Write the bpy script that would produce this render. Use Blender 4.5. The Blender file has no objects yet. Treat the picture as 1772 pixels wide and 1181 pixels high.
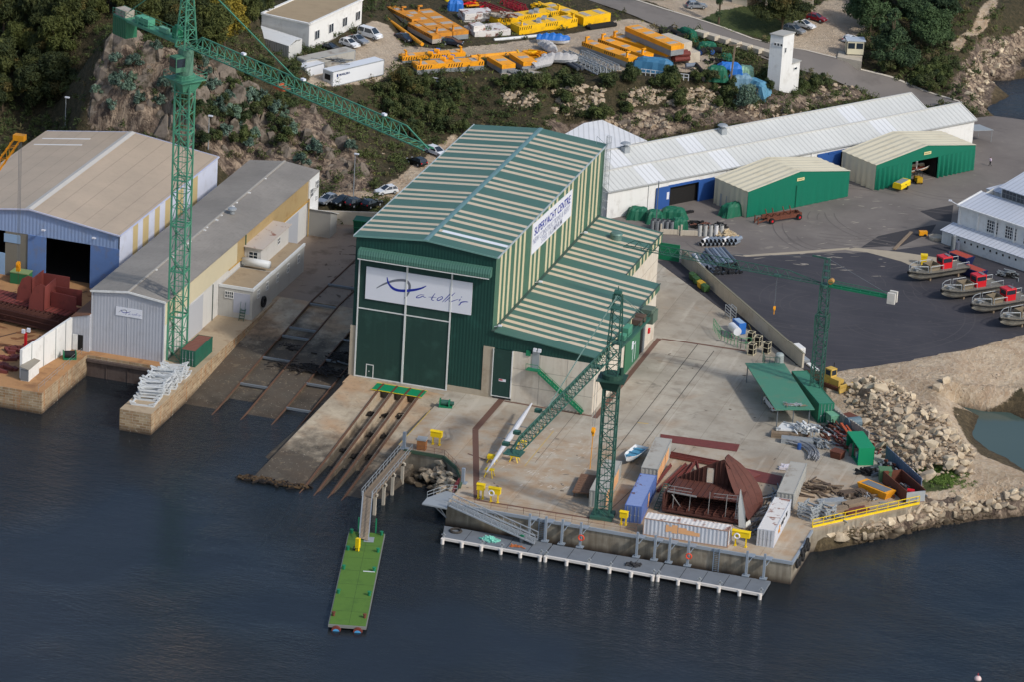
import bpy,math,random
import numpy as np
from mathutils import Vector,Matrix
from mathutils import geometry as mgeo
random.seed(7);rng=np.random.default_rng(7)
S=bpy.context.scene;COL=S.collection
R=math.radians
#  camera
CAM=Vector((183.9,-565.8,230.54));YAW=0.2734;PITCH=0.3596;ROLL=-0.0603;FPX=7247.7
_f=Vector((-math.sin(YAW),math.cos(YAW),0));_r=Vector((math.cos(YAW),math.sin(YAW),0));_z=Vector((0,0,1))
_d=_f*math.cos(PITCH)-_z*math.sin(PITCH);_u=_f*math.sin(PITCH)+_z*math.cos(PITCH)
_X=_r*math.cos(ROLL)-_u*math.sin(ROLL);_Y=_r*math.sin(ROLL)+_u*math.cos(ROLL)
cd=bpy.data.cameras.new('camera');cam=bpy.data.objects.new('camera',cd);COL.objects.link(cam)
m3=Matrix((_X,_Y,-_d)).transposed();cam.matrix_world=Matrix.Translation(CAM)@m3.to_4x4()
cd.sensor_width=36;cd.lens=FPX/1772*36;cd.clip_start=5;cd.clip_end=12000
S.camera=cam
#  light
SUN_DIR=Vector((0.80,-0.30,0.70)).normalized()
w=bpy.data.worlds.new('World');S.world=w;w.use_nodes=True
nt=w.node_tree;bg=nt.nodes['Background'];sk=nt.nodes.new('ShaderNodeTexSky')
sk.sky_type='NISHITA';sk.sun_disc=False
sk.sun_elevation=math.asin(SUN_DIR.z);sk.sun_rotation=math.atan2(SUN_DIR.x,SUN_DIR.y)
sk.air_density=1.0;sk.dust_density=2.0;sk.ozone_density=1.0
nt.links.new(sk.outputs[0],bg.inputs[0]);bg.inputs[1].default_value=0.15
sl=bpy.data.lights.new('sun','SUN');sl.energy=2.4;sl.angle=R(3.5);sl.color=(1.0,0.965,0.92)
so=bpy.data.objects.new('sun',sl);COL.objects.link(so);so.rotation_euler=SUN_DIR.to_track_quat('Z','Y').to_euler()
so.location=(200,-100,300)
S.view_settings.view_transform='Standard';S.view_settings.look='None';S.view_settings.gamma=1
S.view_settings.exposure=-0.03
S.render.engine='CYCLES';S.render.resolution_x=1024;S.render.resolution_y=683
try:
 S.cycles.max_bounces=5;S.cycles.transparent_max_bounces=8;S.cycles.diffuse_bounces=2;S.cycles.glossy_bounces=3
except Exception:pass
def ray(px,py):
 return(_d*FPX+_X*(px-886.0)+_Y*(590.5-py))
def G(px,py,z=0.0):
 d=ray(px,py);return CAM+d*((z-CAM.z)/d.z)
def YP(px,py,y=0.0):
 d=ray(px,py);return CAM+d*((y-CAM.y)/d.y)
def XP(px,py,x=0.0):
 d=ray(px,py);return CAM+d*((x-CAM.x)/d.x)
def PJ(p):
 q=Vector(p)-CAM;k=q.dot(_d);return 886+FPX*q.dot(_X)/k,590.5-FPX*q.dot(_Y)/k
def V(*a):return Vector(a)
#  objects
def tag(o,label=None,cat=None,group=None,kind=None):
 if label:o['label']=label
 if cat:o['category']=cat
 if group:o['group']=group
 if kind:o['kind']=kind
 return o
def thing(name,label,cat,loc=(0,0,0),rz=0.0,group=None):
 o=bpy.data.objects.new(name,None);COL.objects.link(o);o.empty_display_size=.5
 o.location=loc;o.rotation_euler=(0,0,rz);return tag(o,label,cat,group)
def copy_tree(o,parent=None):
 c=o.copy();COL.objects.link(c)
 if parent:c.parent=parent
 for ch in list(CH.get(o,[])):
  d=copy_tree(ch,c);CH.setdefault(c,[]).append(d)
 return c
CH={}
def dup(o,loc,rz=0.0,label=None,group=None,scale=None):
 c=copy_tree(o);c.location=loc;c.rotation_euler=(0,0,rz)
 if label:c['label']=label
 if group:c['group']=group
 if scale:c.scale=(scale,scale,scale)
 return c
def rootof(o):
 while o.parent:o=o.parent
 return o
class MB:
 def __init__(s):s.v=[];s.f=[];s.m=[]
 def add(s,vs,fs,m=0):
  b=len(s.v);s.v+=[tuple(p) for p in vs]
  s.f+=[tuple(i+b for i in f) for f in fs];s.m+=[m]*len(fs);return s
 def hexa(s,p,m=0):
  return s.add(p,[(3,2,1,0),(4,5,6,7),(0,1,5,4),(1,2,6,5),(2,3,7,6),(3,0,4,7)],m)
 def bb(s,x0,y0,z0,x1,y1,z1,m=0):
  return s.hexa([(x0,y0,z0),(x1,y0,z0),(x1,y1,z0),(x0,y1,z0),(x0,y0,z1),(x1,y0,z1),(x1,y1,z1),(x0,y1,z1)],m)
 def box(s,c,d,rz=0,m=0):
  cx,cy,cz=c;a,b,h=d[0]/2,d[1]/2,d[2]/2;co,si=math.cos(rz),math.sin(rz)
  P=[(cx+x*co-y*si,cy+x*si+y*co,cz+z) for z in(-h,h) for x,y in((-a,-b),(a,-b),(a,b),(-a,b))]
  return s.hexa(P,m)
 def beam(s,p,q,w=.1,h=None,m=0):
  p,q=Vector(p),Vector(q);h=h or w;d=(q-p)
  if d.length<1e-6:return s
  d.normalize();up=Vector((0,0,1)) if abs(d.z)<.95 else Vector((0,1,0))
  a=d.cross(up).normalized()*(w/2);b=a.cross(d).normalized()*(h/2)
  return s.hexa([p-a-b,p+a-b,q+a-b,q-a-b,p-a+b,p+a+b,q+a+b,q-a+b],m)
 def cyl(s,p,q,r,r2=None,n=10,m=0,caps=True):
  p,q=Vector(p),Vector(q);r2=r if r2 is None else r2;d=(q-p).normalized()
  up=Vector((0,0,1)) if abs(d.z)<.95 else Vector((1,0,0));a=d.cross(up).normalized();b=d.cross(a).normalized()
  vs=[]
  for c,rr in((p,r),(q,r2)):
   for i in range(n):
    t=2*math.pi*i/n;vs.append(c+a*(rr*math.cos(t))+b*(rr*math.sin(t)))
  fs=[(i,(i+1)%n,n+(i+1)%n,n+i) for i in range(n)]
  if caps:fs+=[tuple(range(n-1,-1,-1)),tuple(range(n,2*n))]
  return s.add(vs,fs,m)
 def tube(s,pts,r,n=6,m=0):
  for i in range(len(pts)-1):s.cyl(pts[i],pts[i+1],r,n=n,m=m)
  return s
 def prism(s,poly,z0,z1,m=0,mt=None):
  n=len(poly);A=sum(poly[i][0]*poly[(i+1)%n][1]-poly[(i+1)%n][0]*poly[i][1] for i in range(n))
  if A<0:poly=list(poly)[::-1]
  vs=[(p[0],p[1],z0) for p in poly]+[(p[0],p[1],z1) for p in poly]
  s.add(vs,[(i,(i+1)%n,n+(i+1)%n,n+i) for i in range(n)],m)
  tris=mgeo.tessellate_polygon([[Vector((p[0],p[1],0)) for p in poly]])
  up=[];
  for t in tris:
   a,b,c=[poly[i] for i in t]
   if(b[0]-a[0])*(c[1]-a[1])-(b[1]-a[1])*(c[0]-a[0])<0:t=(t[0],t[2],t[1])
   up.append(tuple(t))
  s.add([(p[0],p[1],z1) for p in poly],up,m if mt is None else mt)
  s.add([(p[0],p[1],z0) for p in poly],[t[::-1] for t in up],m)
  return s
 def slab(s,P,t,m=0):
  P=[Vector(p) for p in P];n=(P[1]-P[0]).cross(P[3]-P[0]).normalized()
  if n.z<0:P=P[::-1];n=-n
  lo=[p-n*t for p in P];return s.hexa(lo+P,m)
 def xs(s,prof,x0,x1,m=0,axis='x'):
  n=len(prof);A=sum(prof[i][0]*prof[(i+1)%n][1]-prof[(i+1)%n][0]*prof[i][1] for i in range(n))
  if A<0:prof=list(prof)[::-1]
  if axis=='x':vs=[(x0,a,b) for a,b in prof]+[(x1,a,b) for a,b in prof];fl=False
  else:vs=[(a,x0,b) for a,b in prof]+[(a,x1,b) for a,b in prof];fl=True
  fs=[(i,(i+1)%n,n+(i+1)%n,n+i) for i in range(n)]+[tuple(range(n-1,-1,-1)),tuple(range(n,2*n))]
  if fl:fs=[f[::-1] for f in fs]
  return s.add(vs,fs,m)
 def lathe(s,prof,c=(0,0,0),n=12,m=0):
  cx,cy,cz=c;vs=[];fs=[]
  for r,z in prof:vs+=[(cx+r*math.cos(2*math.pi*i/n),cy+r*math.sin(2*math.pi*i/n),cz+z) for i in range(n)]
  for k in range(len(prof)-1):
   for i in range(n):fs.append((k*n+i,k*n+(i+1)%n,(k+1)*n+(i+1)%n,(k+1)*n+i))
  fs+=[tuple(range(n-1,-1,-1)),tuple(range((len(prof)-1)*n,len(prof)*n))]
  return s.add(vs,fs,m)
 def torus(s,c,R0,r,nx=14,ny=6,m=0,axis=2):
  vs=[];fs=[]
  for i in range(nx):
   for j in range(ny):
    a=2*math.pi*i/nx;b=2*math.pi*j/ny;rr=R0+r*math.cos(b)
    q=[rr*math.cos(a),rr*math.sin(a),r*math.sin(b)]
    if axis==0:q=[q[2],q[0],q[1]]
    elif axis==1:q=[q[0],q[2],q[1]]
    vs.append((c[0]+q[0],c[1]+q[1],c[2]+q[2]))
  for i in range(nx):
   for j in range(ny):fs.append((i*ny+j,((i+1)%nx)*ny+j,((i+1)%nx)*ny+(j+1)%ny,i*ny+(j+1)%ny))
  return s.add(vs,fs,m)
 def build(s,name,mats,parent=None,world=False,smooth=False,loc=None,rz=0,label=None):
  if not isinstance(mats,(list,tuple)):mats=[mats]
  v=s.v
  if parent is not None and world:
   rt=rootof(parent);co,si=math.cos(-rt.rotation_euler.z),math.sin(-rt.rotation_euler.z);L=rt.location
   v=[((x-L.x)*co-(y-L.y)*si,(x-L.x)*si+(y-L.y)*co,z-L.z) for x,y,z in v]
  me=bpy.data.meshes.new(name);me.from_pydata([tuple(p) for p in v],[],s.f);
  for m in mats:me.materials.append(m)
  if len(mats)>1:me.polygons.foreach_set('material_index',s.m)
  if smooth:me.polygons.foreach_set('use_smooth',[True]*len(me.polygons))
  me.update();o=bpy.data.objects.new(name,me);COL.objects.link(o)
  if parent is not None:o.parent=parent;CH.setdefault(parent,[]).append(o)
  if loc is not None:o.location=loc
  if rz:o.rotation_euler=(0,0,rz)
  if label:o['label']=label
  return o
def recentre(o):
 me=o.data;n=len(me.vertices);a=np.empty(n*3,'f');me.vertices.foreach_get('co',a);a=a.reshape(-1,3)
 c=np.array([a[:,0].mean(),a[:,1].mean(),a[:,2].min()]);a-=c;me.vertices.foreach_set('co',a.ravel());me.update()
 o.location=Vector(o.location)+Vector(c.tolist());return o
def each(name,m,par,L,world=True):
 for b in L:mb=MB();mb.bb(*b);mb.build(name,m,par,world=world)
def struct(name,mb,mats,**k):return tag(mb.build(name,mats,**k),kind='structure')
def one(name,mb,mats,label,cat,group=None,**k):return recentre(tag(mb.build(name,mats,**k),label,cat,group))
#  materials
def sr(r,g,b):
 f=lambda c:(c/255/12.92 if c/255<=.04045 else((c/255+.055)/1.055)**2.4)
 return(f(r),f(g),f(b),1)
class N:
 def __init__(s,name):
  s.m=bpy.data.materials.new(name);s.m.use_nodes=True;s.t=s.m.node_tree;s.t.nodes.clear()
  s.out=s.t.nodes.new('ShaderNodeOutputMaterial');s.b=s.t.nodes.new('ShaderNodeBsdfPrincipled')
  s.t.links.new(s.b.outputs[0],s.out.inputs[0]);s.tc=s.t.nodes.new('ShaderNodeTexCoord')
 def n(s,k,**kw):
  x=s.t.nodes.new('ShaderNode'+k)
  for a,b in kw.items():setattr(x,a,b)
  return x
 def l(s,a,b):s.t.links.new(a,b)
 def val(s,x,inp):
  if isinstance(x,(int,float,tuple)):inp.default_value=x
  else:s.l(x,inp)
 def obj(s,scale=(1,1,1),gen='Object',rz=0):
  mp=s.n('Mapping');mp.inputs['Scale'].default_value=scale;mp.inputs['Rotation'].default_value=(0,0,rz)
  s.l(s.tc.outputs[gen],mp.inputs[0]);return mp.outputs[0]
 def noise(s,scale=1,detail=3,rough=.55,vec=None,dist=0):
  x=s.n('TexNoise');x.inputs['Scale'].default_value=scale;x.inputs['Detail'].default_value=detail
  x.inputs['Roughness'].default_value=rough;x.inputs['Distortion'].default_value=dist
  s.l(vec if vec is not None else s.tc.outputs['Object'],x.inputs['Vector']);return x.outputs['Fac']
 def ramp(s,f,a,b,va=0.,vb=1.):
  x=s.n('MapRange');s.val(f,x.inputs[0]);x.inputs[1].default_value=a;x.inputs[2].default_value=b
  x.inputs[3].default_value=va;x.inputs[4].default_value=vb;return x.outputs[0]
 def math(s,op,a,b=0.,c=0.):
  x=s.n('Math',operation=op);s.val(a,x.inputs[0]);s.val(b,x.inputs[1]);s.val(c,x.inputs[2]);return x.outputs[0]
 def mix(s,f,a,b,mode='MIX'):
  x=s.n('Mix',data_type='RGBA',blend_type=mode);s.val(f,x.inputs[0]);s.val(a,x.inputs[6]);s.val(b,x.inputs[7]);return x.outputs[2]
 def xyz(s,vec=None):
  x=s.n('SeparateXYZ');s.l(vec if vec is not None else s.tc.outputs['Object'],x.inputs[0]);return x.outputs
 def bump(s,h,dist=.1,st=1.):
  x=s.n('Bump');x.inputs['Strength'].default_value=st;x.inputs['Distance'].default_value=dist;s.l(h,x.inputs['Height']);s.l(x.outputs[0],s.b.inputs['Normal'])
 def fin(s,col,rough=.7,metal=0.,spec=.4):
  s.val(col,s.b.inputs['Base Color']);s.val(rough,s.b.inputs['Roughness']);s.b.inputs['Metallic'].default_value=metal
  s.b.inputs['Specular IOR Level'].default_value=spec;return s.m
 def random(s):return s.n('ObjectInfo').outputs['Random']
_mc={}
def paint(name,col,var=.12,rough=.55,metal=0.,sc=.8,dirt=None,damt=.5,dsc=.6,dth=(.52,.68),corr=None,spec=.4,rnd=0,streak=0):
 """plain painted / raw surface with mottling, dirt patches, optional corrugation (axis, period, depth)"""
 if name in _mc:return _mc[name]
 x=N(name);v=x.noise(sc,5);fine=x.noise(sc*9,3)
 k=x.math('MULTIPLY_ADD',x.math('MULTIPLY_ADD',v,.65,x.math('MULTIPLY',fine,.35)),2*var,1-var)
 if rnd:k=x.math('MULTIPLY',k,x.ramp(x.random(),0,1,1-rnd,1+rnd))
 cc=x.n('CombineColor')
 for i in range(3):x.l(k,cc.inputs[i])
 c=x.mix(1.,col,cc.outputs[0],'MULTIPLY')
 if dirt:
  d=x.ramp(x.noise(dsc,6,.65),dth[0],dth[1],0,damt);c=x.mix(d,c,dirt)
 if streak:
  q=x.noise(1,3,.6,vec=x.obj((2.2,2.2,.12)));c=x.mix(x.ramp(q,.5,.72,0,streak),c,dirt or(.12,.09,.06,1))
 if corr:
  ax,per,dep=corr;co=x.xyz()['XYZ'.index(ax)]
  h=x.math('SINE',x.math('MULTIPLY',co,2*math.pi/per));x.bump(h,dep)
 elif var>.05:x.bump(fine,.02,.5)
 _mc[name]=x.fin(c,rough,metal,spec);return _mc[name]
RUST=sr(96,58,38)
P=paint
m_white=P('white_render',sr(222,222,218),.06,.7,dirt=sr(170,165,155),damt=.35,streak=.12)
m_whitem=P('white_metal',sr(215,217,215),.05,.5,dirt=sr(160,155,145),damt=.2)
m_cream=P('cream_sheet',sr(206,196,166),.08,.6)
m_galv=P('galvanised_steel',sr(165,170,172),.12,.5,.35)
m_galvd=P('dull_galvanised',sr(120,126,130),.15,.6,.2)
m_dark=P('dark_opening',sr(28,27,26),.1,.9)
m_black=P('black_rubber',sr(24,24,25),.1,.7)
m_glass=P('window_glass',sr(40,50,60),.1,.15,spec=.6)
m_rust=P('rusty_steel',sr(104,60,44),.3,.8,dirt=sr(60,38,30),damt=.6,dsc=1.5)
m_primer=P('red_primer_plate',sr(112,56,50),.18,.7,dirt=sr(80,45,40),damt=.5,dsc=1)
m_dgreen=P('dark_green_sheet',sr(20,62,54),.07,.6,corr=('X',.5,.012),dirt=sr(34,84,74),damt=.5,dsc=.3)
m_dgreenp=P('dark_green_panel',sr(30,60,53),.1,.7,dirt=sr(52,88,78),damt=.5,dsc=.25,dth=(.55,.7),streak=.15)
m_green=P('green_paint',sr(24,120,82),.12,.5,dirt=sr(20,80,60),damt=.4)
m_crgreen=P('crane_green_bright',sr(78,142,114),.15,.6,dirt=sr(70,100,80),damt=.5)
m_crgreen2=P('crane_green_dark',sr(50,92,80),.2,.6,dirt=sr(66,66,56),damt=.5)
m_yel=P('yellow_paint',sr(235,200,20),.08,.5,dirt=sr(150,120,40),damt=.3)
m_orange=P('orange_paint',sr(240,160,20),.1,.5,dirt=sr(150,100,50),damt=.4,rnd=.08)
m_oconc=P('grey_steel',sr(135,140,142),.1,.6,dirt=sr(110,95,75),damt=.4)
m_red=P('red_paint',sr(200,30,40),.1,.4)
m_blue=P('blue_paint',sr(44,84,148),.1,.5)
m_wood=P('weathered_wood',sr(135,118,98),.25,.85,sc=2)
m_conc=P('concrete_wall',sr(190,180,162),.1,.85,dirt=sr(135,120,100),damt=.5,dsc=.35,streak=.25)
m_concd=P('stained_concrete',sr(150,140,122),.18,.9,dirt=sr(84,72,58),damt=.7,dsc=.4,streak=.4)
m_tarpb=P('blue_tarpaulin',sr(40,110,190),.15,.5)
m_tarpg=P('green_tarpaulin',sr(20,95,70),.2,.6,sc=1.5)
m_pvc=P('grey_plastic_pipe',sr(120,130,142),.1,.35,rnd=.25)
m_pipeh=P('pipe_bore',sr(25,27,32),.1,.8)
m_bark=P('tree_bark',sr(90,75,60),.3,.9,sc=3)
m_asph_s=P('road_asphalt',sr(118,112,106),.1,.9,dirt=sr(90,85,80),damt=.5,dsc=.15)
STR=[2.9,5.1,7.4,10.4,12.7,15.0,19.3,21.5,23.8,28.2,30.3,32.6,36.9,39.2,41.3,44.9,47.0,49.1,52.5,54.7,57.0]
def stripes(name,g,cr,wall=False):
 x=N(name);s=x.xyz();y=s[1]
 per=[10.4-2.9]
 tot=None
 for c in STR:
  d=x.math('COMPARE',y,c,.52);tot=d if tot is None else x.math('MAXIMUM',tot,d)
 if wall:tot=x.math('MULTIPLY',tot,1.)
 nz=x.noise(.25,5);f=x.noise(1,3,vec=x.obj((.15,3.5,.15)))
 gg=x.mix(x.ramp(nz,.3,.7),g,(g[0]*1.15+.012,g[1]*1.02+.008,g[2]*1.02+.01,1))
 gg=x.mix(x.ramp(f,.35,.7,0,.22),gg,(g[0]*.72,g[1]*.78,g[2]*.78,1))
 cr2=x.mix(x.ramp(x.noise(.5,4),.35,.7,0,.35),cr,(cr[0]*.82,cr[1]*.78,cr[2]*.74,1))
 c=x.mix(tot,gg,cr2)
 h=x.math('SINE',x.math('MULTIPLY',y,2*math.pi/.36));x.bump(h,.012)
 return x.fin(c,.45,0,.35)
m_striper=stripes('striped_roof_sheet',sr(66,106,94),sr(204,188,162))
m_stripew=stripes('striped_wall_sheet',sr(64,104,84),sr(205,195,160),True)
def mat_deck():
 x=N('yard_concrete');o=x.tc.outputs['Object']
 br=x.n('TexBrick');br.offset=0.0;br.inputs['Scale'].default_value=1;br.inputs['Mortar Size'].default_value=.045
 br.inputs['Mortar Smooth'].default_value=.1;br.inputs['Brick Width'].default_value=6.2;br.inputs['Row Height'].default_value=12.4
 br.inputs['Color1'].default_value=(1,1,1,1);br.inputs['Color2'].default_value=(.86,.86,.86,1);br.inputs['Mortar'].default_value=(.5,.47,.42,1)
 br.inputs['Bias'].default_value=0;x.l(x.obj(rz=0),br.inputs[0])
 a=x.noise(.07,6,.6);b=x.noise(.35,6,.65);c=x.noise(2.2,4,.7);st=x.noise(1,5,.6,vec=x.obj((.5,.045,1),rz=-.35))
 col=x.mix(x.ramp(a,.36,.62),sr(148,140,126),sr(182,174,158))
 col=x.mix(x.ramp(b,.48,.72,0,.55),col,sr(128,114,96))
 col=x.mix(x.ramp(x.noise(.11,4,.6,dist=.5),.58,.72,0,.32),col,sr(166,134,100))
 s=x.xyz();fr=x.ramp(s[1],-14,-3,1,0);fl=x.ramp(s[0],22,58,1,.6)
 col=x.mix(x.math('MULTIPLY',x.math('MULTIPLY',fr,.55),x.ramp(b,.3,.62)),col,sr(176,140,100))
 col=x.mix(x.ramp(st,.58,.74,0,.5),col,sr(205,196,180))
 col=x.mix(x.ramp(x.noise(.2,5,.6,dist=1.2),.62,.72,0,.6),col,sr(96,88,78))
 col=x.mix(x.ramp(c,.66,.74,0,.6),col,sr(208,200,188))
 col=x.mix(x.ramp(x.noise(1.1,3),.7,.76,0,.7),col,sr(92,76,62))
 col=x.mix(.55,col,br.outputs[0],'MULTIPLY');x.bump(c,.03,.5)
 return x.fin(col,.85)
m_deck=mat_deck()
def mat_slip(name='slipway_concrete',zt=-1.1,dark=1.0):
 x=N(name);s=x.xyz();a=x.noise(.3,6,.65);b=x.noise(1.6,5,.6);t=x.noise(.12,4)
 col=x.mix(x.ramp(a,.35,.65),sr(150,136,116),sr(186,172,148))
 col=x.mix(x.ramp(t,.45,.6,0,.6*dark),col,sr(178,138,98))
 col=x.mix(x.ramp(b,.55,.72,0,.5),col,sr(112,98,80))
 z=x.math('ADD',s[2],x.math('MULTIPLY',x.math('SUBTRACT',a,.5),2.2))
 col=x.mix(x.ramp(z,zt-1.1,zt-.2,.9,0),col,sr(64,58,50))
 col=x.mix(x.ramp(z,-4.2,-2.9,.95,0),col,sr(40,34,26))
 col=x.mix(x.ramp(x.noise(.8,6,.7,dist=.6),.56,.68,0,.5),col,sr(138,122,98));col=x.mix(x.ramp(x.noise(3.5,3),.66,.72,0,.6),col,sr(196,186,166))
 x.bump(b,.05,.6);return x.fin(col,.8)
m_slip=mat_slip(zt=-1.3);m_slipw=mat_slip('old_slipway_concrete',-.4)
def mat_asph():
 x=N('dark_asphalt');s=x.xyz();a=x.noise(.09,5,.6);b=x.noise(.6,5,.65);c=x.noise(6,2)
 w=x.n('TexWave',wave_type='RINGS');w.inputs['Scale'].default_value=.11;w.inputs['Distortion'].default_value=9;w.inputs['Detail'].default_value=3;w.inputs['Detail Scale'].default_value=.5
 x.l(x.obj((1,1,1)),w.inputs[0])
 col=x.mix(x.ramp(a,.35,.65),sr(56,55,60),sr(68,66,70));col=x.mix(x.ramp(w.outputs[1],.93,1,0,.05),col,sr(128,120,112))
 col=x.mix(x.ramp(b,.6,.76,0,.35),col,sr(112,104,98));x.bump(c,.02,.6);return x.fin(col,.85)
def mat_asph2():
 x=N('worn_asphalt');a=x.noise(.1,6,.6);b=x.noise(.5,6,.7);c=x.noise(6,2)
 w=x.n('TexWave',wave_type='RINGS');w.inputs['Scale'].default_value=.07;w.inputs['Distortion'].default_value=12;w.inputs['Detail'].default_value=2;x.l(x.obj(),w.inputs[0])
 col=x.mix(x.ramp(a,.35,.65),sr(106,99,94),sr(124,117,110));col=x.mix(x.ramp(b,.58,.75,0,.5),col,sr(150,142,130))
 col=x.mix(x.ramp(w.outputs[1],.92,1,0,.08),col,sr(84,79,76));x.bump(c,.02,.6);return x.fin(col,.9)
m_asph=mat_asph();m_asph2=mat_asph2()
def mat_stone():
 x=N('granite_masonry');s=x.xyz();u=x.math('ADD',s[0],s[1]);cb=x.n('CombineXYZ');x.l(u,cb.inputs[0]);x.l(s[2],cb.inputs[1])
 br=x.n('TexBrick');x.l(cb.outputs[0],br.inputs[0]);br.inputs['Scale'].default_value=1;br.inputs['Brick Width'].default_value=1.1;br.inputs['Row Height'].default_value=.42
 br.inputs['Mortar Size'].default_value=.035;br.inputs['Color1'].default_value=sr(186,164,130);br.inputs['Color2'].default_value=sr(150,124,92);br.inputs['Mortar'].default_value=sr(200,188,168)
 a=x.noise(.5,5,.6);st=x.noise(1,4,vec=x.obj((1.6,1.6,.1)))
 c=x.mix(x.ramp(a,.35,.7,0,.6),br.outputs[0],sr(126,100,70));c=x.mix(x.ramp(st,.54,.66,0,.6),c,sr(172,108,48))
 z=x.math('ADD',s[2],x.math('MULTIPLY',x.math('SUBTRACT',a,.5),1.2))
 c=x.mix(x.ramp(z,-3.3,-2.3,.9,0),c,sr(58,44,34));c=x.mix(x.ramp(x.noise(2,4),.62,.7,0,.6),c,sr(206,196,176))
 x.bump(br.outputs[1],-.06);return x.fin(c,.85)
m_stone=mat_stone()
def mat_quay():
 x=N('quay_wall_concrete');s=x.xyz();a=x.noise(.5,5,.6);st=x.noise(1,4,vec=x.obj((1.2,1.2,.12)))
 c=x.mix(x.ramp(a,.35,.65),sr(150,142,126),sr(122,112,96));c=x.mix(x.ramp(st,.5,.65,0,.6),c,sr(98,88,74));c=x.mix(x.ramp(st,.3,.42,.5,0),c,sr(188,180,164))
 z=x.math('ADD',s[2],x.math('MULTIPLY',x.math('SUBTRACT',a,.5),.9));c=x.mix(x.ramp(z,-3.3,-2.4,.92,0),c,sr(58,46,36));c=x.mix(x.ramp(z,-.5,.1,0,.45),c,sr(170,146,110))
 x.bump(a,.04);return x.fin(c,.85)
m_quay=mat_quay()
def mat_roof(name,c1,c2,axis_rz,seam,panel=None,dark=.4,fib=False,lights=None):
 x=N(name);v=x.obj((1,1,1),rz=axis_rz);s=x.xyz(v);u=s[0]
 a=x.noise(.12,5,.6);b=x.noise(1.4,5,.65);c=x.mix(x.ramp(a,.35,.65),c1,c2);c=x.mix(x.ramp(b,.5,.8,0,dark),c,(c1[0]*.7,c1[1]*.68,c1[2]*.66,1))
 f=x.math('FRACT',x.math('MULTIPLY',u,1/seam));e=x.math('LESS_THAN',f,.2 if seam!=3.0 else .03)
 pn=x.n('TexWhiteNoise',noise_dimensions='1D');x.l(x.math('FLOOR',x.math('MULTIPLY',u,1/(panel or 5))),pn.inputs['W'])
 if panel:c=x.mix(x.ramp(pn.outputs[0],.0,1,0,.28),c,(c1[0]*.78,c1[1]*.79,c1[2]*.78,1))
 if lights:c=x.mix(x.math('GREATER_THAN',pn.outputs[0],.86),c,lights)
 if not fib:c=x.mix(x.math('MULTIPLY',e,.38),c,(c1[0]*.5,c1[1]*.5,c1[2]*.48,1));x.bump(e,.06)
 else:x.bump(x.math('SINE',x.math('MULTIPLY',u,2*math.pi/.5)),.006)
 return x.fin(c,.55)
def mat_leaf(name,c1,c2,dry=None):
 x=N(name);at=x.n('Attribute');at.attribute_name='tint';s=x.n('SeparateColor');x.l(at.outputs[0],s.inputs[0])
 c=x.mix(s.outputs[0],c1,c2)
 if dry:c=x.mix(x.ramp(s.outputs[1],.88,.94,0,.7),c,dry)
 c=x.mix(x.ramp(x.random(),0,.5,.5,0),c,(c1[0]*.7,c1[1]*.75,c1[2]*.8,1));c=x.mix(x.ramp(x.random(),.5,1,0,.45),c,(c2[0]*1.1,c2[1]*1.15,c2[2]*.9,1))
 x.b.inputs['Subsurface Weight'].default_value=0
 return x.fin(c,.75,0,.2)
m_scrub=mat_leaf('scrub_leaves',sr(46,60,36),sr(86,94,54),sr(112,92,72))
m_oak=mat_leaf('oak_leaves',sr(44,54,32),sr(84,88,46),sr(108,92,50))
m_pine=mat_leaf('conifer_needles',sr(34,50,34),sr(78,98,66))
m_euc=mat_leaf('eucalyptus_leaves',sr(58,76,64),sr(112,134,118))
m_grassl=mat_leaf('grass_blades',sr(70,84,40),sr(112,120,62),sr(140,126,80))
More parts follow.
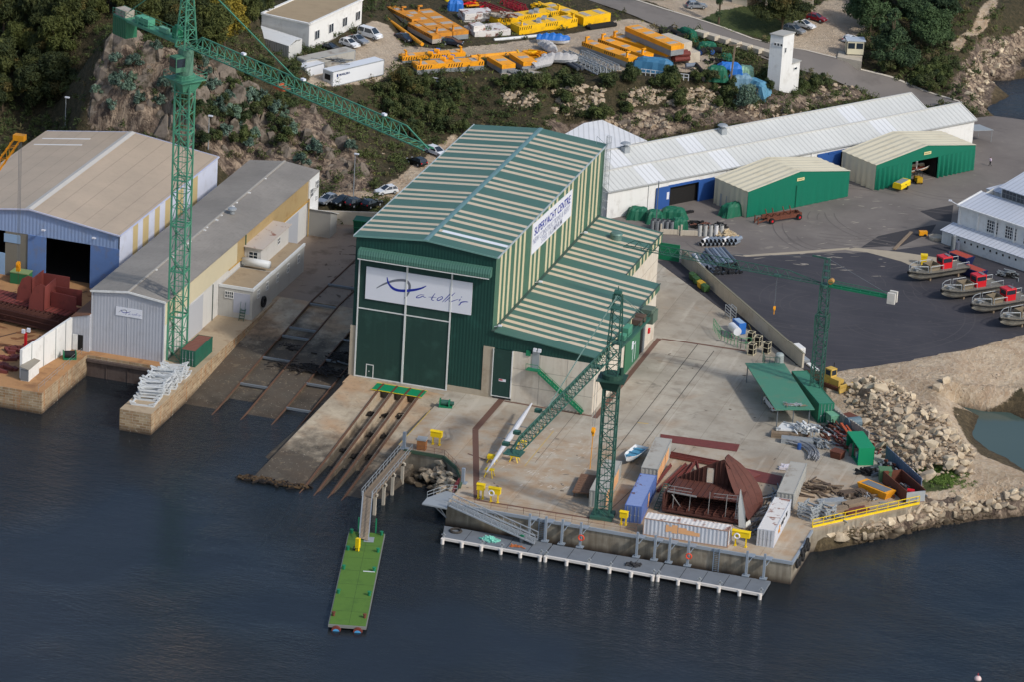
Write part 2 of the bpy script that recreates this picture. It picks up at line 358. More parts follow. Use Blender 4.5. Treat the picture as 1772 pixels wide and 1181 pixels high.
def mat_terrain():
 x=N('terrain_ground');at=x.n('Attribute');at.attribute_name='zone';s=x.n('SeparateColor');x.l(at.outputs[0],s.inputs[0]);rock,sand,veg=s.outputs
 at2=x.n('Attribute');at2.attribute_name='zone2';s2=x.n('SeparateColor');x.l(at2.outputs[0],s2.inputs[0]);lawn,grav,wetm=s2.outputs
 a=x.noise(.25,6,.65);b=x.noise(1.3,6,.7);cr=x.noise(1,6,.7,vec=x.obj((.9,.9,.28)),dist=.8)
 soil=x.mix(x.ramp(b,.35,.65),sr(70,62,46),sr(104,90,66))
 vg=x.mix(x.ramp(b,.35,.65),sr(50,50,32),sr(84,74,54))
 vr=x.n('TexVoronoi',feature='DISTANCE_TO_EDGE');vr.inputs['Scale'].default_value=.35;x.l(x.obj((1,1,.6)),vr.inputs[0])
 rk=x.mix(x.ramp(cr,.42,.6),sr(72,60,52),sr(172,152,130));rk=x.mix(x.ramp(a,.45,.65,0,.8),rk,sr(92,80,72));rk=x.mix(x.ramp(vr.outputs[0],0,.06,.35,0),rk,sr(60,50,42))
 sd=x.mix(x.ramp(a,.35,.65),sr(176,152,126),sr(200,182,156));sd=x.mix(x.ramp(b,.5,.7,0,.6),sd,sr(150,122,92));sd=x.mix(x.ramp(x.noise(.08,5,.6,dist=1),.52,.66,0,.5),sd,sr(146,124,96))
 w=x.n('TexWave');w.inputs['Scale'].default_value=.25;w.inputs['Distortion'].default_value=14;w.inputs['Detail'].default_value=4;x.l(x.obj(),w.inputs[0]);sd=x.mix(x.ramp(w.outputs[1],.75,1,0,.3),sd,sr(214,200,178))
 gv=x.mix(x.ramp(a,.3,.7),sr(172,154,132),sr(196,180,158));gv=x.mix(x.ramp(b,.55,.75,0,.5),gv,sr(140,122,100));lw=x.mix(x.ramp(b,.3,.7),sr(54,68,36),sr(82,90,50))
 f=x.math('SUBTRACT',b,.5)
 def e(m,k=.9):return x.ramp(x.math('MULTIPLY_ADD',f,k,m),.42,.58)
 c=x.mix(e(veg),soil,vg);c=x.mix(e(rock,1.6),c,rk);c=x.mix(e(sand),c,sd);c=x.mix(e(grav),c,gv);c=x.mix(e(lawn),c,lw)
 z=x.xyz()[2];c=x.mix(x.ramp(x.math('MULTIPLY_ADD',f,1.5,z),-3.6,-2.6,.85,0),c,sr(62,52,38))
 sb=x.mix(x.ramp(x.noise(.16,5,.6,dist=.6),.48,.56),sr(96,112,92),sr(24,34,34));sb=x.mix(x.ramp(z,-6.5,-4.6,1,0),sb,sr(22,30,38));c=x.mix(x.ramp(z,-4.1,-3.6,1,0),c,sb)
 x.bump(x.math('ADD',cr,b),.5,1.);return x.fin(c,.9,0,.25)
m_terr=mat_terrain()
def mat_water(name,deep,clear=.0,bd=.10,extra=None):
 x=N(name);x.t.nodes.remove(x.b)
 o=x.tc.outputs['Object'];n1=x.noise(1,4,.65,vec=x.obj((1.1,2.2,1),rz=.3));n2=x.noise(1,3,.6,vec=x.obj((.16,.3,1),rz=.5));ms=x.ramp(x.noise(.02,3),.4,.6,.15,1)
 h=x.math('MULTIPLY',x.math('ADD',x.math('MULTIPLY',n1,.8),x.math('MULTIPLY',n2,1.0)),ms)
 bp=x.n('Bump');bp.inputs['Distance'].default_value=bd;x.l(h,bp.inputs['Height'])
 df=x.n('BsdfDiffuse');g=x.n('BsdfGlossy');g.inputs['Roughness'].default_value=.06;tr=x.n('BsdfTransparent')
 tone=x.ramp(x.noise(.012,3),.35,.65);x.val(x.mix(tone,deep,(deep[0]*.5,deep[1]*.62,deep[2]*.68,1)),df.inputs[0]);tr.inputs[0].default_value=(.55,.72,.70,1)
 m1=x.n('MixShader');m1.inputs[0].default_value=clear;x.l(df.outputs[0],m1.inputs[1]);x.l(tr.outputs[0],m1.inputs[2])
 fr=x.n('Fresnel');fr.inputs[0].default_value=1.33;x.l(bp.outputs[0],fr.inputs[1]);x.l(bp.outputs[0],g.inputs['Normal'])
 g.inputs[0].default_value=(.82,.84,.88,1)
 m2=x.n('MixShader');x.l(fr.outputs[0],m2.inputs[0]);x.l(m1.outputs[0],m2.inputs[1]);x.l(g.outputs[0],m2.inputs[2]);x.l(m2.outputs[0],x.out.inputs[0]);return x.m
m_water=mat_water('sea_water',(.031,.036,.042,1),.36,.28)
m_pond=mat_water('pond_water',(.085,.12,.10,1),.05,.03)
m_rock=None
def mat_boulder():
 x=N('pale_granite_boulder');a=x.noise(.9,5,.6);b=x.noise(3,5,.7);r=x.random()
 c=x.mix(x.ramp(a,.35,.65),sr(184,166,138),sr(216,201,174));c=x.mix(x.ramp(r,0,1,0,.6),c,sr(140,126,110));c=x.mix(x.ramp(x.math('MULTIPLY_ADD',r,.25,b),.78,.9,0,.6),c,sr(172,128,86));c=x.mix(x.ramp(a,.62,.7,0,.5),c,sr(120,108,96))
 gp=x.n('NewGeometry');s=x.xyz(gp.outputs['Position']);z=x.math('MULTIPLY_ADD',x.math('SUBTRACT',a,.5),1.2,s[2]);c=x.mix(x.ramp(z,-2.9,-1.5,.92,0),c,sr(56,46,34));x.bump(b,.08);return x.fin(c,.9,0,.2)
m_bould=mat_boulder()
m_cliff=P('fractured_cliff_rock',sr(124,113,101),.45,.95,sc=.5,dirt=sr(62,56,44),damt=.85,dsc=.5,dth=(.48,.6),streak=.5)
#  terrain
_lat=rng.random((257,257))
def vn(x,y):
 xi=np.floor(x).astype(int);yi=np.floor(y).astype(int);fx=x-xi;fy=y-yi;fx=fx*fx*(3-2*fx);fy=fy*fy*(3-2*fy)
 g=lambda a,b:_lat[a%256,b%256]
 return(g(xi,yi)*(1-fx)+g(xi+1,yi)*fx)*(1-fy)+(g(xi,yi+1)*(1-fx)+g(xi+1,yi+1)*fx)*fy
def fbm(x,y,o=4):
 t=0;a=.5
 for i in range(o):t=t+a*(vn(x*2**i+17*i,y*2**i+5*i)-.5)*2;a*=.5
 return t
def inpoly(x,y,poly):
 x=np.asarray(x,float);y=np.asarray(y,float);r=np.zeros(x.shape,bool);n=len(poly)
 for i in range(n):
  x0,y0=poly[i][:2];x1,y1=poly[(i+1)%n][:2]
  if y0==y1:continue
  c=((y0>y)!=(y1>y))&(x<(x1-x0)*(y-y0)/(y1-y0)+x0);r^=c
 return r
def gx(*L):return[tuple(G(*p)) for p in L]
tp=[
(-76,67,0),(-60,67.5,0),(-46,67.5,.5),(-40,68,1),(-28,67,2.2),(-24,76,2.2),(-14,86,2.3),(-6,98,2),(-120,30,0),(-90,30,0),(-90,62,1),(-45.2,30,0),(-45.2,60,0),
(0,62,0),(-27,63.5,0),(-27,20,0),(0,110,1),(-4,116,2),(2,100,0),(13,114,0),(25,131,0),(38,149,0),(50,167,.3),(0,123,1),(9,128,.5),(15,126,0),
(30,71,0),(0,80,.4),(20,75,0),(60,100,0),(70,140,0),(90,110,0),(63.4,32.5,0),(92,63,0),(130,60,0),(-2,0,0),(40,0,0),(70,0,0),
(-300,-27,-6),(-39,-27,-6),(-39,-9,-6),(-26,-9,-6),(-26.4,-28,-6),(-21.4,-28,-6),(-21.4,-14,-5.2),(-21.4,20,-.9),(-10,28,-.3),(-2,-16,-4.6),(-.5,20,-.9),(-22,-40,-7),(-3,-38,-4.6),(-3,-60,-7),(16,-39,-4.6),(16,-55,-7),(16,-25,-3),
(18,-26,-4.6),(23,-26,-4.6),(28.5,-33,-4.8),(28.8,-41.8,-6.5),(50,-41.8,-8),(79.1,-41.8,-8),(79.2,-29.7,-4.5),(10,-90,-10),(50,-90,-10),(100,-60,-9),
(-1500,-1500,-14),(1500,-1500,-14),(0,-1500,-14),(1500,0,-9),(-1500,-30,-6),(-1500,40,3),(-1500,1500,70),(0,1500,80),(1500,1500,50),(1500,500,-9),(-400,300,45),(0,400,34),(100,420,26),(250,300,-6),(160,200,-7),(170,100,-6),(300,60,-9),(150,-40,-8),(-150,120,24),(-400,60,6),
]
tp+=gx((0,210,3),(60,200,4),(100,175,7),(150,150,9),(0,120,8.5),(70,90,11),(140,60,15),(0,0,15),(120,0,19),(190,50,23.6),(205,61,23.4),(300,92,21.3),(385,118,17),(440,165,12.5),(500,200,9.5),(560,235,7),(610,275,4.5),(640,310,2.6),
(260,30,24),(330,10,25),(400,40,19.5),(440,0,21),(445,70,13),(470,108,12),(560,145,11),(660,132,10.2),(640,50,12),(630,0,13),(690,95,10),(700,50,10.3),(760,0,10.6),
(690,125,9.4),(800,130,9.2),(930,140,9),(1050,136,9),(1150,138,8.8),(1240,140,8.6),(1330,150,7.2),(900,60,9.4),(900,0,9.6),(1000,0,9.6),(1090,30,9.1),(1020,75,9.2),
(700,180,6.5),(640,215,5.2),(760,215,4.4),(740,248,3),(700,262,3),(800,180,5.5),(850,160,7),(950,160,7),(1050,163,6.8),(1150,165,6.4),(1245,165,6),(1320,172,4.2),(1400,168,3),(1470,158,1.8),(1530,160,.6),
(1015,0,9.6),(1089,25,8.9),(1142,47,8.1),(1200,50,7.9),(1260,80,6.6),(1330,105,5.2),(1396,125,3.7),(1428,133,3),(1508,167,.7),
(1087,0,9.5),(1202,33,7.9),(1300,68,6.3),(1393,88,4.6),(1487,122,2.6),(1583,153,.7),(1609,160,.4),(1665,179,.1),(1764,231,0),(1800,250,0),
(1240,0,8.5),(1330,0,7.5),(1380,55,6),(1440,20,6.5),(1500,0,6.5),(1480,80,4.4),(1470,105,4),(1520,60,5),(1600,0,7),(1560,110,3.5),(1640,120,2.5),(1690,60,4),(1720,20,5),(1650,95,3),(1772,0,4.5),
(1764,51,1.2),(1700,80,1.2),(1679,115,.8),(1671,160,.3),(1772,104,-3.6),(1716,144,-3.6),(1700,192,-3.6),(1740,215,-3.6),(1800,240,-3.6),(1830,150,-5),(1765,180,-4.6),
(1480,655,.05),(1560,640,.3),(1660,600,.1),(1772,582,.05),(1620,680,.1),(1655,662,-.2),(1772,668,-.3),(1655,711,-4.0),(1772,698,-4.0),(1694,762,-4.0),(1757,797,-4.0),(1800,826,-4.0),(1730,740,-5),(1800,760,-4.5),
(1560,780,.3),(1640,770,.2),(1700,800,-.2),(1740,820,-.5),(1600,850,-.2),(1660,850,-.3),(1720,845,-.6),(1800,850,-.8),(1650,875,-1.2),(1772,862,-1.2),
(1410,957,-3.6),(1474,947,-3.6),(1540,933,-3.6),(1600,920,-3.6),(1700,902,-3.6),(1800,888,-3.6),(1412,934,-1.6),(1474,916,-1.2),(1540,896,-1.1),(1600,880,-1.1),(1420,990,-6),(1600,960,-6.5),(1800,930,-6.5))
_v,_e,_t,_,_,_=mgeo.delaunay_2d_cdt([Vector((p[0],p[1])) for p in tp],[],[],0,1e-4)
_pts=np.array([(v.x,v.y) for v in _v]);_tz=np.array([p[2] for p in tp])
_pz=np.array([_tz[np.argmin((np.array(tp)[:,0]-a)**2+(np.array(tp)[:,1]-b)**2)] for a,b in _pts]);_tri=np.array([tuple(t) for t in _t])
def terrH(x,y):
 x=np.asarray(x,float);y=np.asarray(y,float);sh=x.shape;x=x.ravel();y=y.ravel();z=np.full(x.shape,-9.)
 for a,b,c in _tri:
  (x0,y0),(x1,y1),(x2,y2)=_pts[a],_pts[b],_pts[c]
  mk=np.nonzero((x>=min(x0,x1,x2)-1e-6)&(x<=max(x0,x1,x2)+1e-6)&(y>=min(y0,y1,y2)-1e-6)&(y<=max(y0,y1,y2)+1e-6))[0]
  if not len(mk):continue
  d=(y1-y2)*(x0-x2)+(x2-x1)*(y0-y2)
  if abs(d)<1e-9:continue
  l0=((y1-y2)*(x[mk]-x2)+(x2-x1)*(y[mk]-y2))/d;l1=((y2-y0)*(x[mk]-x2)+(x0-x2)*(y[mk]-y2))/d;l2=1-l0-l1
  k=(l0>=-1e-6)&(l1>=-1e-6)&(l2>=-1e-6);z[mk[k]]=l0[k]*_pz[a]+l1[k]*_pz[b]+l2[k]*_pz[c]
 return z.reshape(sh)
_gx=np.arange(-120,140,1.0);_gy=np.arange(-70,260,1.0);_GZ=terrH(*np.meshgrid(_gx,_gy,indexing='ij'))
def hz(x,y):
 i=min(max(x+120,0),len(_gx)-1.001);j=min(max(y+70,0),len(_gy)-1.001);a,b=int(i),int(j);u,v=i-a,j-b
 return float((_GZ[a,b]*(1-u)+_GZ[a+1,b]*u)*(1-v)+(_GZ[a,b+1]*(1-u)+_GZ[a+1,b+1]*u)*v)
def TG(px,py,dz=0.0):
 d=ray(px,py).normalized();t0=((40-CAM.z)/d.z);p=CAM+d*t0
 for i in range(900):
  q=p+d*.35
  if q.z<=hz(q.x,q.y)+dz:return q
  p=q
 return p
D=[(28.8,-41.8),(79.1,-41.8),(79.1,-29.7),(91.9,-12.6),(63.4,32.1),(29.1,71.4),(0,71.4),(0,0),(15.8,-2),(15.8,-24),(17.2,-25.7),(23.2,-25.7),(26.3,-29.1),(28.2,-32.6),(28.8,-36)]
Wd=[(-27.5,28),(0,28),(0,71.4),(-10,71.4),(-27.5,64.6)]
Pl=[(-27.5,28),(-27.5,-9.4),(-26.4,-9.4),(-26.4,-27.9),(-21.4,-27.9),(-21.4,28)]
Lw=[(-300,-27.2),(-39.2,-27.0),(-39.2,-9.4),(-27.5,-9.4),(-27.5,64),(-300,64)]
A1=[(63.5,32.2),(29.2,71.4),(40.3,80.2),(62,92),(71,101),(130,74),(130,72)]+[tuple(G(*p)[:2]) for p in((1790,573),(1772,579),(1680,603),(1560,628),(1440,645))]
A2=[(0,71.4),(29.2,71.4),(40.3,80.2),(62,92),(71,101),(130,74),(130,180),(66,178),(54,168),(1,97),(0,90)]
ri=[TG(*p) for p in((1015,0),(1089,25),(1142,47),(1200,52),(1260,80),(1330,105),(1396,125),(1428,133),(1508,167),(1560,190))]
ro=[TG(*p) for p in((1087,0),(1150,17),(1202,33),(1250,49),(1300,68),(1350,80),(1393,88),(1487,122),(1583,153),(1665,179))]
ro=[ro[0]+V(-14,16,2)]+ro;ri=[ri[0]+V(-16,14,2)]+ri
ROAD=[(p.x,p.y) for p in ri]+[(p.x,p.y) for p in ro[::-1]]
def zp(*L):return[tuple(TG(*p)[:2]) for p in L]
Z_rock=[zp((150,222),(165,140),(180,80),(200,60),(290,85),(395,112),(450,160),(530,185),(600,235),(645,290),(640,330),(560,345),(380,290),(220,235)),
zp((940,205),(1100,190),(1250,188),(1330,172),(1480,140),(1500,170),(1300,215),(1150,235),(950,228)),
zp((1640,165),(1665,110),(1700,70),(1790,30),(1790,110),(1720,150),(1705,200)),
zp((1400,962),(1405,905),(1600,862),(1790,838),(1790,900),(1600,925))]
Z_sand=[zp((1430,645),(1560,625),(1800,570),(1800,700),(1645,705),(1700,790),(1800,835),(1790,860),(1600,865),(1500,760),(1430,690)),
zp((655,330),(700,300),(745,262),(790,225),(800,262),(735,330),(700,345),(560,350),(560,338)),
zp((1705,0),(1738,0),(1700,55),(1655,92),(1640,82),(1668,58))]
Z_grav=[zp((530,150),(560,100),(620,75),(640,35),(672,42),(700,80),(770,86),(860,76),(960,64),(1040,48),(1065,34),(1110,35),(1160,60),(1240,100),(1230,128),(1060,122),(1000,112),(940,106),(905,94),(850,97),(700,101),(688,116),(660,140)),
zp((1380,95),(1330,70),(1380,30),(1430,0),(1520,0),(1500,60),(1470,85),(1480,115)),zp((1090,-6),(1330,-6),(1290,30),(1240,35),(1200,32))]
Z_lawn=[zp((1205,38),(1240,20),(1300,8),(1400,15),(1370,60),(1330,72)),zp((1585,812),(1635,800),(1665,822),(1650,850),(1600,855))]
def build_terrain():
 xs=np.concatenate([[-1500,-900,-500,-300,-200,-150,-125],np.arange(-110,118,.8),[125,140,170,220,320,600,1000,1500]])
 ys=np.concatenate([[-1500,-900,-400,-200,-120,-90],np.arange(-75,236,.8),[245,270,310,400,600,1000,1500]])
 X,Y=np.meshgrid(xs,ys,indexing='ij');Z=terrH(X,Y)
 def zone(L):
  m=np.zeros(X.shape,bool)
  for p in L:m|=inpoly(X,Y,p)
  m=m.astype(float)
  for _ in range(2):m[1:-1,1:-1]=(m[1:-1,1:-1]*2+m[:-2,1:-1]+m[2:,1:-1]+m[1:-1,:-2]+m[1:-1,2:])/6
  return m
 rk,sd,gv,lw=zone(Z_rock),zone(Z_sand),zone(Z_grav),zone(Z_lawn);flat=np.zeros(X.shape,bool)
 for p in(D,Wd,Lw,Pl,A1,A2,ROAD):flat|=inpoly(X,Y,p)
 road=inpoly(X,Y,ROAD)
 steep=np.clip(np.hypot(*np.gradient(Z,xs,ys))-.8,0,1)
 amp=(.28+1.15*rk*(.5+.6*steep))*(1-np.maximum(gv,sd)*.85)*(1-lw*.7);amp[flat]=0
 wr=inpoly(X,Y,[(-21.4,-45),(1,-45),(1,28),(-21.4,28)]);mr=inpoly(X,Y,[(-5,-60),(18.6,-60),(18.6,-24.5),(15.8,-24.5),(15.8,-1),(-5,-1)])
 Z=np.where(wr,np.minimum(Z,-.081*(28-Y)-2),Z);Z=np.where(mr,np.minimum(Z,np.minimum(0,.1*(Y+3.5))-2.6),Z)
 rid=1-np.abs(fbm(X*.16+Z*.05,Y*.16+Z*.12,4))*2
 Z2=Z+amp*(fbm(X*.35,Y*.35,4)*.9+rk*(rid-.5)*.9)+(sd*.14*fbm(X*.5+9,Y*.5,3))*(~flat)
 Z2[flat&~road]=np.minimum(Z2[flat&~road],-.14);Z2[road]-=.05
 veg=np.clip(1-rk-sd-gv-lw,0,1)*(Z>-1.5)*(Z<200);soil=fbm(X*.09,Y*.09,3);veg=np.clip(veg*(1.1+soil*.8),0,1)
 JX=X+rk*steep*fbm(Y*.3+Z*.35,Z*.5+3,4)*1.5;JY=Y+rk*steep*fbm(X*.3+7,Z*.5,4)*1.7
 nx,ny=X.shape;co=np.stack([JX,JY,Z2],-1).reshape(-1,3).astype('f')
 i=np.arange(nx-1)[:,None]*ny+np.arange(ny-1)[None,:];q=np.stack([i,i+ny,i+ny+1,i+1],-1).reshape(-1,4)
 me=bpy.data.meshes.new('terrain');me.vertices.add(len(co));me.vertices.foreach_set('co',co.ravel())
 me.loops.add(q.size);me.loops.foreach_set('vertex_index',q.ravel().astype('i'));me.polygons.add(len(q))
 me.polygons.foreach_set('loop_start',np.arange(0,q.size,4,dtype='i'));me.polygons.foreach_set('loop_total',np.full(len(q),4,'i'))
 me.polygons.foreach_set('use_smooth',np.ones(len(q),bool));me.update()
 for nm,ch in(('zone',(rk,sd,veg)),('zone2',(lw,gv,lw*0))):
  a=me.attributes.new(nm,'FLOAT_COLOR','POINT');a.data.foreach_set('color',np.stack([*ch,np.ones_like(rk)],-1).reshape(-1).astype('f'))
 me.materials.append(m_terr);o=bpy.data.objects.new('terrain',me);COL.objects.link(o);tag(o,kind='structure')
 return xs,ys,rk,veg,Z2
TX,TY,T_rk,T_veg,T_Z=build_terrain()
_ii=np.searchsorted(TX,np.arange(-110,110,.8));
def tz(x,y):
 i=int(np.clip(np.searchsorted(TX,x)-1,0,len(TX)-2));j=int(np.clip(np.searchsorted(TY,y)-1,0,len(TY)-2))
 u=(x-TX[i])/(TX[i+1]-TX[i]);v=(y-TY[j])/(TY[j+1]-TY[j])
 return float((T_Z[i,j]*(1-u)+T_Z[i+1,j]*u)*(1-v)+(T_Z[i,j+1]*(1-u)+T_Z[i+1,j+1]*u)*v)
#  paved surfaces, slips and water
m_oldyard=P('rust_stained_yard',sr(170,128,86),.25,.9,sc=.3,dirt=sr(112,78,54),damt=.7,dsc=.25)
mb=MB();mb.prism(D,-7,0,m=1,mt=0);struct('quay_deck',mb,[m_deck,m_quay])
mb=MB();mb.prism(Wd,-1,-.004,m=1,mt=0);struct('concrete_yard',mb,[P('worn_yard_concrete',sr(140,124,108),.2,.9,sc=.3,dirt=sr(98,82,68),damt=.7,dsc=.25),m_quay])
mb=MB();mb.prism([p for p in Pl],-7,-.002,m=1,mt=0);struct('stone_pier',mb,[P('pier_top',sr(170,152,126),.2,.9,sc=.4,dirt=sr(120,96,70),damt=.6,dsc=.4),m_stone])
mb=MB();mb.prism(Lw,-7,0,m=1,mt=0);struct('west_quay',mb,[m_oldyard,m_stone])
mb=MB();mb.prism(A1,-1,.0);struct('dark_asphalt_pad',mb,m_asph)
mb=MB();mb.prism(A2,-1,-.006);struct('worn_asphalt_yard',mb,m_asph2)
def strip(name,L,Rr,mat,off,n=6,sub=5):
 mb=MB();a=[];b=[]
 for i in range(len(L)-1):
  for k in range(sub):t=k/sub;a.append(L[i].lerp(L[i+1],t));b.append(Rr[i].lerp(Rr[i+1],t))
 a.append(L[-1]);b.append(Rr[-1]);vs=[];fs=[]
 for p,q in zip(a,b):
  for j in range(n+1):
   c=p.lerp(q,j/n);vs.append((c.x,c.y,max(hz(c.x,c.y),0 if c.y<185 else-9)+off))
 for i in range(len(a)-1):
  for j in range(n):k=i*(n+1)+j;fs.append((k,k+n+1,k+n+2,k+1))
 mb.add(vs,fs);return struct(name,mb,mat,smooth=True)
k=len(ro);ri2=ri[:k] if len(ri)>=k else ri;ro=ro[:len(ri2)]
strip('access_road',ri2,ro,m_asph_s,.10)
for o_ in(ro,):
 up=[p+V(.0,.0,0) for p in o_];strip('road_kerb',[p+V(-.1,-.1,0) for p in o_],[p+V(.35,.4,0) for p in o_],P('pale_kerb',sr(190,182,168),.15,.9),.19,n=1)
mb=MB()
def zs(y):return min(0,.1*(y+3.5))
sl_l=lambda y:.5+(y+1.5)*.0722
ch=[5.6,7.7,7.95,9.9,10.15,12.1]
def ramp(mb,x0,x1,y0,y1,zf,th=4,n=1,m=0):
 f0=x0 if callable(x0) else(lambda y:x0);f1=x1 if callable(x1) else(lambda y:x1)
 for i in range(n):
  a=y0+(y1-y0)*i/n;b=y0+(y1-y0)*(i+1)/n
  mb.hexa([(f0(a),a,zf(a)-th),(f1(a),a,zf(a)-th),(f1(b),b,zf(b)-th),(f0(b),b,zf(b)-th),(f0(a),a,zf(a)),(f1(a),a,zf(a)),(f1(b),b,zf(b)),(f0(b),b,zf(b))],m)
 return mb
X4=[6.0,8.2,10.3,12.4]
ramp(mb,sl_l,X4[0]-.35,-60,-3.5,zs);ramp(mb,X4[3]+.35,15.8,-60,-3.5,zs)
mb.bb(0,-3.5,-4,15.8,0,-.012)
ramp(mb,X4[0]-.35,X4[3]+.35,-60,-4.6,lambda y:zs(y)-.95)
for q in X4:ramp(mb,q-.35 if q!=X4[0] else q-.345,q+.35 if q!=X4[3] else q+.345,-52,-3.5,lambda y:zs(y)-.003)
mb.hexa([(15.8,-40,-7),(18.6,-40,-7),(20,-25.7,-7),(15.8,-25.7,-7),(15.8,-40,-3.7),(17.5,-40,-4.0),(18.6,-25.7,-1.9),(15.8,-25.7,-2.2)])
mb.hexa([(-5.5,-38,-8),(sl_l(-38),-38,-8),(sl_l(-10),-10,-8),(-3.0,-10,-8),(-4.6,-38,-4.3),(sl_l(-38),-38,-4.1),(sl_l(-10),-10,-1.6),(-1.2,-10,-2.2)])
struct('main_slipway',mb,m_slip)
zw=lambda y:-.081*(28-y)
mb=MB();ramp(mb,-21.4,-16.1,-40,28,zw,4);ramp(mb,-11.5,-6.6,-40,28,zw,4);ramp(mb,-2.6,1.0,-40,28,zw,4)
ramp(mb,-16.1,-11.5,-40,28,lambda y:zw(y)-.4,3.5);ramp(mb,-6.6,-2.6,-40,28,lambda y:zw(y)-.4,3.5)
struct('old_slipway',mb,m_slipw)
mb=MB();mb.add([(-3000,-3000,-3.4),(3000,-3000,-3.4),(3000,3000,-3.4),(-3000,3000,-3.4)],[(0,1,2,3)]);struct('sea_water',mb,m_water)
pp=[(80,40),(84,26),(92,15),(101,9),(130,3),(140,52),(100,50),(88,44)]
mb=MB();mb.add([(x,y,-3.36) for x,y in pp],[tuple(range(len(pp)))]);struct('pond_water',mb,m_pond)
m_railp=P('rust_brown_strip',sr(104,76,64),.15,.85)
mb=MB()
def gstrip(mb,a,b,wd,z=.004,m=0):
 a=Vector((a[0],a[1],0));b=Vector((b[0],b[1],0));n=(b-a).normalized();n=Vector((-n.y,n.x,0))*wd/2
 mb.add([(p.x,p.y,z) for p in(a-n,b-n,b+n,a+n)],[(0,1,2,3)],m)
gstrip(mb,(24.2,.0),(24.2,-13.4),1.0);gstrip(mb,(24.2,-13.4),(32.4,-39),.9,.006);gstrip(mb,(24.8,-.6),(38.6,-.9),.45,.008);gstrip(mb,(39.2,-1.5),(39.2,35.9),.8);gstrip(mb,(39.6,35.9),(53.2,36.1),.55,.008)
gstrip(mb,(32.4,-39),(49.0,-38.6),.45,.010);gstrip(mb,(49.0,-38.6),(49.8,-34.5),.7,.012);gstrip(mb,(26,-22.9),(29.3,-24.2),.35,.010)
struct('crane_rail_covers',mb,m_railp)
mb=MB()
for a,b,wd in(((45.5,-14),(45.5,36),.12),((48.6,-12),(48.6,34),.12),((36,10),(36,-22),.06),((50.5,-38),(53.5,-8),.1),((42,29),(49,29),.1),((41.5,26),(48.5,26),.08)):gstrip(mb,a,b,wd,.005)
struct('deck_slots',mb,P('dark_slot',sr(62,56,50),.1,.9))
mb=MB()
gstrip(mb,(33,-7),(33,-22),.12,.013);gstrip(mb,(35,-9),(35,-24),.12,.013);gstrip(mb,(15.75,-9),(15.75,-24),.14,.007)
p=G(1335,683);gstrip(mb,(45.6,-.5),(47.2,-.2),.25,.009)
p=G(1255,552);gstrip(mb,(50.6,48.5),(52.8,43.5),.15,.009)
struct('yellow_markings',mb,P('faded_yellow_line',sr(190,160,80),.2,.8))
def marks(name,n,mat,f,z=.006):
 mb=MB()
 for i in range(n):
  x,y,l,w_,a=f();c,s=math.cos(a),math.sin(a);k=random.randint(5,8);P_=[(l*math.cos(6.283*j/k)*random.uniform(.5,1),w_*math.sin(6.283*j/k)*random.uniform(.5,1)) for j in range(k)]
  mb.add([(x+u*c-v*s,y+u*s+v*c,z+.0003*(i%13)) for u,v in P_],[tuple(range(k))])
 return struct(name,mb,mat)
U_=random.uniform
marks('pale_scrapes',110,P('pale_scrape',sr(204,196,182),.1,.9),lambda:(U_(30,44),U_(-34,-8),U_(.2,.9),U_(.04,.12),random.choice((.4,1.2,1.3))))
marks('dark_stains',60,P('dark_stain',sr(112,100,86),.2,.9),lambda:(U_(26,76),U_(-38,30) if random.random()<.6 else U_(-38,-10),U_(.15,.8),U_(.1,.4),U_(0,3)))
marks('yard_stains',90,P('yard_stain',sr(92,78,66),.2,.95),lambda:(U_(-20,-1),U_(29,60),U_(.2,1.3),U_(.1,.5),U_(0,3)))
marks('grit_patches',120,P('pale_grit',sr(150,142,130),.2,.95),lambda:(U_(34,66),U_(80,120),U_(.2,1.6),U_(.05,.3),U_(0,1)),.002)
mb=MB();mw=MB()
for i in range(34):
 t=mb if i<20 else mw;cx,cy,r0,a0,sp=(U_(52,84),U_(58,84),U_(4,22),U_(0,6.28),U_(.5,1.8)) if i<20 else(U_(46,66),U_(88,150),U_(6,26),U_(0,6.28),U_(.4,1.4))
 for d in(0,1.6):
  pl=[(cx+(r0+d)*math.cos(a0+sp*k/14),cy+(r0+d)*math.sin(a0+sp*k/14)) for k in range(15)]
  for p,q in zip(pl[:-1],pl[1:]):
   if inpoly([p[0],q[0]],[p[1],q[1]],A1 if i<20 else A2).all():gstrip(t,p,q,.16,.005+.0002*i)
struct('tyre_marks',mb,P('pale_tyre_mark',sr(76,74,76),.2,.9));struct('tyre_marks',mw,P('dark_tyre_mark',sr(100,94,90),.2,.9))
mb=MB();[gstrip(mb,a,b,.35,.006) for a,b in(((-64,-8),(-50,17)),((-58,-14),(-47,5)),((-66,2),(-60,12)))];struct('yard_rails',mb,P('yard_rail_rust',sr(88,64,50),.2,.9))
marks('rust_stains',70,P('rust_stain',sr(128,84,52),.25,.95),lambda:(U_(-68,-46),U_(-24,16),U_(.5,2.4),U_(.3,1),U_(0,3)))
mb=MB();mb.bb(-39.1,-9.52,-3.6,-26.5,-9.42,-.9);mb.bb(-39.1,-9.9,-.9,-26.5,-9.4,-.5);[mb.bb(x,-9.62,-3.5,x+.15,-9.52,-.9) for x in(-36,-32.5,-29.5)];struct('quay_panel',mb,P('dark_quay_panel',sr(88,76,70),.25,.8,dirt=sr(60,44,36),damt=.6,streak=.4))  # dark rust panel and ledge added on the quay wall under the grey shed
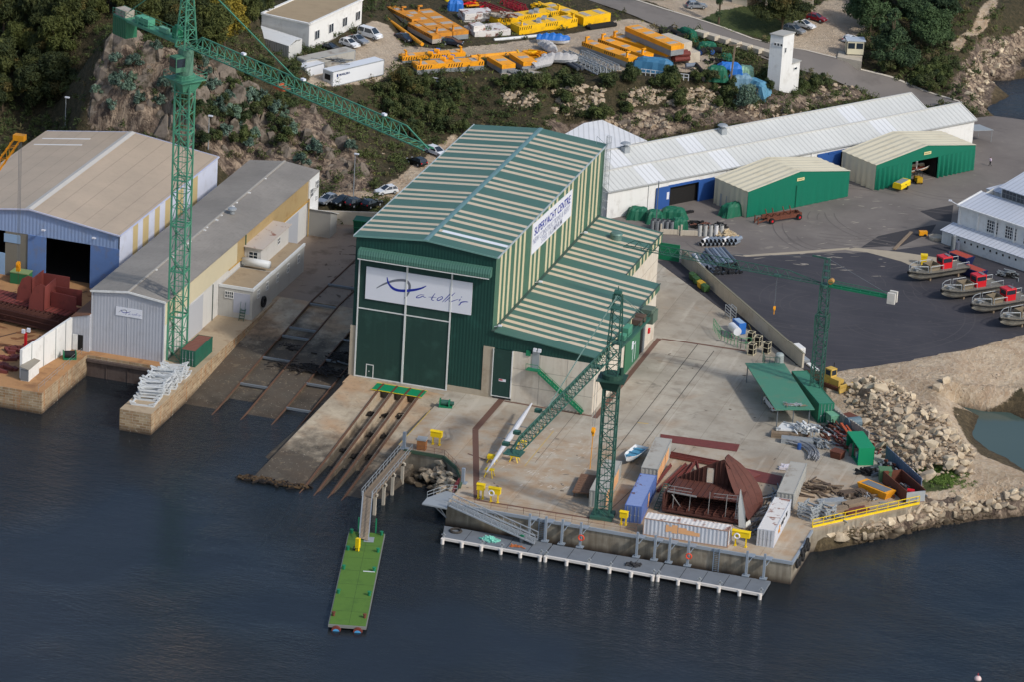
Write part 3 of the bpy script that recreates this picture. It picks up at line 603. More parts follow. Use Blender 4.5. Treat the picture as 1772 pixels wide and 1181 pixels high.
#  text and brush strokes
def text_mesh(body,size,mat,name,parent,origin,xdir,updir,width=None,height=None,off=.03,bold=0):
 cu=bpy.data.curves.new(name,'FONT');cu.body=body;cu.size=1;cu.offset=bold
 to=bpy.data.objects.new(name,cu);COL.objects.link(to);bpy.context.view_layer.update()
 dg=bpy.context.evaluated_depsgraph_get();me=bpy.data.meshes.new_from_object(to.evaluated_get(dg));bpy.data.objects.remove(to)
 n=len(me.vertices);a=np.empty(n*3,'f');me.vertices.foreach_get('co',a);a=a.reshape(-1,3)
 mn=a.min(0);mx=a.max(0);sx=(width/(mx[0]-mn[0])) if width else size;sy=(height/(mx[1]-mn[1])) if height else size
 X=Vector(xdir).normalized();U=Vector(updir).normalized();Nn=X.cross(U);O=Vector(origin)+Nn*off
 rt=rootof(parent);L=rt.location;co,si=math.cos(-rt.rotation_euler.z),math.sin(-rt.rotation_euler.z)
 out=[]
 for p in a:
  q=O+X*float((p[0]-mn[0])*sx)+U*float((p[1]-mn[1])*sy);out+=[(q.x-L.x)*co-(q.y-L.y)*si,(q.x-L.x)*si+(q.y-L.y)*co,q.z-L.z]
 me.vertices.foreach_set('co',np.array(out,'f'));me.materials.clear();me.materials.append(mat);me.update()
 o=bpy.data.objects.new(name,me);COL.objects.link(o);o.parent=parent;CH.setdefault(parent,[]).append(o);return o
def stroke(mb,pts,wd,fr,m=0):
 P2=[]
 n=len(pts)
 for i in range(n-1):
  p0=pts[max(i-1,0)];p1=pts[i];p2=pts[i+1];p3=pts[min(i+2,n-1)]
  for k in range(6):
   t=k/6;P2.append(tuple(.5*((2*p1[j])+(-p0[j]+p2[j])*t+(2*p0[j]-5*p1[j]+4*p2[j]-p3[j])*t*t+(-p0[j]+3*p1[j]-3*p2[j]+p3[j])*t**3) for j in(0,1)))
 P2.append(pts[-1]);N_=len(P2);vs=[];fs=[]
 for i,(u,v) in enumerate(P2):
  a=P2[max(i-1,0)];b=P2[min(i+1,N_-1)];dx,dy=b[0]-a[0],b[1]-a[1];L=math.hypot(dx,dy) or 1;t=i/(N_-1)
  w=wd(t)/2;vs+=[fr(u-dy/L*w,v+dx/L*w),fr(u+dy/L*w,v-dx/L*w)]
 for i in range(N_-1):fs.append((2*i,2*i+1,2*i+3,2*i+2))
 mb.add(vs,fs,m)
m_signw=P('sign_white',sr(218,220,226),.04,.5);m_sgrey=P('sign_grey_ink',sr(105,110,120),.15,.6);m_sblue=P('sign_blue_ink',sr(24,44,150),.08,.5);m_sgrey2=P('sign_lilac_ink',sr(160,165,190),.1,.5)
def logo(parent,tl,tr,bl,yoff,small=False,name='logo'):
 tl,tr,bl=Vector(tl),Vector(tr),Vector(bl);U=tr-tl;Vv=bl-tl;Nn=Vector((0,-1,0))*yoff
 def fr(u,v):return tl+U*u+Vv*v+Nn
 def fr2(u,v):return tl+U*u+Vv*v+Nn*1.6
 sc=lambda x,y:((x-130-(y-160)*-.03)/1545.,(y-160-(x-130)*.155)/470.)
 ww=U.length/16.7
 def W(ps):return[sc(*p) for p in ps]
 def add(ps,w,name,mat,f,tap=(.15,.15)):
  pass
 def mk(name,mat,strokes,f):
  mb=MB()
  for ps,w,kind in strokes:
   pts=[((p[0]*U.length),(p[1]*Vv.length)) for p in W(ps)]
   wd={'t':lambda t,w=w:w*ww*max(.08,math.sin(math.pi*min(1,t*.92+.04))**.7),'s':lambda t,w=w:w*ww*(.5+.5*math.sin(math.pi*t)),'e':lambda t,w=w:w*ww*max(.05,1-t**3)}[kind]
   stroke(mb,pts,wd,lambda u,v:f(u/U.length,v/Vv.length))
  return mb.build(name,mat,parent,world=True)
 mk('fish_arc_grey',m_sgrey,[([(280,475),(390,415),(520,370),(640,358),(720,375),(760,430),(755,510),(725,580),(690,622)],.42,'t')],fr)
 mk('fish_arc_blue',m_sblue,[([(433,315),(450,390),(500,460),(580,502),(690,512),(820,500),(930,475),(1003,440)],.42,'t')],fr2)
 mk('script_lettering',m_sblue,[
([(975,572),(920,570),(870,595),(865,612),(905,612),(950,592),(965,590),(975,606),(1003,605)],.13,'s'),
([(1132,548),(1095,605),(1085,640),(1118,654)],.14,'s'),([(1035,602),(1155,607)],.07,'s'),
([(1225,600),(1185,612),(1163,640),(1185,652),(1235,625),(1240,600),(1215,592)],.13,'s'),
([(1370,535),(1310,600),(1238,675)],.12,'s'),([(1420,537),(1350,605),(1272,675)],.12,'s'),
([(1330,650),(1352,668),(1375,664),(1470,632)],.12,'s'),([(1500,625),(1478,662)],.13,'s'),([(1512,596),(1518,604)],.2,'s'),
([(1472,718),(1490,712),(1510,680),(1560,668),(1612,672)],.17,'s')],fr)
#  the big striped shipyard hall
H=thing('shipyard_hall','tall shipyard hall with green and cream striped roof and fish logo over its doors','building',(0,0,0))
W0,L0,E0,R0=22.07,60.1,22.6,23.62
LX,LY,LN=38.27,35.7,32.7
lz=lambda x:10.95-(x-W0)*.112
mb=MB();mb.add([(0,0,8.1),(W0,0,8.1),(W0,0,E0-.05),(W0/2,0,R0-.05),(0,0,E0-.05)],[(0,1,2,3,4)]);mb.add([(15.4,-.0,.9),(21.0,0,.9),(21.0,0,8.1),(15.4,0,8.1)],[(0,1,2,3)])
mb.build('front_wall',m_dgreen,H)
mb=MB();mb.hexa([(W0,0,8.0),(LX,0,8.0),(LX,.3,8.0),(W0,.3,8.0),(W0,0,lz(W0)-.05),(LX,0,lz(LX)-.05),(LX,.3,lz(LX)-.05),(W0,.3,lz(W0)-.05)]);mb.build('front_wall',m_dgreen,H)
mb=MB();mb.add([(0,L0,0),(0,0,0),(0,0,E0-.05),(0,L0,E0-.05)],[(0,1,2,3)]);mb.add([(W0,L0,0),(0,L0,0),(0,L0,E0-.05),(W0/2,L0,R0-.05),(W0,L0,E0-.05)],[(0,1,2,3,4)]);mb.build('rear_wall',m_dgreen,H)
mb=MB();mb.add([(W0,0,8),(W0,L0,8),(W0,L0,E0-.05),(W0,0,E0-.05)],[(0,1,2,3)]);mb.build('striped_wall',m_stripew,H)
mb=MB();mb.slab([(-.25,-.25,E0),(W0/2,-.25,R0),(W0/2,L0+.25,R0),(-.25,L0+.25,E0)],.16);mb.slab([(W0/2,-.25,R0),(W0+.25,-.25,E0),(W0+.25,L0+.25,E0),(W0/2,L0+.25,R0)],.16)
rf=mb.build('roof',m_striper,H)
m_cap=P('roof_capping',sr(104,140,140),.1,.4,.2)
mb=MB();mb.xs([(W0/2-.42,R0-.01),(W0/2,R0+.09),(W0/2+.42,R0-.01)],-.3,L0+.3,axis='y');mb.build('ridge_cap',m_cap,rf)
m_trim=P('eave_trim',sr(185,195,195),.08,.4,.3)
mb=MB();mb.bb(-.42,-.3,E0-.2,-.25,L0+.3,E0+.06);mb.bb(W0+.25,-.3,E0-.2,W0+.4,L0+.3,E0+.04);mb.build('gutter',m_trim,rf)
mb=MB();mb.hexa([(-.25,-.34,E0-.2),(W0/2,-.34,R0-.2),(W0/2,-.25,R0-.2),(-.25,-.25,E0-.2),(-.25,-.34,E0+.03),(W0/2,-.34,R0+.03),(W0/2,-.25,R0+.03),(-.25,-.25,E0+.03)])
mb.hexa([(W0/2,-.34,R0-.2),(W0+.25,-.34,E0-.2),(W0+.25,-.25,E0-.2),(W0/2,-.25,R0-.2),(W0/2,-.34,R0+.03),(W0+.25,-.34,E0+.03),(W0+.25,-.25,E0+.03),(W0/2,-.25,R0+.03)]);mb.build('verge_trim',P('verge_green',sr(110,150,140),.1,.5),rf)
mb=MB();mb.slab([(W0/2+.9,5.1-.5,R0+.02-.9*.0924*1),(W0+.2,4.6,E0+.03),(W0+.2,5.6,E0+.03),(W0/2+.9,5.6,R0+.02-.083)],.02);mb.build('roof_light',P('pale_roof_light',sr(220,222,225),.05,.5),rf)
mb=MB();mb.bb(-.25,-.15,0,.9,.6,8.2);mb.bb(.0,.6,0,.3,L0,4)
mb.bb(20.9,-.12,0,22.6,.5,8.1);mb.bb(15.4,-.1,0,20.9,.2,.9)
mb.build('concrete_plinth',P('hall_base_concrete',sr(172,160,140),.1,.85,dirt=sr(130,112,90),damt=.5,dsc=.4,streak=.2),H)
mb=MB();mb.bb(25.6,-.1,0,LX+.02,.25,8.0)
for k in range(1):pass
mb.bb(LX-.25,.25,0,LX+.02,17.4,8.4);mb.bb(LX-.25,28.4,0,LX+.02,LY,8.3);mb.bb(LX-.25,17.4,6.1,LX+.02,28.4,8.4);mb.bb(LN,LY-.25,0,LX-.25,LY,8.2)
mb.bb(LN-.25,LY,0,LN,58,8.2);mb.bb(W0+.02,57.75,0,LN-.25,58,9.5);wl=mb.build('concrete_wall',P('pale_concrete_panels',sr(205,196,180),.08,.85,dirt=sr(160,140,115),damt=.4,dsc=.3,streak=.25),H)
jL=[]
for z in(2.6,5.3):jL+=[(25.7,-.115,z,LX,-.1,z+.05),(LX+.02,.3,z,LX+.035,17,z+.05),(LN,LY,z,LN+.015,58,z+.05)]
jL+=[(x,-.117,0,x+.05,-.1,8) for x in(29.8,34.1)]+[(LX+.02,y,0,LX+.037,y+.05,8) for y in(5.5,11.2)]
each('panel_joint',P('joint_grey',sr(140,132,120),.1,.9),wl,jL)
mb=MB();mb.slab([(W0+.4,-.4,lz(W0)),(LX+.3,-.4,lz(LX+.3)),(LX+.3,LY+.3,lz(LX+.3)),(W0+.4,LY+.3,lz(W0))],.15);mb.slab([(W0+.4,LY+.3,lz(W0)),(LN+.3,LY+.3,lz(LN+.3)),(LN+.3,58.3,lz(LN+.3)),(W0+.4,58.3,lz(W0))],.15)
lr=mb.build('lean_to_roof',m_striper,H)
mb=MB();mb.bb(LX+.3,-.4,lz(LX+.3)-1.05,LX+.4,LY+.3,lz(LX+.3)+.02);mb.bb(LN+.3,LY+.3,lz(LN+.3)-1.5,LN+.4,58.3,lz(LN+.3)+.02);mb.build('striped_fascia',m_stripew,lr)
mb=MB();mb.beam((LX+.42,-.4,lz(LX+.4)+.05),(LX+.42,LY+.3,lz(LX+.4)+.05),.14);mb.beam((LN+.42,LY+.3,lz(LN+.4)+.05),(LN+.42,58.3,lz(LN+.4)+.05),.14);mb.beam((W0+.2,-.4,lz(W0)+.03),(W0+.2,58.3,lz(W0)+.03),.5,.12);mb.build('gutter',P('dark_gutter',sr(60,80,72),.1,.5),lr)
mb=MB();mb.lathe([(.95,0),(.95,.9),(1.05,.95),(.9,1.2),(.2,1.3)],(27.5,50,lz(27.5)-.1),18);mb.build('roof_ventilator',P('vent_green',sr(96,124,116),.1,.5,.2),lr,smooth=False)
dr=MB();dr.bb(.9,-.22,0,8.3,-.02,19.4);dr.bb(8.5,-.24,0,15.35,-.02,19.3);dob=dr.build('sliding_door',m_dgreenp,H)
mb=MB();wb=P('white_door_frame',sr(210,212,208),.08,.5)
for x in(.8,15.42):mb.bb(x-.1,-.34,0,x+.1,-.2,19.5)
mb.bb(8.25,-.4,-.02,8.52,-.24,19.4);mb.bb(.9,-.32,11.15,15.4,-.2,11.32);mb.bb(.9,-.32,0,15.4,-.2,.14);mb.bb(15.33,-.35,0,15.55,-.25,19.3)
mb.build('door_frame',wb,dob)
mb=MB()
for a in(2.62,3.72):mb.bb(a-.06,-.28,.1,a+.06,-.22,2.15)
mb.bb(2.56,-.285,2.1,3.78,-.22,2.22);wd=mb.build('wicket_door_frame',wb,dob)
mb=MB();mb.bb(3.0,-.26,1.0,3.12,-.22,1.15);mb.build('handle',wb,wd)
mb=MB();mb.xs([(-.2,20.95),(-1.1,20.75),(-1.35,20.1),(-1.35,19.55),(-1.25,19.5),(-.2,19.5)],.7,21.6);aw=mb.build('door_canopy',P('canopy_green',sr(72,112,98),.06,.5,corr=('X',.4,.02)),H)
mb=MB();mb.bb(.8,-1.45,19.35,21.5,-1.37,19.48);mb.build('canopy_track',wb,aw)
tl,tr_,bl=(1.95,-.42,18.03),(18.7,-.42,18.03),(1.95,-.42,12.9)
mb=MB();mb.bb(1.95,-.42,12.9,18.7,-.26,18.03);sg=mb.build('sign_board',m_signw,H)
each('sign_post',wb,sg,[(8.28,-.5,12.9,8.5,-.42,19.4),(15.33,-.5,12.9,15.55,-.42,18.1)])
logo(sg,tl,tr_,bl,.012)
mb=MB();mb.hexa([(W0+.02,18.9,16.75),(W0+.12,18.9,16.75),(W0+.12,41.0,16.35),(W0+.02,41.0,16.35),(W0+.02,18.9,21.8),(W0+.12,18.9,21.8),(W0+.12,41.0,20.75),(W0+.02,41.0,20.75)]);s2=mb.build('side_sign_board',m_signw,H)
text_mesh('SUPERYACHT CENTRE',1,m_sblue,'lettering',s2,(W0+.12,19.9,19.55),(0,1,-.035),(0,0,1),20,1.35,bold=.012)
text_mesh('NEW CONSTRUCTIONS & REFIT',1,m_sgrey2,'lettering',s2,(W0+.12,19.4,18.25),(0,1,-.03),(0,0,1),20.4,1.0,bold=.004)
text_mesh('STEEL / ALUMINIUM',1,m_sgrey2,'lettering',s2,(W0+.12,24.1,17.05),(0,1,-.03),(0,0,1),11.5,.95,bold=.004)
mb=MB();mb.bb(22.6,-.2,.5,25.45,-.02,7.95);d2=mb.build('side_door',m_dgreenp,H);mb=MB();mb.bb(22.48,-.28,.4,22.6,-.1,8);mb.bb(25.45,-.28,.4,25.62,-.1,8);mb.bb(22.5,-.26,.38,25.6,-.1,.5);mb.build('door_frame',wb,d2)
mb=MB();mb.bb(23.6,-.22,2.9,24.7,-.2,3.3);mb.build('door_plate',m_signw,d2);mb=MB();mb.bb(23.65,-.23,3.05,24.2,-.22,3.25);mb.build('plate_print',m_red,d2)
m_sideg=P('side_door_green',sr(58,112,82),.08,.6)
mb=MB();mb.bb(LX+.02,17.6,0,LX+.2,26.2,6.1);d3=mb.build('side_door',m_sideg,H);mb=MB();mb.bb(LX+.2,17.3,6.0,LX+.3,29.2,6.35);mb.build('door_rail',P('bright_green',sr(36,150,90),.1,.5),d3)
mb=MB();mb.bb(LX-.1,26.3,0,LX+.0,28.4,6.1);mb.build('open_doorway',m_dark,H)
mb=MB();mb.bb(LX+.2,21.3,2.9,LX+.23,22.3,4.2);mb.bb(LX+.2,22.1,.6,LX+.26,22.2,3.5);mb.bb(LX+.2,23.4,.6,LX+.26,23.5,3.8);mb.bb(LX+.2,22.1,3.4,LX+.26,23.5,3.5);mb.build('door_fitting',m_signw,d3)
mb=MB();mb.bb(LX-.1,28.4,0,LX+.2,28.8,6.1);mb.bb(LX-.1,29.3,0,LX+.12,29.6,6.1);mb.build('door_column',m_galvd,H)
mb=MB();mb.bb(LX+.02,31.6,2.2,LX+.3,32.2,3.0);mb.build('fire_hose_box',m_red,H)
mb=MB();mb.bb(28.0,-1.3,5.75,30.0,-.1,5.85)
mb.build('stair_landing',m_green,H)
st=MB();st.beam((29.9,-1.25,5.7),(37.1,-1.25,.25),.12,.3);st.beam((29.9,-.35,5.7),(37.1,-.35,.25),.12,.3)
for i in range(22):t=(i+.5)/22;st.box((29.9+7.2*t,-.8,5.7-5.45*t),(.3,.9,.05))
st.build('stair_flight',m_green,H)
hr=MB();hr.beam((29.9,-1.28,6.7),(37.1,-1.28,1.2),.06);
for i in range(7):t=i/6;hr.beam((29.9+7.2*t,-1.28,5.7-5.45*t),(29.9+7.2*t,-1.28,6.7-5.5*t),.06)
hr.beam((28,-1.28,6.8),(29.9,-1.28,6.8),.06);hr.beam((28,-1.28,5.8),(28,-1.28,6.8),.06);hr.build('handrail',m_green,H)
mb=MB();mb.bb(28.6,-.2,5.85,29.7,-.1,8.7);ud=mb.build('upper_door',m_galv,H)
for x in(28.75,29.45):
 mb=MB();mb.bb(x,-.55,8.6,x+.5,-.2,9.1);mb.build('wall_lamp',m_signw,H)
mb=MB();mb.bb(27.6,-.3,7.7,28.3,-.1,8.5);mb.build('wall_box',m_green,H)
mb=MB()
for y in(58.9,59.6):mb.beam((W0+.45,y,10),(W0+.45,y,E0+1.8),.07)
for i in range(34):mb.beam((W0+.45,58.9,10.3+i*.4),(W0+.45,59.6,10.3+i*.4),.04)
for z in(12,13.4,14.8,16.2,17.6,19,20.4,21.8,23.2,24.2):mb.torus((W0+.8,59.25,z),.42,.035,8,4)
for a in range(4):mb.beam((W0+.8+.42*math.cos(a*1.05-1.5),59.25+.42*math.sin(a*1.05-1.5),12),(W0+.8+.42*math.cos(a*1.05-1.5),59.25+.42*math.sin(a*1.05-1.5),24.2),.035)
mb.beam((W0+.5,59,E0+.2),(W0-1.2,59,E0+1.5),.06);mb.beam((W0-1.2,59,E0),(W0-1.2,59,E0+1.5),.06);mb.build('caged_ladder',m_galv,H)
for y in(22.0,47.5,.6):
 mb=MB();mb.beam((W0+.1,y,11.3),(W0+.9,y,11.6),.08);mb.box((W0+1.0,y,11.6),(.5,.4,.2));mb.build('wall_lamp',m_signw,H)
def quad4(A,B,C):A,B,C=Vector(A[:2]),Vector(B[:2]),Vector(C[:2]);return[A,B,C,A+C-B]
def lerp2(a,b,t):return(a[0]+(b[0]-a[0])*t,a[1]+(b[1]-a[1])*t)
class Fr:
 def __init__(s,o,d):s.o=Vector(o[:2]);s.u=Vector(d[:2]).normalized();s.n=Vector((-s.u.y,s.u.x))
 def p(s,a,b,z):q=s.o+s.u*a+s.n*b;return(q.x,q.y,z)
 def bb(s,mb,a0,b0,z0,a1,b1,z1,m=0):
  return mb.hexa([s.p(a0,b0,z0),s.p(a1,b0,z0),s.p(a1,b1,z0),s.p(a0,b1,z0),s.p(a0,b0,z1),s.p(a1,b0,z1),s.p(a1,b1,z1),s.p(a0,b1,z1)],m)
def window(parent,fr,a,z,w,h,mullions=1,rows=1,b=0,frame=None,name='window'):
 mb=MB();fr.bb(mb,a,b-.06,z,a+w,b+.02,z+h);f=mb.build(name,m_glass,parent,world=True)
 mb=MB();t=.09
 fr.bb(mb,a-t,b-.12,z-t,a+w+t,b-.03,z);fr.bb(mb,a-t,b-.12,z+h,a+w+t,b-.03,z+h+t);fr.bb(mb,a-t,b-.12,z,a,b-.03,z+h);fr.bb(mb,a+w,b-.12,z,a+w+t,b-.03,z+h)
 for k in range(1,mullions+1):x=a+w*k/(mullions+1);fr.bb(mb,x-.04,b-.11,z,x+.04,b-.04,z+h)
 for k in range(1,rows+1):y=z+h*k/(rows+1);fr.bb(mb,a,b-.105,y-.04,a+w,b-.045,y+.04)
 mb.build('frame',frame or m_white,f,world=True);return f
def lamp_arm(parent,p,q,wd=False):
 mb=MB();mb.beam(p,q,.1);mb.box((q[0],q[1],q[2]),(.55,.35,.2));return mb.build('wall_lamp',m_signw,parent,world=True)
B1=thing('fabrication_shed','wide blue fabrication shed with plain brown roof at the left edge','building',(-60.7,18.5,0))
m_bluec=P('blue_corrugated',sr(138,160,196),.1,.6,dirt=sr(140,145,150),damt=.35,corr=('X',.6,.015));m_bluep=P('blue_worn_panel',sr(98,128,178),.18,.7,dirt=sr(120,120,125),damt=.6,dsc=.5)
m_roofb=mat_roof('brown_dusty_roof',sr(172,156,136),sr(184,166,144),0,3.0,None,.25);x0,x1,y0,y1=-76.2,-45.3,18.5,62.3;er,rr=9.7,11.8
mb=MB();mb.hexa([(x0,y0,7.4),(-60.7,y0,7.4),(-60.7,y0+.3,7.4),(x0,y0+.3,7.4),(x0,y0,er),(-60.7,y0,rr),(-60.7,y0+.3,rr),(x0,y0+.3,er)]);mb.hexa([(-60.7,y0,7.4),(x1,y0,7.3),(x1,y0+.3,7.3),(-60.7,y0+.3,7.4),(-60.7,y0,rr),(x1,y0,er),(x1,y0+.3,er),(-60.7,y0+.3,rr)])
mb.build('front_gable',m_bluec,B1,world=True)
mb=MB();mb.bb(-50.2,y0-.05,0,x1,y0+.2,7.3);pn=mb.build('door_panel',m_bluep,B1,world=True)
mb=MB();mb.bb(-60.9,y0-.1,0,-57.8,y0+.1,7.4);mb.build('door_panel',m_bluep,B1,world=True)
mb=MB();mb.bb(-64.8,y0-.02,0,-62.7,y0+.3,7.4);mb.bb(-62.7,y0+.05,0,-60.9,y0+.3,7.4);mb.build('pier_panel',P('shed_grey_post',sr(122,118,106),.15,.8),B1,world=True)
each('door_panel',P('pale_blue_panel',sr(140,170,200),.15,.7),B1,[(-66.5,y0-.1,0,-64.8,y0+.2,3.6),(-65,y0-.1,5.6,-62.2,y0-.03,7)])
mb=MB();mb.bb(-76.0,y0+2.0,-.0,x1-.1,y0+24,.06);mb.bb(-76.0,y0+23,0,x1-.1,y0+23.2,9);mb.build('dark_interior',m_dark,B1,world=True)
mb=MB();mb.slab([(x0-.2,y0-.3,er),(-60.7,y0-.3,rr),(-60.7,y1,rr),(x0-.2,y1,er)],.15);mb.slab([(-60.7,y0-.3,rr),(x1+.2,y0-.3,er),(x1+.2,y1,er),(-60.7,y1,rr)],.15);r1=mb.build('roof',m_roofb,B1,world=True)
mb=MB();mb.xs([(-61.4,rr+.0),(-60.7,rr+.18),(-60.0,rr+.0)],y0-.35,y1+.05,axis='y');mb.build('ridge_cap',P('ridge_grey',sr(190,186,178),.1,.6),r1,world=True)
mb=MB();mb.beam((x1+.25,y0-.3,er),(x1+.25,y1,er),.2);mb.beam((-60.7,y0-.38,rr-.05),(x1+.2,y0-.38,er-.05),.16,.22);mb.beam((x0,y0-.38,er-.05),(-60.7,y0-.38,rr-.05),.16,.22);mb.beam((-60.7,y1+.1,rr-.05),(x1+.2,y1+.1,er-.05),.12,.25);mb.beam((x0,y1+.1,er-.05),(-60.7,y1+.1,rr-.05),.12,.25);mb.build('verge_trim',P('pale_verge',sr(190,195,215),.1,.5),r1,world=True)
mb=MB()
for y in(54,57.6):mb.slab([(x0+1,y,er+.16),(-66.5,y,er+1.37),(-66.5,y+.5,er+1.37),(x0+1,y+.5,er+.16)],.05)
mb.build('roof_strip',m_white,r1,world=True)
m_side_w=P('pale_blue_white_sheet',sr(205,210,225),.06,.6,dirt=sr(170,165,160),damt=.3);m_side_c=P('tan_sheet',sr(196,176,128),.12,.6)
mb=MB();mb.bb(x1-.3,y0,0,x1,y1,2.6);mb.build('base_wall',P('dark_base_wall',sr(108,98,88),.15,.9),B1,world=True)
for i,(a,b,mm) in enumerate(((18.5,22.6,0),(22.6,24.1,1),(24.1,26.3,2),(26.3,28.4,1),(28.4,31,2),(31,33.6,1),(33.6,35.8,2),(35.8,38.2,1),(38.2,40.5,2),(40.5,43.5,1),(43.5,46.5,2),(46.5,50,1),(50,53,2),(53,62.3,0))):
 mb=MB();mb.bb(x1-.2,a,2.6,x1+.05,b,er-.05);mb.build('wall_sheet',m_side_c if mm==2 else m_side_w,B1,world=True)
mb=MB();mb.bb(x0,y0,0,x0+.2,y1,er);mb.hexa([(x0,y1-.2,0),(x1,y1-.2,0),(x1,y1,0),(x0,y1,0),(x0,y1-.2,er),(x1,y1-.2,er),(x1,y1,er),(x0,y1,er)]);mb.build('rear_wall',m_side_w,B1,world=True)
for x in(-57.9,-49.3):lamp_arm(B1,(x,y0,8.6),(x,y0-1,8.9))
B2=thing('long_boat_shed','long grey boat shed with dull fibre-cement roof and small fish logo on its end','building',(-33.4,-7.5,0))
xa,xb,ya,yb,e2,r2=-39.35,-27.5,-7.5,62.4,10.0,10.75
m_fib=mat_roof('fibre_cement_roof',sr(132,126,117),sr(150,143,133),0,.5,None,.5,fib=True);m_gsheet=P('grey_sheet_wall',sr(172,175,182),.08,.6,dirt=sr(140,135,130),damt=.3,dsc=.3,corr=('X',.5,.01))
mb=MB();mb.add([(xa,ya,0),(xb,ya,0),(xb,ya,e2),(-33.4,ya,r2),(xa,ya,e2)],[(0,1,2,3,4)]);mb.build('end_wall',m_gsheet,B2,world=True)
each('corner_trim',P('grey_trim',sr(190,192,196),.08,.6),B2,[(-33.5,ya-.06,0,-33.4,ya-.01,9.6),(xa-.05,ya-.1,-.1,xa+.15,ya+.1,e2),(xb-.15,ya-.1,-.1,xb+.05,ya+.1,e2)])
mb=MB();mb.slab([(xa-.3,ya-.25,e2),(-33.4,ya-.25,r2),(-33.4,yb,r2),(xa-.3,yb,e2)],.12);mb.slab([(-33.4,ya-.25,r2),(xb+.35,ya-.25,e2),(xb+.35,yb,e2),(-33.4,yb,r2)],.12);r_=mb.build('roof',m_fib,B2,world=True)
mb=MB();mb.beam((-33.4,ya-.2,r2+.04),(-33.4,yb,r2+.04),.35,.1)
mb.build('ridge_cap',P('pale_ridge',sr(165,160,150),.2,.8),r_,world=True)
mb=MB();mb.beam((xa-.2,ya-.32,e2-.05),(-33.4,ya-.32,r2-.05),.12,.3);mb.beam((-33.4,ya-.32,r2-.05),(xb+.3,ya-.32,e2-.05),.12,.3);mb.build('verge_trim',m_white,r_,world=True)
mb=MB();mb.lathe([(.4,0),(.4,.7),(.75,.75),(.7,.95),(.1,1.1)],(-32.0,33.5,r2-.1),14);mb.build('roof_ventilator',m_galv,r_,world=True)
for k,y in enumerate((3,9.5,15.7,16.6,17.6,23.6,25,29,31.5,36.5,38.5,44,52)):
 mb=MB();mb.slab([(-33.6+.2*(k%2),y,r2+.06),(-33.0+.2*(k%2),y,r2+.05),(-33.0+.2*(k%2),y+.45,r2+.05),(-33.6,y+.45,r2+.06)],.1);mb.build('ridge_patch',m_white,r_,world=True)
for y,z0,z1,mt in((-7.5,6.0,9.95,0),(-7.5,0,6.0,1)):
 pass
mb=MB();mb.bb(xb-.2,ya,6.1,xb+.02,24,e2-.1);mb.build('upper_cladding',m_cream,B2,world=True)
mb=MB();mb.bb(xb-.2,24,6.1,xb+.05,57.5,e2-.1);mb.build('tan_cladding',P('tan_corrugated',sr(176,152,108),.15,.6,dirt=sr(150,118,72),damt=.6,dsc=.4),B2,world=True)
mb=MB();mb.bb(xb-.2,ya,0,xb,57.5,6.1);mb.build('side_wall',P('grimy_white_wall',sr(208,206,200),.08,.7,dirt=sr(165,160,152),damt=.45,dsc=.3,streak=.2),B2,world=True)
mb=MB();mb.bb(xb-.2,57.5,0,xb+.25,62.4,e2-.1);mb.bb(xa,62.2,0,xb,62.4,e2);mb.bb(xa,ya,0,xa+.2,62.4,e2);mb.build('white_end_block',m_white,B2,world=True)
mb=MB();mb.bb(xb,2,0,xb+.06,9,5.8);mb.build('wall_sheet',P('pale_grey_sheet',sr(180,182,186),.06,.7),B2,world=True)
mb=MB();mb.bb(xb,44,0,xb+.08,53,5.6);mb.build('sliding_door',P('pale_grey_door',sr(176,178,182),.06,.7),B2,world=True)
mb=MB();mb.beam((xb+.1,13.2,0),(xb+.1,13.2,6),.12);mb.build('downpipe',P('grey_pipe',sr(90,100,95),.1,.6),B2,world=True)
mb=MB();mb.beam((xb+.15,27.5,5),(xb+.15,27.5,e2),.14);mb.build('downpipe',P('green_pipe',sr(40,95,75),.1,.6),B2,world=True)
mb=MB();mb.beam((xb+.35,57.4,0),(xb+.35,57.4,6.6),.14);mb.beam((xb+.2,20,6.15),(xb+.2,57.5,6.15),.12);mb.build('downpipe',P('ochre_pipe',sr(190,150,70),.1,.6),B2,world=True)
fs=Fr((xb+.25,57.6),(0,1))
for a,z,w_,h_ in((.6,6.6,1.2,1.3),(2.6,7.0,.7,.6),(1.0,2.6,1.1,1.6),(3.4,5.2,.6,.7),(3.1,7.2,1.2,1.4)):window(B2,Fr((xb+.27,57.5),(0,1)),a,z,w_,h_)
mb=MB();mb.bb(-35.4,ya-.1,6.65,-31.15,ya-.03,8.04);s3=mb.build('sign_board',m_signw,B2,world=True);logo(s3,(-35.4,ya-.1,8.04),(-31.15,ya-.1,8.04),(-35.4,ya-.1,6.65),.012)
mb=MB();mb.xs([(58.0,0),(58.0,4.6),(61.4,3.2),(61.4,0)],xb+.26,xb+4.0);mb.build('lean_to_shed',P('grey_block',sr(150,148,142),.1,.8),B2,world=True)
mb=MB();mb.slab([(xb+.2,57.8,4.75),(xb+4.3,57.8,4.75),(xb+4.3,61.6,3.3),(xb+.2,61.6,3.3)],.08);mb.build('lean_to_roof',m_whitem,B2,world=True)
mb=MB();mb.hexa([(-42.2,-8.2,0),(-39.4,-8.2,0),(-39.4,16,0),(-42.2,16,0),(-42.2,-8.2,5.5),(-39.4,-8.2,6.2),(-39.4,16,6.2),(-42.2,16,5.5)]);an=mb.build('side_annex',m_gsheet,B2,world=True)
mb=MB();mb.slab([(-42.4,-8.4,5.55),(-39.4,-8.4,6.3),(-39.4,16.2,6.3),(-42.4,16.2,5.55)],.08);mb.build('annex_roof',P('rusty_brown_roof',sr(120,82,58),.2,.8),an,world=True)
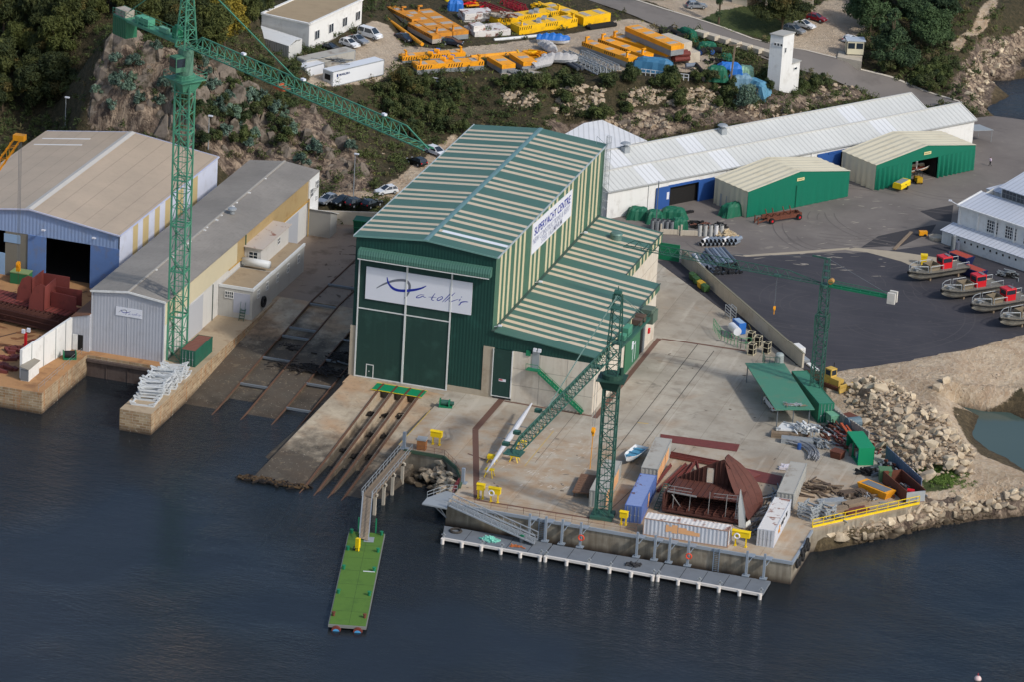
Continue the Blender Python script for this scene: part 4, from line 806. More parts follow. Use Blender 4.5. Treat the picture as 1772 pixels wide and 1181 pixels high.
mb=MB();mb.bb(-41.2,-8.25,.1,-40.4,-8.2,2.7);mb.build('doorway',m_dark,an,world=True);mb=MB();mb.bb(-42.0,-8.5,.1,-41.2,-8.42,2.8);mb.build('open_door',m_white,an,world=True)
fa=Fr((-27.4,15.9),(1,0));g=thing('workshop_annex','two-storey grey annex with stained roofs against the long grey boat shed','building',(-24.6,15.8,0))
m_annex=P('annex_grey_wall',sr(176,174,168),.08,.8,dirt=sr(150,142,130),damt=.4,dsc=.4,streak=.2);m_aroof=P('annex_dusty_roof',sr(160,142,116),.2,.9,sc=.6,dirt=sr(110,94,76),damt=.5,dsc=.5)
mb=MB();mb.bb(-27.45,15.9,0,-21.8,25.2,5.0);mb.build('lower_block',m_annex,g,world=True)
mb=MB();mb.bb(-27.45,25.3,0,-22.0,40.8,4.6);mb.build('long_block',m_annex,g,world=True)
for(a0,b0,a1,b1,z) in((-27.4,15.8,-21.6,25.2,5.0),(-27.4,25.4,-21.9,40.9,4.6)):
 mb=MB();mb.bb(a0+.2,b0+.2,z,a1-.25,b1-.2,z+.05);rr_=mb.build('flat_roof',m_aroof,g,world=True)
 mb=MB();mb.bb(a1-.3,b0,z-.2,a1,b1,z+.25);mb.bb(a0,b0,z-.2,a1-.3,b0+.25,z+.25);mb.build('parapet',m_whitem,rr_,world=True)
mb=MB();mb.bb(-27.4,27.2,4.65,-24.6,40.2,7.9);ub=mb.build('upper_block',P('annex_white_wall',sr(205,202,196),.06,.8,dirt=sr(170,165,155),damt=.3,streak=.2),g,world=True)
mb=MB();mb.slab([(-27.5,26.8,8.0),(-24.2,26.8,7.9),(-24.2,40.6,7.9),(-27.5,40.6,8.0)],.12);mb.build('rusty_roof',P('rusty_white_roof',sr(190,178,165),.1,.7,dirt=sr(130,70,45),damt=.8,dsc=.7,dth=(.6,.66)),ub,world=True)
fA=Fr((-27.4,15.9),(1,0));window(g,fA,1.1,3.2,1.3,1.0,3,1);window(g,Fr((-27.4,27.2),(1,0)),.8,6.0,1.4,1.1,1)
for a in(2,6):window(g,Fr((-21.8,16),(0,1)),a,3,.9,1.2)
for a in(2,7,12):window(g,Fr((-22.0,25.4),(0,1)),a,2.5,.9,1.3)
window(g,Fr((-24.6,27.3),(0,1)),7.5,6.1,1.1,1.0)
mb=MB();mb.bb(-24.9,15.82,.9,-22.2,15.9,4.2);mb.build('shutter',P('lilac_shutter',sr(165,168,180),.05,.6),g,world=True)
mb=MB();mb.cyl((-27.2,26.0,5.9),(-22.6,25.8,5.9),.62,n=14);mb.build('white_tank',m_whitem,g,world=True,smooth=True)
mb=MB()
for z in(.3,.7,1.1,1.5):mb.bb(-23.6,14.8+z*.5,z,-22.8,15.1+z*.5,z+.06)
for x in(-23.6,-22.8):mb.beam((x,14.9,.0),(x,15.9,1.9),.07);mb.beam((x,15.2,1.2),(x,15.7,2.9),.05)
mb.build('steps',m_crgreen2,g,world=True)
mb=MB();mb.cyl((-21.7,20.5,1.9),(-21.5,20.5,1.9),.9,n=14);
one('tyre',MB().torus((-21.55,20.6,1.6),.75,.22,16,6,axis=0),m_black,'black tyre hung on the grey annex wall beside the slipway','tyre')
mb=MB();mb.hexa([(-44.6,-22.8,0),(-44.2,-22.8,0),(-42.15,-8.3,0),(-42.5,-8.3,0),(-44.6,-22.8,4.6),(-44.2,-22.8,4.6),(-42.15,-8.3,5.4),(-42.5,-8.3,5.4)]);
mb2=MB()
for t in(.18,.42,.66,.86):x=-44.18+2.05*t;y=-22.8+14.5*t;mb2.bb(x-.0,y,0,x+.05,y+.07,4.6+.8*t)
ww_=thing('panel_wall','tall white panel wall along the west quay beside the water','wall',(-43.4,-15.5,0));mb.build('panels',m_white,ww_,world=True);mb2.build('joints',m_galvd,ww_,world=True)
c_=thing('quay_cabinet','white utility cabinet with sloping grey lid against the panel wall','cabinet',(-43.2,-21,0),0)
mb=MB();mb.bb(-44.1,-23.6,0,-42.8,-19.6,2.0);mb.build('cabinet_body',m_white,c_,world=True);mb=MB();mb.slab([(-44.2,-23.8,2.3),(-42.7,-23.8,2.0),(-42.7,-19.4,2.0),(-44.2,-19.4,2.3)],.08);mb.build('lid',P('grey_lid',sr(140,134,122),.12,.8),c_,world=True)
mb=MB();mb.bb(-44.1,-23.66,.1,-42.8,-23.6,1.9);mb.build('door',m_galvd,c_,world=True)
mb=MB();mb.hexa([(-27.4,64.2,0),(-10,70.8,0),(-10,71.2,0),(-27.4,64.6,0),(-27.4,64.2,2.3),(-10,70.8,2.3),(-10,71.2,2.3),(-27.4,64.6,2.3)]);one('retaining_wall',mb,m_conc,'low concrete retaining wall below the row of parked cars','wall')
sk_=thing('waste_skip','large green waste skip below the parked cars behind the hall','skip',(-15.5,63.5,0),.12)
mb=MB();mb.hexa([(-5.2,-1.2,.1),(5.2,-1.2,.1),(5.2,1.2,.1),(-5.2,1.2,.1),(-5.4,-1.3,2.5),(5.4,-1.3,2.5),(5.4,1.3,2.5),(-5.4,1.3,2.5)]);mb.build('skip_body',P('skip_green',sr(10,88,62),.1,.5),sk_)
mb=MB();
for x in(-4,-1.3,1.3,4):mb.bb(x-.05,-1.36,.1,x+.05,-1.24,2.5)
mb.bb(-5.45,-1.42,2.4,5.45,-1.28,2.56);mb.bb(-5.35,-1.38,1.2,5.35,-1.25,1.3);mb.build('ribs',m_green,sk_)
q0,u_=Vector((15.9,88.0)),Vector((.5812,.8138));F3=Fr(q0,u_);LW=85.6;hw=8.8
B3=thing('twin_gable_warehouse','very long white warehouse with two parallel white metal roofs','building',(q0.x,q0.y,0))
m_rw=mat_roof('white_metal_roof',sr(208,209,204),sr(198,199,194),-math.atan2(u_.y,u_.x),1.05,4.2,.12,lights=sr(212,214,214))
for k,(b0) in enumerate((0,hw)):
 top=7.0;e=5.1;lo=-2 if k else 0
 L_=LW if k==0 else LW-4
 mb=MB();P4=[F3.p(-.3,b0-.3,e),F3.p(L_+.3,b0-.3,e),F3.p(L_+.3,b0+hw/2,top),F3.p(-.3,b0+hw/2,top)];mb.slab(P4,.14);P4=[F3.p(-.3,b0+hw/2,top),F3.p(L_+.3,b0+hw/2,top),F3.p(L_+.3,b0+hw,e+.1),F3.p(-.3,b0+hw,e+.1)];mb.slab(P4,.14);rw=mb.build('roof',m_rw,B3,world=True)
 mb=MB();mb.beam(F3.p(-.3,b0+hw/2,top+.04),F3.p(L_+.3,b0+hw/2,top+.04),.45,.12);mb.beam(F3.p(L_+.3,b0-.3,e),F3.p(L_+.3,b0+hw/2,top),.2,.2);mb.beam(F3.p(L_+.3,b0+hw/2,top),F3.p(L_+.3,b0+hw,e),.2,.2);mb.build('ridge_cap',P('pale_capping',sr(200,198,190),.06,.5),rw,world=True)
 mb=MB();mb.add([F3.p(L_,b0,0),F3.p(L_,b0+hw,0),F3.p(L_,b0+hw,e),F3.p(L_,b0+hw/2,top-.1),F3.p(L_,b0,e)],[(0,1,2,3,4)]);mb.add([F3.p(0,b0,0),F3.p(0,b0+hw,0),F3.p(0,b0+hw,e),F3.p(0,b0+hw/2,top-.1),F3.p(0,b0,e)],[(4,3,2,1,0)]);mb.build('gable_wall',m_white,B3,world=True)
def seg(z0,z1,a0,a1,mat,nm,b0=-.0,b1=.25):mb=MB();F3.bb(mb,a0,b0,z0,a1,b1,z1);return mb.build(nm,mat,B3,world=True)
doors=[(13.4,19.6),(54.0,60.5)]
seg(0,5.05,0,13.2,m_white,'front_wall');seg(0,5.05,24.4,50.5,m_white,'front_wall');seg(3.9,5.05,13.2,24.4,m_white,'front_wall');seg(0,5.05,66,LW,m_white,'front_wall');seg(4.2,5.05,50.5,66,m_white,'front_wall')
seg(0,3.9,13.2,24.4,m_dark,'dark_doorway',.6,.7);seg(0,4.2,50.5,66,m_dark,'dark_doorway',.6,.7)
seg(0,3.95,10.6,13.6,m_blue,'blue_door',-.3,-.1);seg(0,3.9,20.2,24.5,m_blue,'blue_door',-.15,.1);seg(3.6,4.0,13.4,20.2,m_blue,'door_rail',-.2,0)
seg(0,4.3,47.5,53,m_blue,'blue_door',-.2,0);seg(0,4.3,60,65.5,m_blue,'blue_door',-.2,0);seg(4.0,4.4,50,65.5,m_blue,'door_rail',-.3,-.2)
mb=MB();F3.bb(mb,12.9,-.34,1.6,13.4,-.3,2.9);mb.build('door_notice',m_signw,B3,world=True)
for a in(8.9,26.5,36,46,70):
 mb=MB();F3.bb(mb,a,-.15,0,a+.2,0,5.0);mb.build('pilaster',m_white,B3,world=True)
mb=MB();mb.beam(F3.p(-.3,-.4,5.0),F3.p(LW+.3,-.4,5.0),.16);mb.build('gutter',P('grey_gutter',sr(170,172,170),.05,.5),B3,world=True)
for a in(13.5,35.6):
 v_=MB();c=F3.p(a,hw+3.4,6.5);v_.box((c[0],c[1],6.9),(1.2,1.2,1.1),.95);v_.cyl((c[0],c[1],7.5),(c[0],c[1],7.9),.35);v_.lathe([(.4,0),(.95,.12),(.75,.3),(.1,.42)],(c[0],c[1],7.85),14);v_.build('roof_ventilator',m_galv,B3,world=True)
mb=MB();mb.slab([F3.p(LW+.1,-.2,3.0),F3.p(LW+5,-.2,2.4),F3.p(LW+5,3.6,2.4),F3.p(LW+.1,3.6,3.0)],.08);
for b in(0,3.4):mb.beam(F3.p(LW+4.8,b,0),F3.p(LW+4.8,b,2.4),.1)
mb.build('end_canopy',m_galv,B3,world=True)
A,B,C=G(978,231,4.6),G(1056,268,4.6),G(1120,243,4.6)
B4=thing('low_white_shed','small white-roofed shed tucked between the hall and the rocky bank','building',(B.x,B.y,0));q=quad4(A,B,C);mb=MB();m1_,m2_=(q[0]+q[1])/2,(q[3]+q[2])/2
F4=[(q[0].x,q[0].y),(q[1].x,q[1].y),(q[2].x,q[2].y),(q[3].x,q[3].y)];mb.prism(F4,0,4.5);mb.build('walls',m_white,B4,world=True)
rg0,rg1=(q[0]+q[3])/2,(q[1]+q[2])/2
mb=MB();mb.slab([(q[0].x,q[0].y,4.6),(q[1].x,q[1].y,4.6),(rg1.x,rg1.y,5.3),(rg0.x,rg0.y,5.3)],.1);mb.slab([(rg0.x,rg0.y,5.3),(rg1.x,rg1.y,5.3),(q[2].x,q[2].y,4.6),(q[3].x,q[3].y,4.6)],.1);mb.build('roof',mat_roof('white_shed_roof',sr(236,236,234),sr(228,228,226),-.3,.9,None,.1),B4,world=True)
m_pvcc=P('cream_fabric',sr(212,203,176),.05,.6,sc=.3,dirt=sr(185,172,142),damt=.4,dsc=.3);m_pvcg=P('teal_fabric',sr(8,108,84),.08,.5,sc=.6)
def wavy(mb,fr,a0,a1,b,z0,z1,amp,per):
 n=max(4,int((a1-a0)/per*8));vs=[]
 for i in range(n+1):
  a=a0+(a1-a0)*i/n;o=amp*math.sin(2*math.pi*a/per)+amp*.5*math.sin(5.3*a)
  zt=z1(a) if callable(z1) else z1;vs+=[fr.p(a,b+o,z0),fr.p(a,b+o*.3,zt)]
 mb.add(vs,[(2*i,2*i+2,2*i+3,2*i+1) for i in range(n)])
def tent(o,d,Lg,dep,label,opened):
 T=thing('boat_tent',label,'tent',(o[0],o[1],0),0,'cream and green fabric boat tents');f=Fr(o,d);e,r=4.7,6.5;rt_=lambda a:e+(r-e)*(1-abs(a-Lg/2)/(Lg/2))
 mb=MB();n=16;vs=[];fs=[]
 for i in range(25):
  b=-.15+(dep+.3)*i/24;sag=.07*math.sin(i*math.pi/2.0)
  for k,a in enumerate((-.15,Lg*.25,Lg/2,Lg*.75,Lg+.15)):vs.append(f.p(a,b,rt_(min(max(a,0),Lg))+.05+(sag if k in(1,3) else sag*.6)))
 for i in range(24):
  for k in range(4):c=i*5+k;fs.append((c,c+1,c+6,c+5))
 mb.add(vs,fs);mb.build('roof_fabric',m_pvcc,T,world=True,smooth=False)
 mb=MB()
 sf=Fr(f.p(0,dep,0),(-f.n.x,-f.n.y));wavy(mb,sf,0,dep,0,0,e,.10,1.5);mb.build('side_fabric',m_pvcc,T,world=True)
 mb=MB();ef=Fr(f.p(Lg,0,0),(f.n.x,f.n.y));wavy(mb,ef,0,dep,0,0,e,.08,1.5);mb.build('side_fabric',m_pvcc,T,world=True)
 mb=MB();mb.add([f.p(0,dep,0),f.p(Lg,dep,0),f.p(Lg,dep,e),f.p(Lg/2,dep,r),f.p(0,dep,e)],[(4,3,2,1,0)]);mb.build('rear_fabric',m_pvcc,T,world=True)
 mb=MB();mb.add([f.p(0,-.02,e-.75),f.p(Lg,-.02,e-.75),f.p(Lg,-.02,e),f.p(Lg/2,-.02,r),f.p(0,-.02,e)],[(0,1,2,3,4)]);fp=mb.build('gable_flap',m_pvcg,T,world=True)
 mb=MB();f.bb(mb,Lg*.47,-.12,e+.15,Lg*.47+1.7,-.05,e+.65);mb.build('name_plate',P('cream_plate',sr(220,205,150),.1,.6),fp,world=True);mb=MB();f.bb(mb,Lg*.47+.15,-.13,e+.33,Lg*.47+1.5,-.12,e+.47);mb.build('plate_lettering',P('dim_lettering',sr(120,110,80),.1,.6),fp,world=True)
 if not opened:
  mb=MB();wavy(mb,f,0,Lg,-.05,.05,e-.7,.05,1.9);mb.build('front_curtain',m_pvcg,T,world=True)
  mb=MB();mb.beam(f.p(Lg*.47,-.2,.1),f.p(Lg*.47,-.2,e-.6),.1);mb.build('door_seam',m_tarpg,T,world=True)
 else:
  mb=MB();wavy(mb,f,0,8.6,-.05,.05,e-.7,.22,1.1);mb.build('front_curtain',m_pvcg,T,world=True)
  mb=MB();wavy(mb,f,14.9,Lg,-.05,.05,e-.7,.22,1.1);mb.build('front_curtain',m_pvcg,T,world=True)
  mb=MB();f.bb(mb,8.7,.1,0,14.8,.2,.02);mb.build('floor_dust',P('pale_dust',sr(150,140,128),.2,.9),T,world=True)
  mb=MB();f.bb(mb,.3,dep-.4,0,Lg-.3,dep-.3,e);f.bb(mb,8.4,.4,0,8.5,dep-.4,e-.2);f.bb(mb,15,.4,0,15.1,dep-.4,e-.2);mb.build('interior_shade_sheets',m_dark,T,world=True)  # near-black sheets behind the opening stand in for the tent's unlit interior
 return f
ft1=tent((37.6,99.6),(13.5,19.2),23.5,8.7,'closed fabric tent with cream roof, green trestle covers piled at its end',False)
ft2=tent((54.7,124.2),(13.9,19.6),24.0,8.9,'open-fronted fabric tent with a wooden boat inside',True)
o5=Vector(G(1628.7,420,0)[:2]);p5=Vector(G(1772,469,0)[:2]);F5=Fr(o5,p5-o5)
B5=thing('white_workshop','white workshop with lean-to and ribbed grey roofs at the right edge','building',(o5.x,o5.y,0))
m_r5=mat_roof('pale_ribbed_roof',sr(186,192,202),sr(196,200,208),-math.atan2(F5.u.y,F5.u.x),.9,None,.2);LB=34
mb=MB();F5.bb(mb,0,0,0,LB,3.2,2.3);F5.bb(mb,.9,3.2,0,LB,3.4,6.3);mb.add([F5.p(.9,3.2,0),F5.p(.9,12.2,0),F5.p(.9,12.2,7.6),F5.p(.9,3.2,6.2)],[(3,2,1,0)]);mb.build('walls',m_white,B5,world=True)
mb=MB();mb.slab([F5.p(-.3,-.3,2.35),F5.p(LB,-.3,2.35),F5.p(LB,3.25,3.0),F5.p(-.3,3.25,3.0)],.12);mb.build('lean_to_roof',m_r5,B5,world=True)
mb=MB();mb.slab([F5.p(.5,2.9,6.35),F5.p(LB,2.9,6.35),F5.p(LB,9.4,7.5),F5.p(.5,9.4,7.5)],.15);r5=mb.build('roof',m_r5,B5,world=True)
mb=MB();mb.beam(F5.p(.5,2.85,6.3),F5.p(LB,2.85,6.3),.22);mb.beam(F5.p(.45,2.9,6.35),F5.p(.45,9.4,7.5),.25);mb.build('gutter',m_white,r5,world=True)
mb=MB();F5.bb(mb,4.6,9.4,6.5,LB,9.6,9.3);F5.bb(mb,4.6,9.6,6,4.8,22,9.2);cl_=mb.build('clerestory',m_white,B5,world=True)
for k in range(9):window(cl_,F5,4.9+k*3.1,7.7,2.9,1.5,3,1,b=9.4,frame=m_galvd)
mb=MB();mb.slab([F5.p(4.2,9.0,9.35),F5.p(LB,9.0,9.35),F5.p(LB,20,11.6),F5.p(4.2,20,11.6)],.15);mb.build('roof',m_r5,B5,world=True)
mb=MB();mb.slab([F5.p(-.8,12.2,7.1),F5.p(5.2,12.2,7.1),F5.p(7.5,22,8.2),F5.p(2,22,8.2)],.15);mb.build('roof',m_r5,B5,world=True);mb=MB();F5.bb(mb,-.5,12.2,0,5,14,6.9);b_=mb.build('wing',m_white,B5,world=True)
for a in(1.2,3.0):window(b_,F5,a,4.8,.7,1.4,0,0,b=12.2)
for k in range(6):window(B5,F5,6.9+k*3.9,3.4,2.3,2.1,4,3,b=3.2)
for k in range(8):
 mb=MB();a=.9+k*3.9;F5.bb(mb,a-.15,3.0,2.9,a+.2,3.2,6.2);mb.build('pilaster',m_white,B5,world=True)
for k in range(11):
 mb=MB();a=2.1+k*1.35;F5.bb(mb,a,-.05,1.35,a+.3,.0,1.7);mb.build('vent_hole',m_dark,B5,world=True)
lamp_arm(B5,F5.p(.6,2.9,6.4),F5.p(-.6,2.2,7.0))
A,B,C=G(1334,58,15.6),G(1356,62,15.6),G(1375,56,15.6);q=quad4(A,B,C)
T5=thing('transformer_tower','slim white tower with low annex standing beside the access road','tower',(B.x,B.y,6));mb=MB();mb.prism([tuple(p) for p in q],4,15.5);mb.build('tower_walls',m_white,T5,world=True)
c=sum(q,Vector((0,0)))/4;mb=MB();mb.prism([tuple(c+(p-c)*1.1) for p in q],15.5,15.7);mb.build('flat_roof',P('grey_slab_roof',sr(170,168,160),.08,.8),T5,world=True)
fw=Fr(q[0],q[1]-q[0]);w5=(q[1]-q[0]).length
for k in range(3):window(T5,fw,w5*.33+k*.62,13.6,.4,.45,0,0)
fw2=Fr(q[1],q[2]-q[1]);window(T5,fw2,.7,12.3,.4,.9,0,0)
q2=[fw2.p(1.6,.6,0)[:2],fw2.p(4.6,.6,0)[:2],fw2.p(4.6,3.4,0)[:2],fw2.p(1.6,3.4,0)[:2]];d_=(q[2]-q[1]).length
q2=[fw2.p(d_,0,0)[:2],fw2.p(d_+2.6,0,0)[:2],fw2.p(d_+2.6,3,0)[:2],fw2.p(d_,3,0)[:2]]
mb=MB();mb.prism(q2,4,9.6);mb.build('annex',m_white,T5,world=True);mb=MB();mb.prism([fw2.p(d_-.0,-.2,0)[:2],fw2.p(d_+2.8,-.2,0)[:2],fw2.p(d_+2.8,3.2,0)[:2],fw2.p(d_,3.2,0)[:2]],9.6,9.75);mb.build('annex_roof',P('grey_slab_roof',sr(170,168,160)),T5,world=True)
window(T5,fw2,d_+.7,8.3,.9,.4,0,0)
B=TG(1480,106);cb=thing('guard_cabin','small cream guard cabin with black windows beside the road','cabin',(B.x-.6,B.y+1.2,4.6),.35)
mb=MB();mb.bb(-1.7,-1.2,.15,1.7,1.2,2.75);mb.build('cabin_walls',P('cream_panel',sr(214,206,178),.05,.5),cb);mb=MB();mb.bb(-1.85,-1.35,2.75,1.85,1.35,2.95);mb.build('roof',P('pale_blue_roof',sr(180,190,200),.06,.5),cb)
mb=MB();
for x in(-1.7,1.6):
 for y in(-1.22,1.12):mb.bb(x,y,.0,x+.12,y+.12,2.75)
mb.bb(-1.72,-1.24,.0,1.72,1.24,.16);mb.build('dark_frame',m_black,cb)
for a,b,y in((-1.45,-.15,0),(.15,1.45,0)):mb=MB();mb.bb(a,-1.24,1.3,b,-1.19,2.4);mb.build('window',m_glass,cb)
mb=MB();mb.bb(1.69,-.9,1.3,1.74,.9,2.4);mb.build('window',m_glass,cb)
p1_,p2_=G(1448,110,3.2),G(1490,118,3.2)
mb=MB();mb.hexa([(p1_.x,p1_.y,1),(p2_.x,p2_.y,1),(p2_.x-.8,p2_.y+4.4,1),(p1_.x-.6,p1_.y+4,1),(p1_.x,p1_.y,4.6),(p2_.x,p2_.y,4.6),(p2_.x-.8,p2_.y+4.4,4.6),(p1_.x-.6,p1_.y+4,4.6)]);one('retaining_wall',mb,m_conc,'small concrete retaining wall under the guard cabin','wall')
A,B,C=G(453,24,16.8),G(535.5,42,16.8),G(627,0,16.8);q=quad4(A,B,C)
B6=thing('white_office','white flat-roofed office building with blue windows on the upper terrace','building',(B.x,B.y,11));mb=MB();mb.prism([tuple(p) for p in q],9.5,16.8);mb.build('walls',m_white,B6,world=True)
c=sum(q,Vector((0,0)))/4;mb=MB();mb.prism([tuple(c+(p-c)*.965) for p in q],16.82,16.86);rf6=mb.build('flat_roof',P('gravel_roof',sr(158,140,112),.15,.9,dirt=sr(135,118,92),damt=.5,dsc=.3),B6,world=True)
mb=MB()
for i in range(4):
 a,b=q[i],q[(i+1)%4];mb.beam((a.x,a.y,16.9),(b.x,b.y,16.9),.45,.3)
mb.build('parapet',m_white,rf6,world=True)
fw=Fr(q[1],q[2]-q[1])
for a in(2.1,7.3,12.4,17.3):window(B6,fw,a,13.4,1.6,1.6,1,0)
mb=MB();fw.bb(mb,-.1,-.15,9.5,(q[2]-q[1]).length,-.02,12);mb.build('stone_plinth',P('grey_plinth',sr(150,146,138),.2,.9),B6,world=True)
A,B,C=G(425,55,14.9),G(500,79,14.9),G(523,66,14.9);q=quad4(A,B,C);B7=thing('metal_store','small white corrugated metal store with shallow roof below the office','shed',(B.x,B.y,12));mb=MB();mb.prism([tuple(p) for p in q],11,14.8);mb.build('walls',P('ribbed_white_wall',sr(200,200,196),.08,.6,corr=('X',.4,.05)),B7,world=True)
mb=MB();e_=(q[2]-q[1]);m0,m1=(q[0]+q[3])/2,(q[1]+q[2])/2;mb.slab([(q[0].x,q[0].y,14.85),(q[1].x,q[1].y,14.85),(m1.x,m1.y,15.3),(m0.x,m0.y,15.3)],.08);mb.slab([(m0.x,m0.y,15.3),(m1.x,m1.y,15.3),(q[2].x,q[2].y,14.85),(q[3].x,q[3].y,14.85)],.08);mb.build('roof',m_whitem,B7,world=True)
#  tower cranes
def mast(mb,c,z0,z1,w,bay,ch=.2,dg=.09,rz=0):
 h=w/2;K=[Vector((c[0]+x*math.cos(rz)-y*math.sin(rz),c[1]+x*math.sin(rz)+y*math.cos(rz),0)) for x,y in((-h,-h),(h,-h),(h,h),(-h,h))]
 for k in K:mb.beam((k.x,k.y,z0),(k.x,k.y,z1),ch)
 n=max(1,round((z1-z0)/bay));b=(z1-z0)/n
 for i in range(n+1):
  z=z0+i*b
  for j in range(4):
   p,q=K[j],K[(j+1)%4];mb.beam((p.x,p.y,z),(q.x,q.y,z),dg)
   if i<n:
    mid=z+b/2;s=(i+j)%2
    mb.beam((p.x,p.y,z if s else z+b),(q.x,q.y,z+b if s else z),dg)
 return K
def jib(mb,p0,d,L,w,h,bay,ch=.16,dg=.08,tip=4.0,root=2.0,tri=True):
 d=Vector((d[0],d[1],0)).normalized();n=Vector((-d.y,d.x,0));p0=Vector(p0);up=Vector((0,0,1))
 nb=max(1,round(L/bay));b=L/nb;bl=lambda s,a:p0+d*a+n*(s*w/2);tp_=lambda a:p0+d*a+up*h
 for s in(-1,1):mb.beam(bl(s,0),bl(s,L),ch)
 mb.beam(tp_(root),tp_(L-tip),ch);mb.beam(tp_(L-tip),p0+d*L,ch)
 for s in(-1,1):mb.beam(bl(s,0),tp_(root),ch*.8)
 for i in range(nb):
  a=i*b;m_=a+b/2
  mb.beam(bl(-1,a),bl(1,a),dg)
  mb.beam(bl(-1,a),bl(1,a+b),dg*.8)
  if root<m_<L-tip+.1:
   for s in(-1,1):mb.beam(bl(s,a),tp_(m_),dg);mb.beam(tp_(m_),bl(s,a+b),dg)
 return d,n
def hook(c,z0,z1,name='hook_block'):
 pass
C1=thing('tower_crane','tall bright green tower crane beside the grey shed, its jib reaching over the hall','crane',(-26.2,-5.2,0),0)
mc=(-26.2,-5.2);GM=m_crgreen
mb=MB();K=mast(mb,mc,0,44.6,2.3,2.45,.24,.10);
for z in(7.3,14.6,21.9,29.2,36.5,43):
 for j in range(4):
  p,q=K[j],K[(j+1)%4];mb.beam((p.x,p.y,z),(q.x,q.y,z),.2)
mb.build('mast',GM,C1,world=True)
mb=MB()
for x in(-.25,.25):mb.beam((mc[0]+x,mc[1]+.4,0),(mc[0]+x,mc[1]+.4,44),.05)
for i in range(88):mb.beam((mc[0]-.25,mc[1]+.4,i*.5),(mc[0]+.25,mc[1]+.4,i*.5),.035)
mb.build('ladder',GM,C1,world=True)
jd=Vector((48.6,-31.9,0)).normalized();nd=Vector((-jd.y,jd.x,0));jr=math.atan2(jd.y,jd.x)
mb=MB();mb.hexa([tuple(Vector((mc[0],mc[1],z))+jd*a*s+nd*b*s) for z,s in((43.2,.62),(44.9,1)) for a,b in((-1.9,-1.9),(1.9,-1.9),(1.9,1.9),(-1.9,1.9))]);mb.cyl((*mc,44.9),(*mc,45.6),1.5,n=18);mb.box((*mc,44.95),(4.6,4.6,.12),jr);mb.build('slewing_ring',GM,C1,world=True)
mb=MB();
for a in(-2.3,2.3):
 for z in(45.5,46.05):mb.beam(V(*mc,z)+jd*a-nd*2.3,V(*mc,z)+jd*a+nd*2.3,.06);mb.beam(V(*mc,z)-jd*2.3+nd*a,V(*mc,z)+jd*2.3+nd*a,.06)
 for b in(-2.3,0,2.3):mb.beam(V(*mc,45)+jd*a+nd*b,V(*mc,46.05)+jd*a+nd*b,.06)
mb.build('platform_rail',GM,C1,world=True)
mb=MB();mb.cyl((*mc,45.6),(*mc,49.6),1.15,n=14);mb.build('turret',P('turret_green',sr(90,130,110),.1,.5),C1,world=True)
cp=V(*mc,47.7)-nd*1.9+jd*.6;mb=MB();mb.box(cp,(1.7,1.8,2.3),jr);cb1=mb.build('cab',P('cab_green',sr(70,120,95),.1,.5),C1,world=True);mb=MB();mb.box(cp+V(0,0,.25),(1.78,1.5,1.3),jr);mb.box(cp+V(0,0,.25)-nd*.05,(1.4,1.84,1.3),jr);mb.build('window',m_glass,cb1,world=True)
zj=50.3
mb=MB();jib(mb,V(*mc,zj)+jd*1.3,jd,56.2,1.7,2.0,1.85,.17,.09,5.0,2.6);mb.build('jib',GM,C1,world=True)
mb=MB();
for s in(-1,1):mb.beam(V(*mc,zj)-jd*1.2+nd*s*.85,V(*mc,zj)-jd*17.6+nd*s*.85,.2,.42)
mb.hexa([tuple(V(*mc,zj+.2+k)-jd*a+nd*b) for k in(0,.06) for a,b in((1.2,-.85),(17.6,-.85),(17.6,.85),(1.2,.85))]);mb.build('counter_jib',GM,C1,world=True)
mb=MB()
for s in(-1,1):
 for h in(.8,1.25):mb.beam(V(*mc,zj+h)-jd*1.5+nd*s*1.0,V(*mc,zj+h)-jd*17.6+nd*s*1.0,.05)
 for k in range(11):mb.beam(V(*mc,zj+.2)-jd*(1.6+k*1.6)+nd*s*1.0,V(*mc,zj+1.25)-jd*(1.6+k*1.6)+nd*s*1.0,.05)
mb.build('walkway_rail',GM,C1,world=True)
mb=MB();mb.box(V(*mc,zj-1.4)-jd*15.8,(3.4,2.1,2.9),jr);mb.build('ballast_basket',P('basket_green',sr(40,105,75),.15,.5,corr=('X',.4,.04)),C1,world=True)
mb=MB();mb.box(V(*mc,zj+.75)-jd*15.9,(2.6,1.7,1.1),jr);mb.build('ballast_block',P('mossy_concrete',sr(165,158,145),.2,.9,dirt=sr(110,80,65),damt=.8,dsc=1),C1,world=True)
mb=MB();mb.box(V(*mc,zj+.75)-jd*11.9+nd*.2,(1.2,1.5,.9),jr);mb.cyl(V(*mc,zj+.9)-jd*10.6-nd*.6,V(*mc,zj+.9)-jd*10.6+nd*.6,.55,n=12);mb.box(V(*mc,zj+.9)-jd*9.5,(1.1,1.3,1),jr);mb.build('hoist_winch',P('winch_green',sr(80,150,120),.15,.5),C1,world=True)
mb=MB();mb.box(V(*mc,zj+.7)-jd*5.6,(2.0,.7,.7),jr);mb.build('ballast_resistor',P('pale_green_box',sr(110,165,135),.1,.5),C1,world=True);mb=MB();mb.box(V(*mc,zj+1.1)-jd*2.4+nd*.1,(1.2,1.2,1.7),jr);mb.box(V(*mc,zj+2.1)-jd*2.4+nd*.1,(.7,.7,.35),jr);mb.build('control_cabinet',m_green,C1,world=True)
ap=zj+11.5;mb=MB();Kb=[V(*mc,zj-.6)+jd*a+nd*b for a,b in((-1.15,-1.15),(1.15,-1.15),(1.15,1.15),(-1.15,1.15))];Kt=[V(*mc,ap)+jd*a+nd*b for a,b in((-.35,-.35),(.35,-.35),(.35,.35),(-.35,.35))]
for p,q in zip(Kb,Kt):mb.beam(p,q,.2)
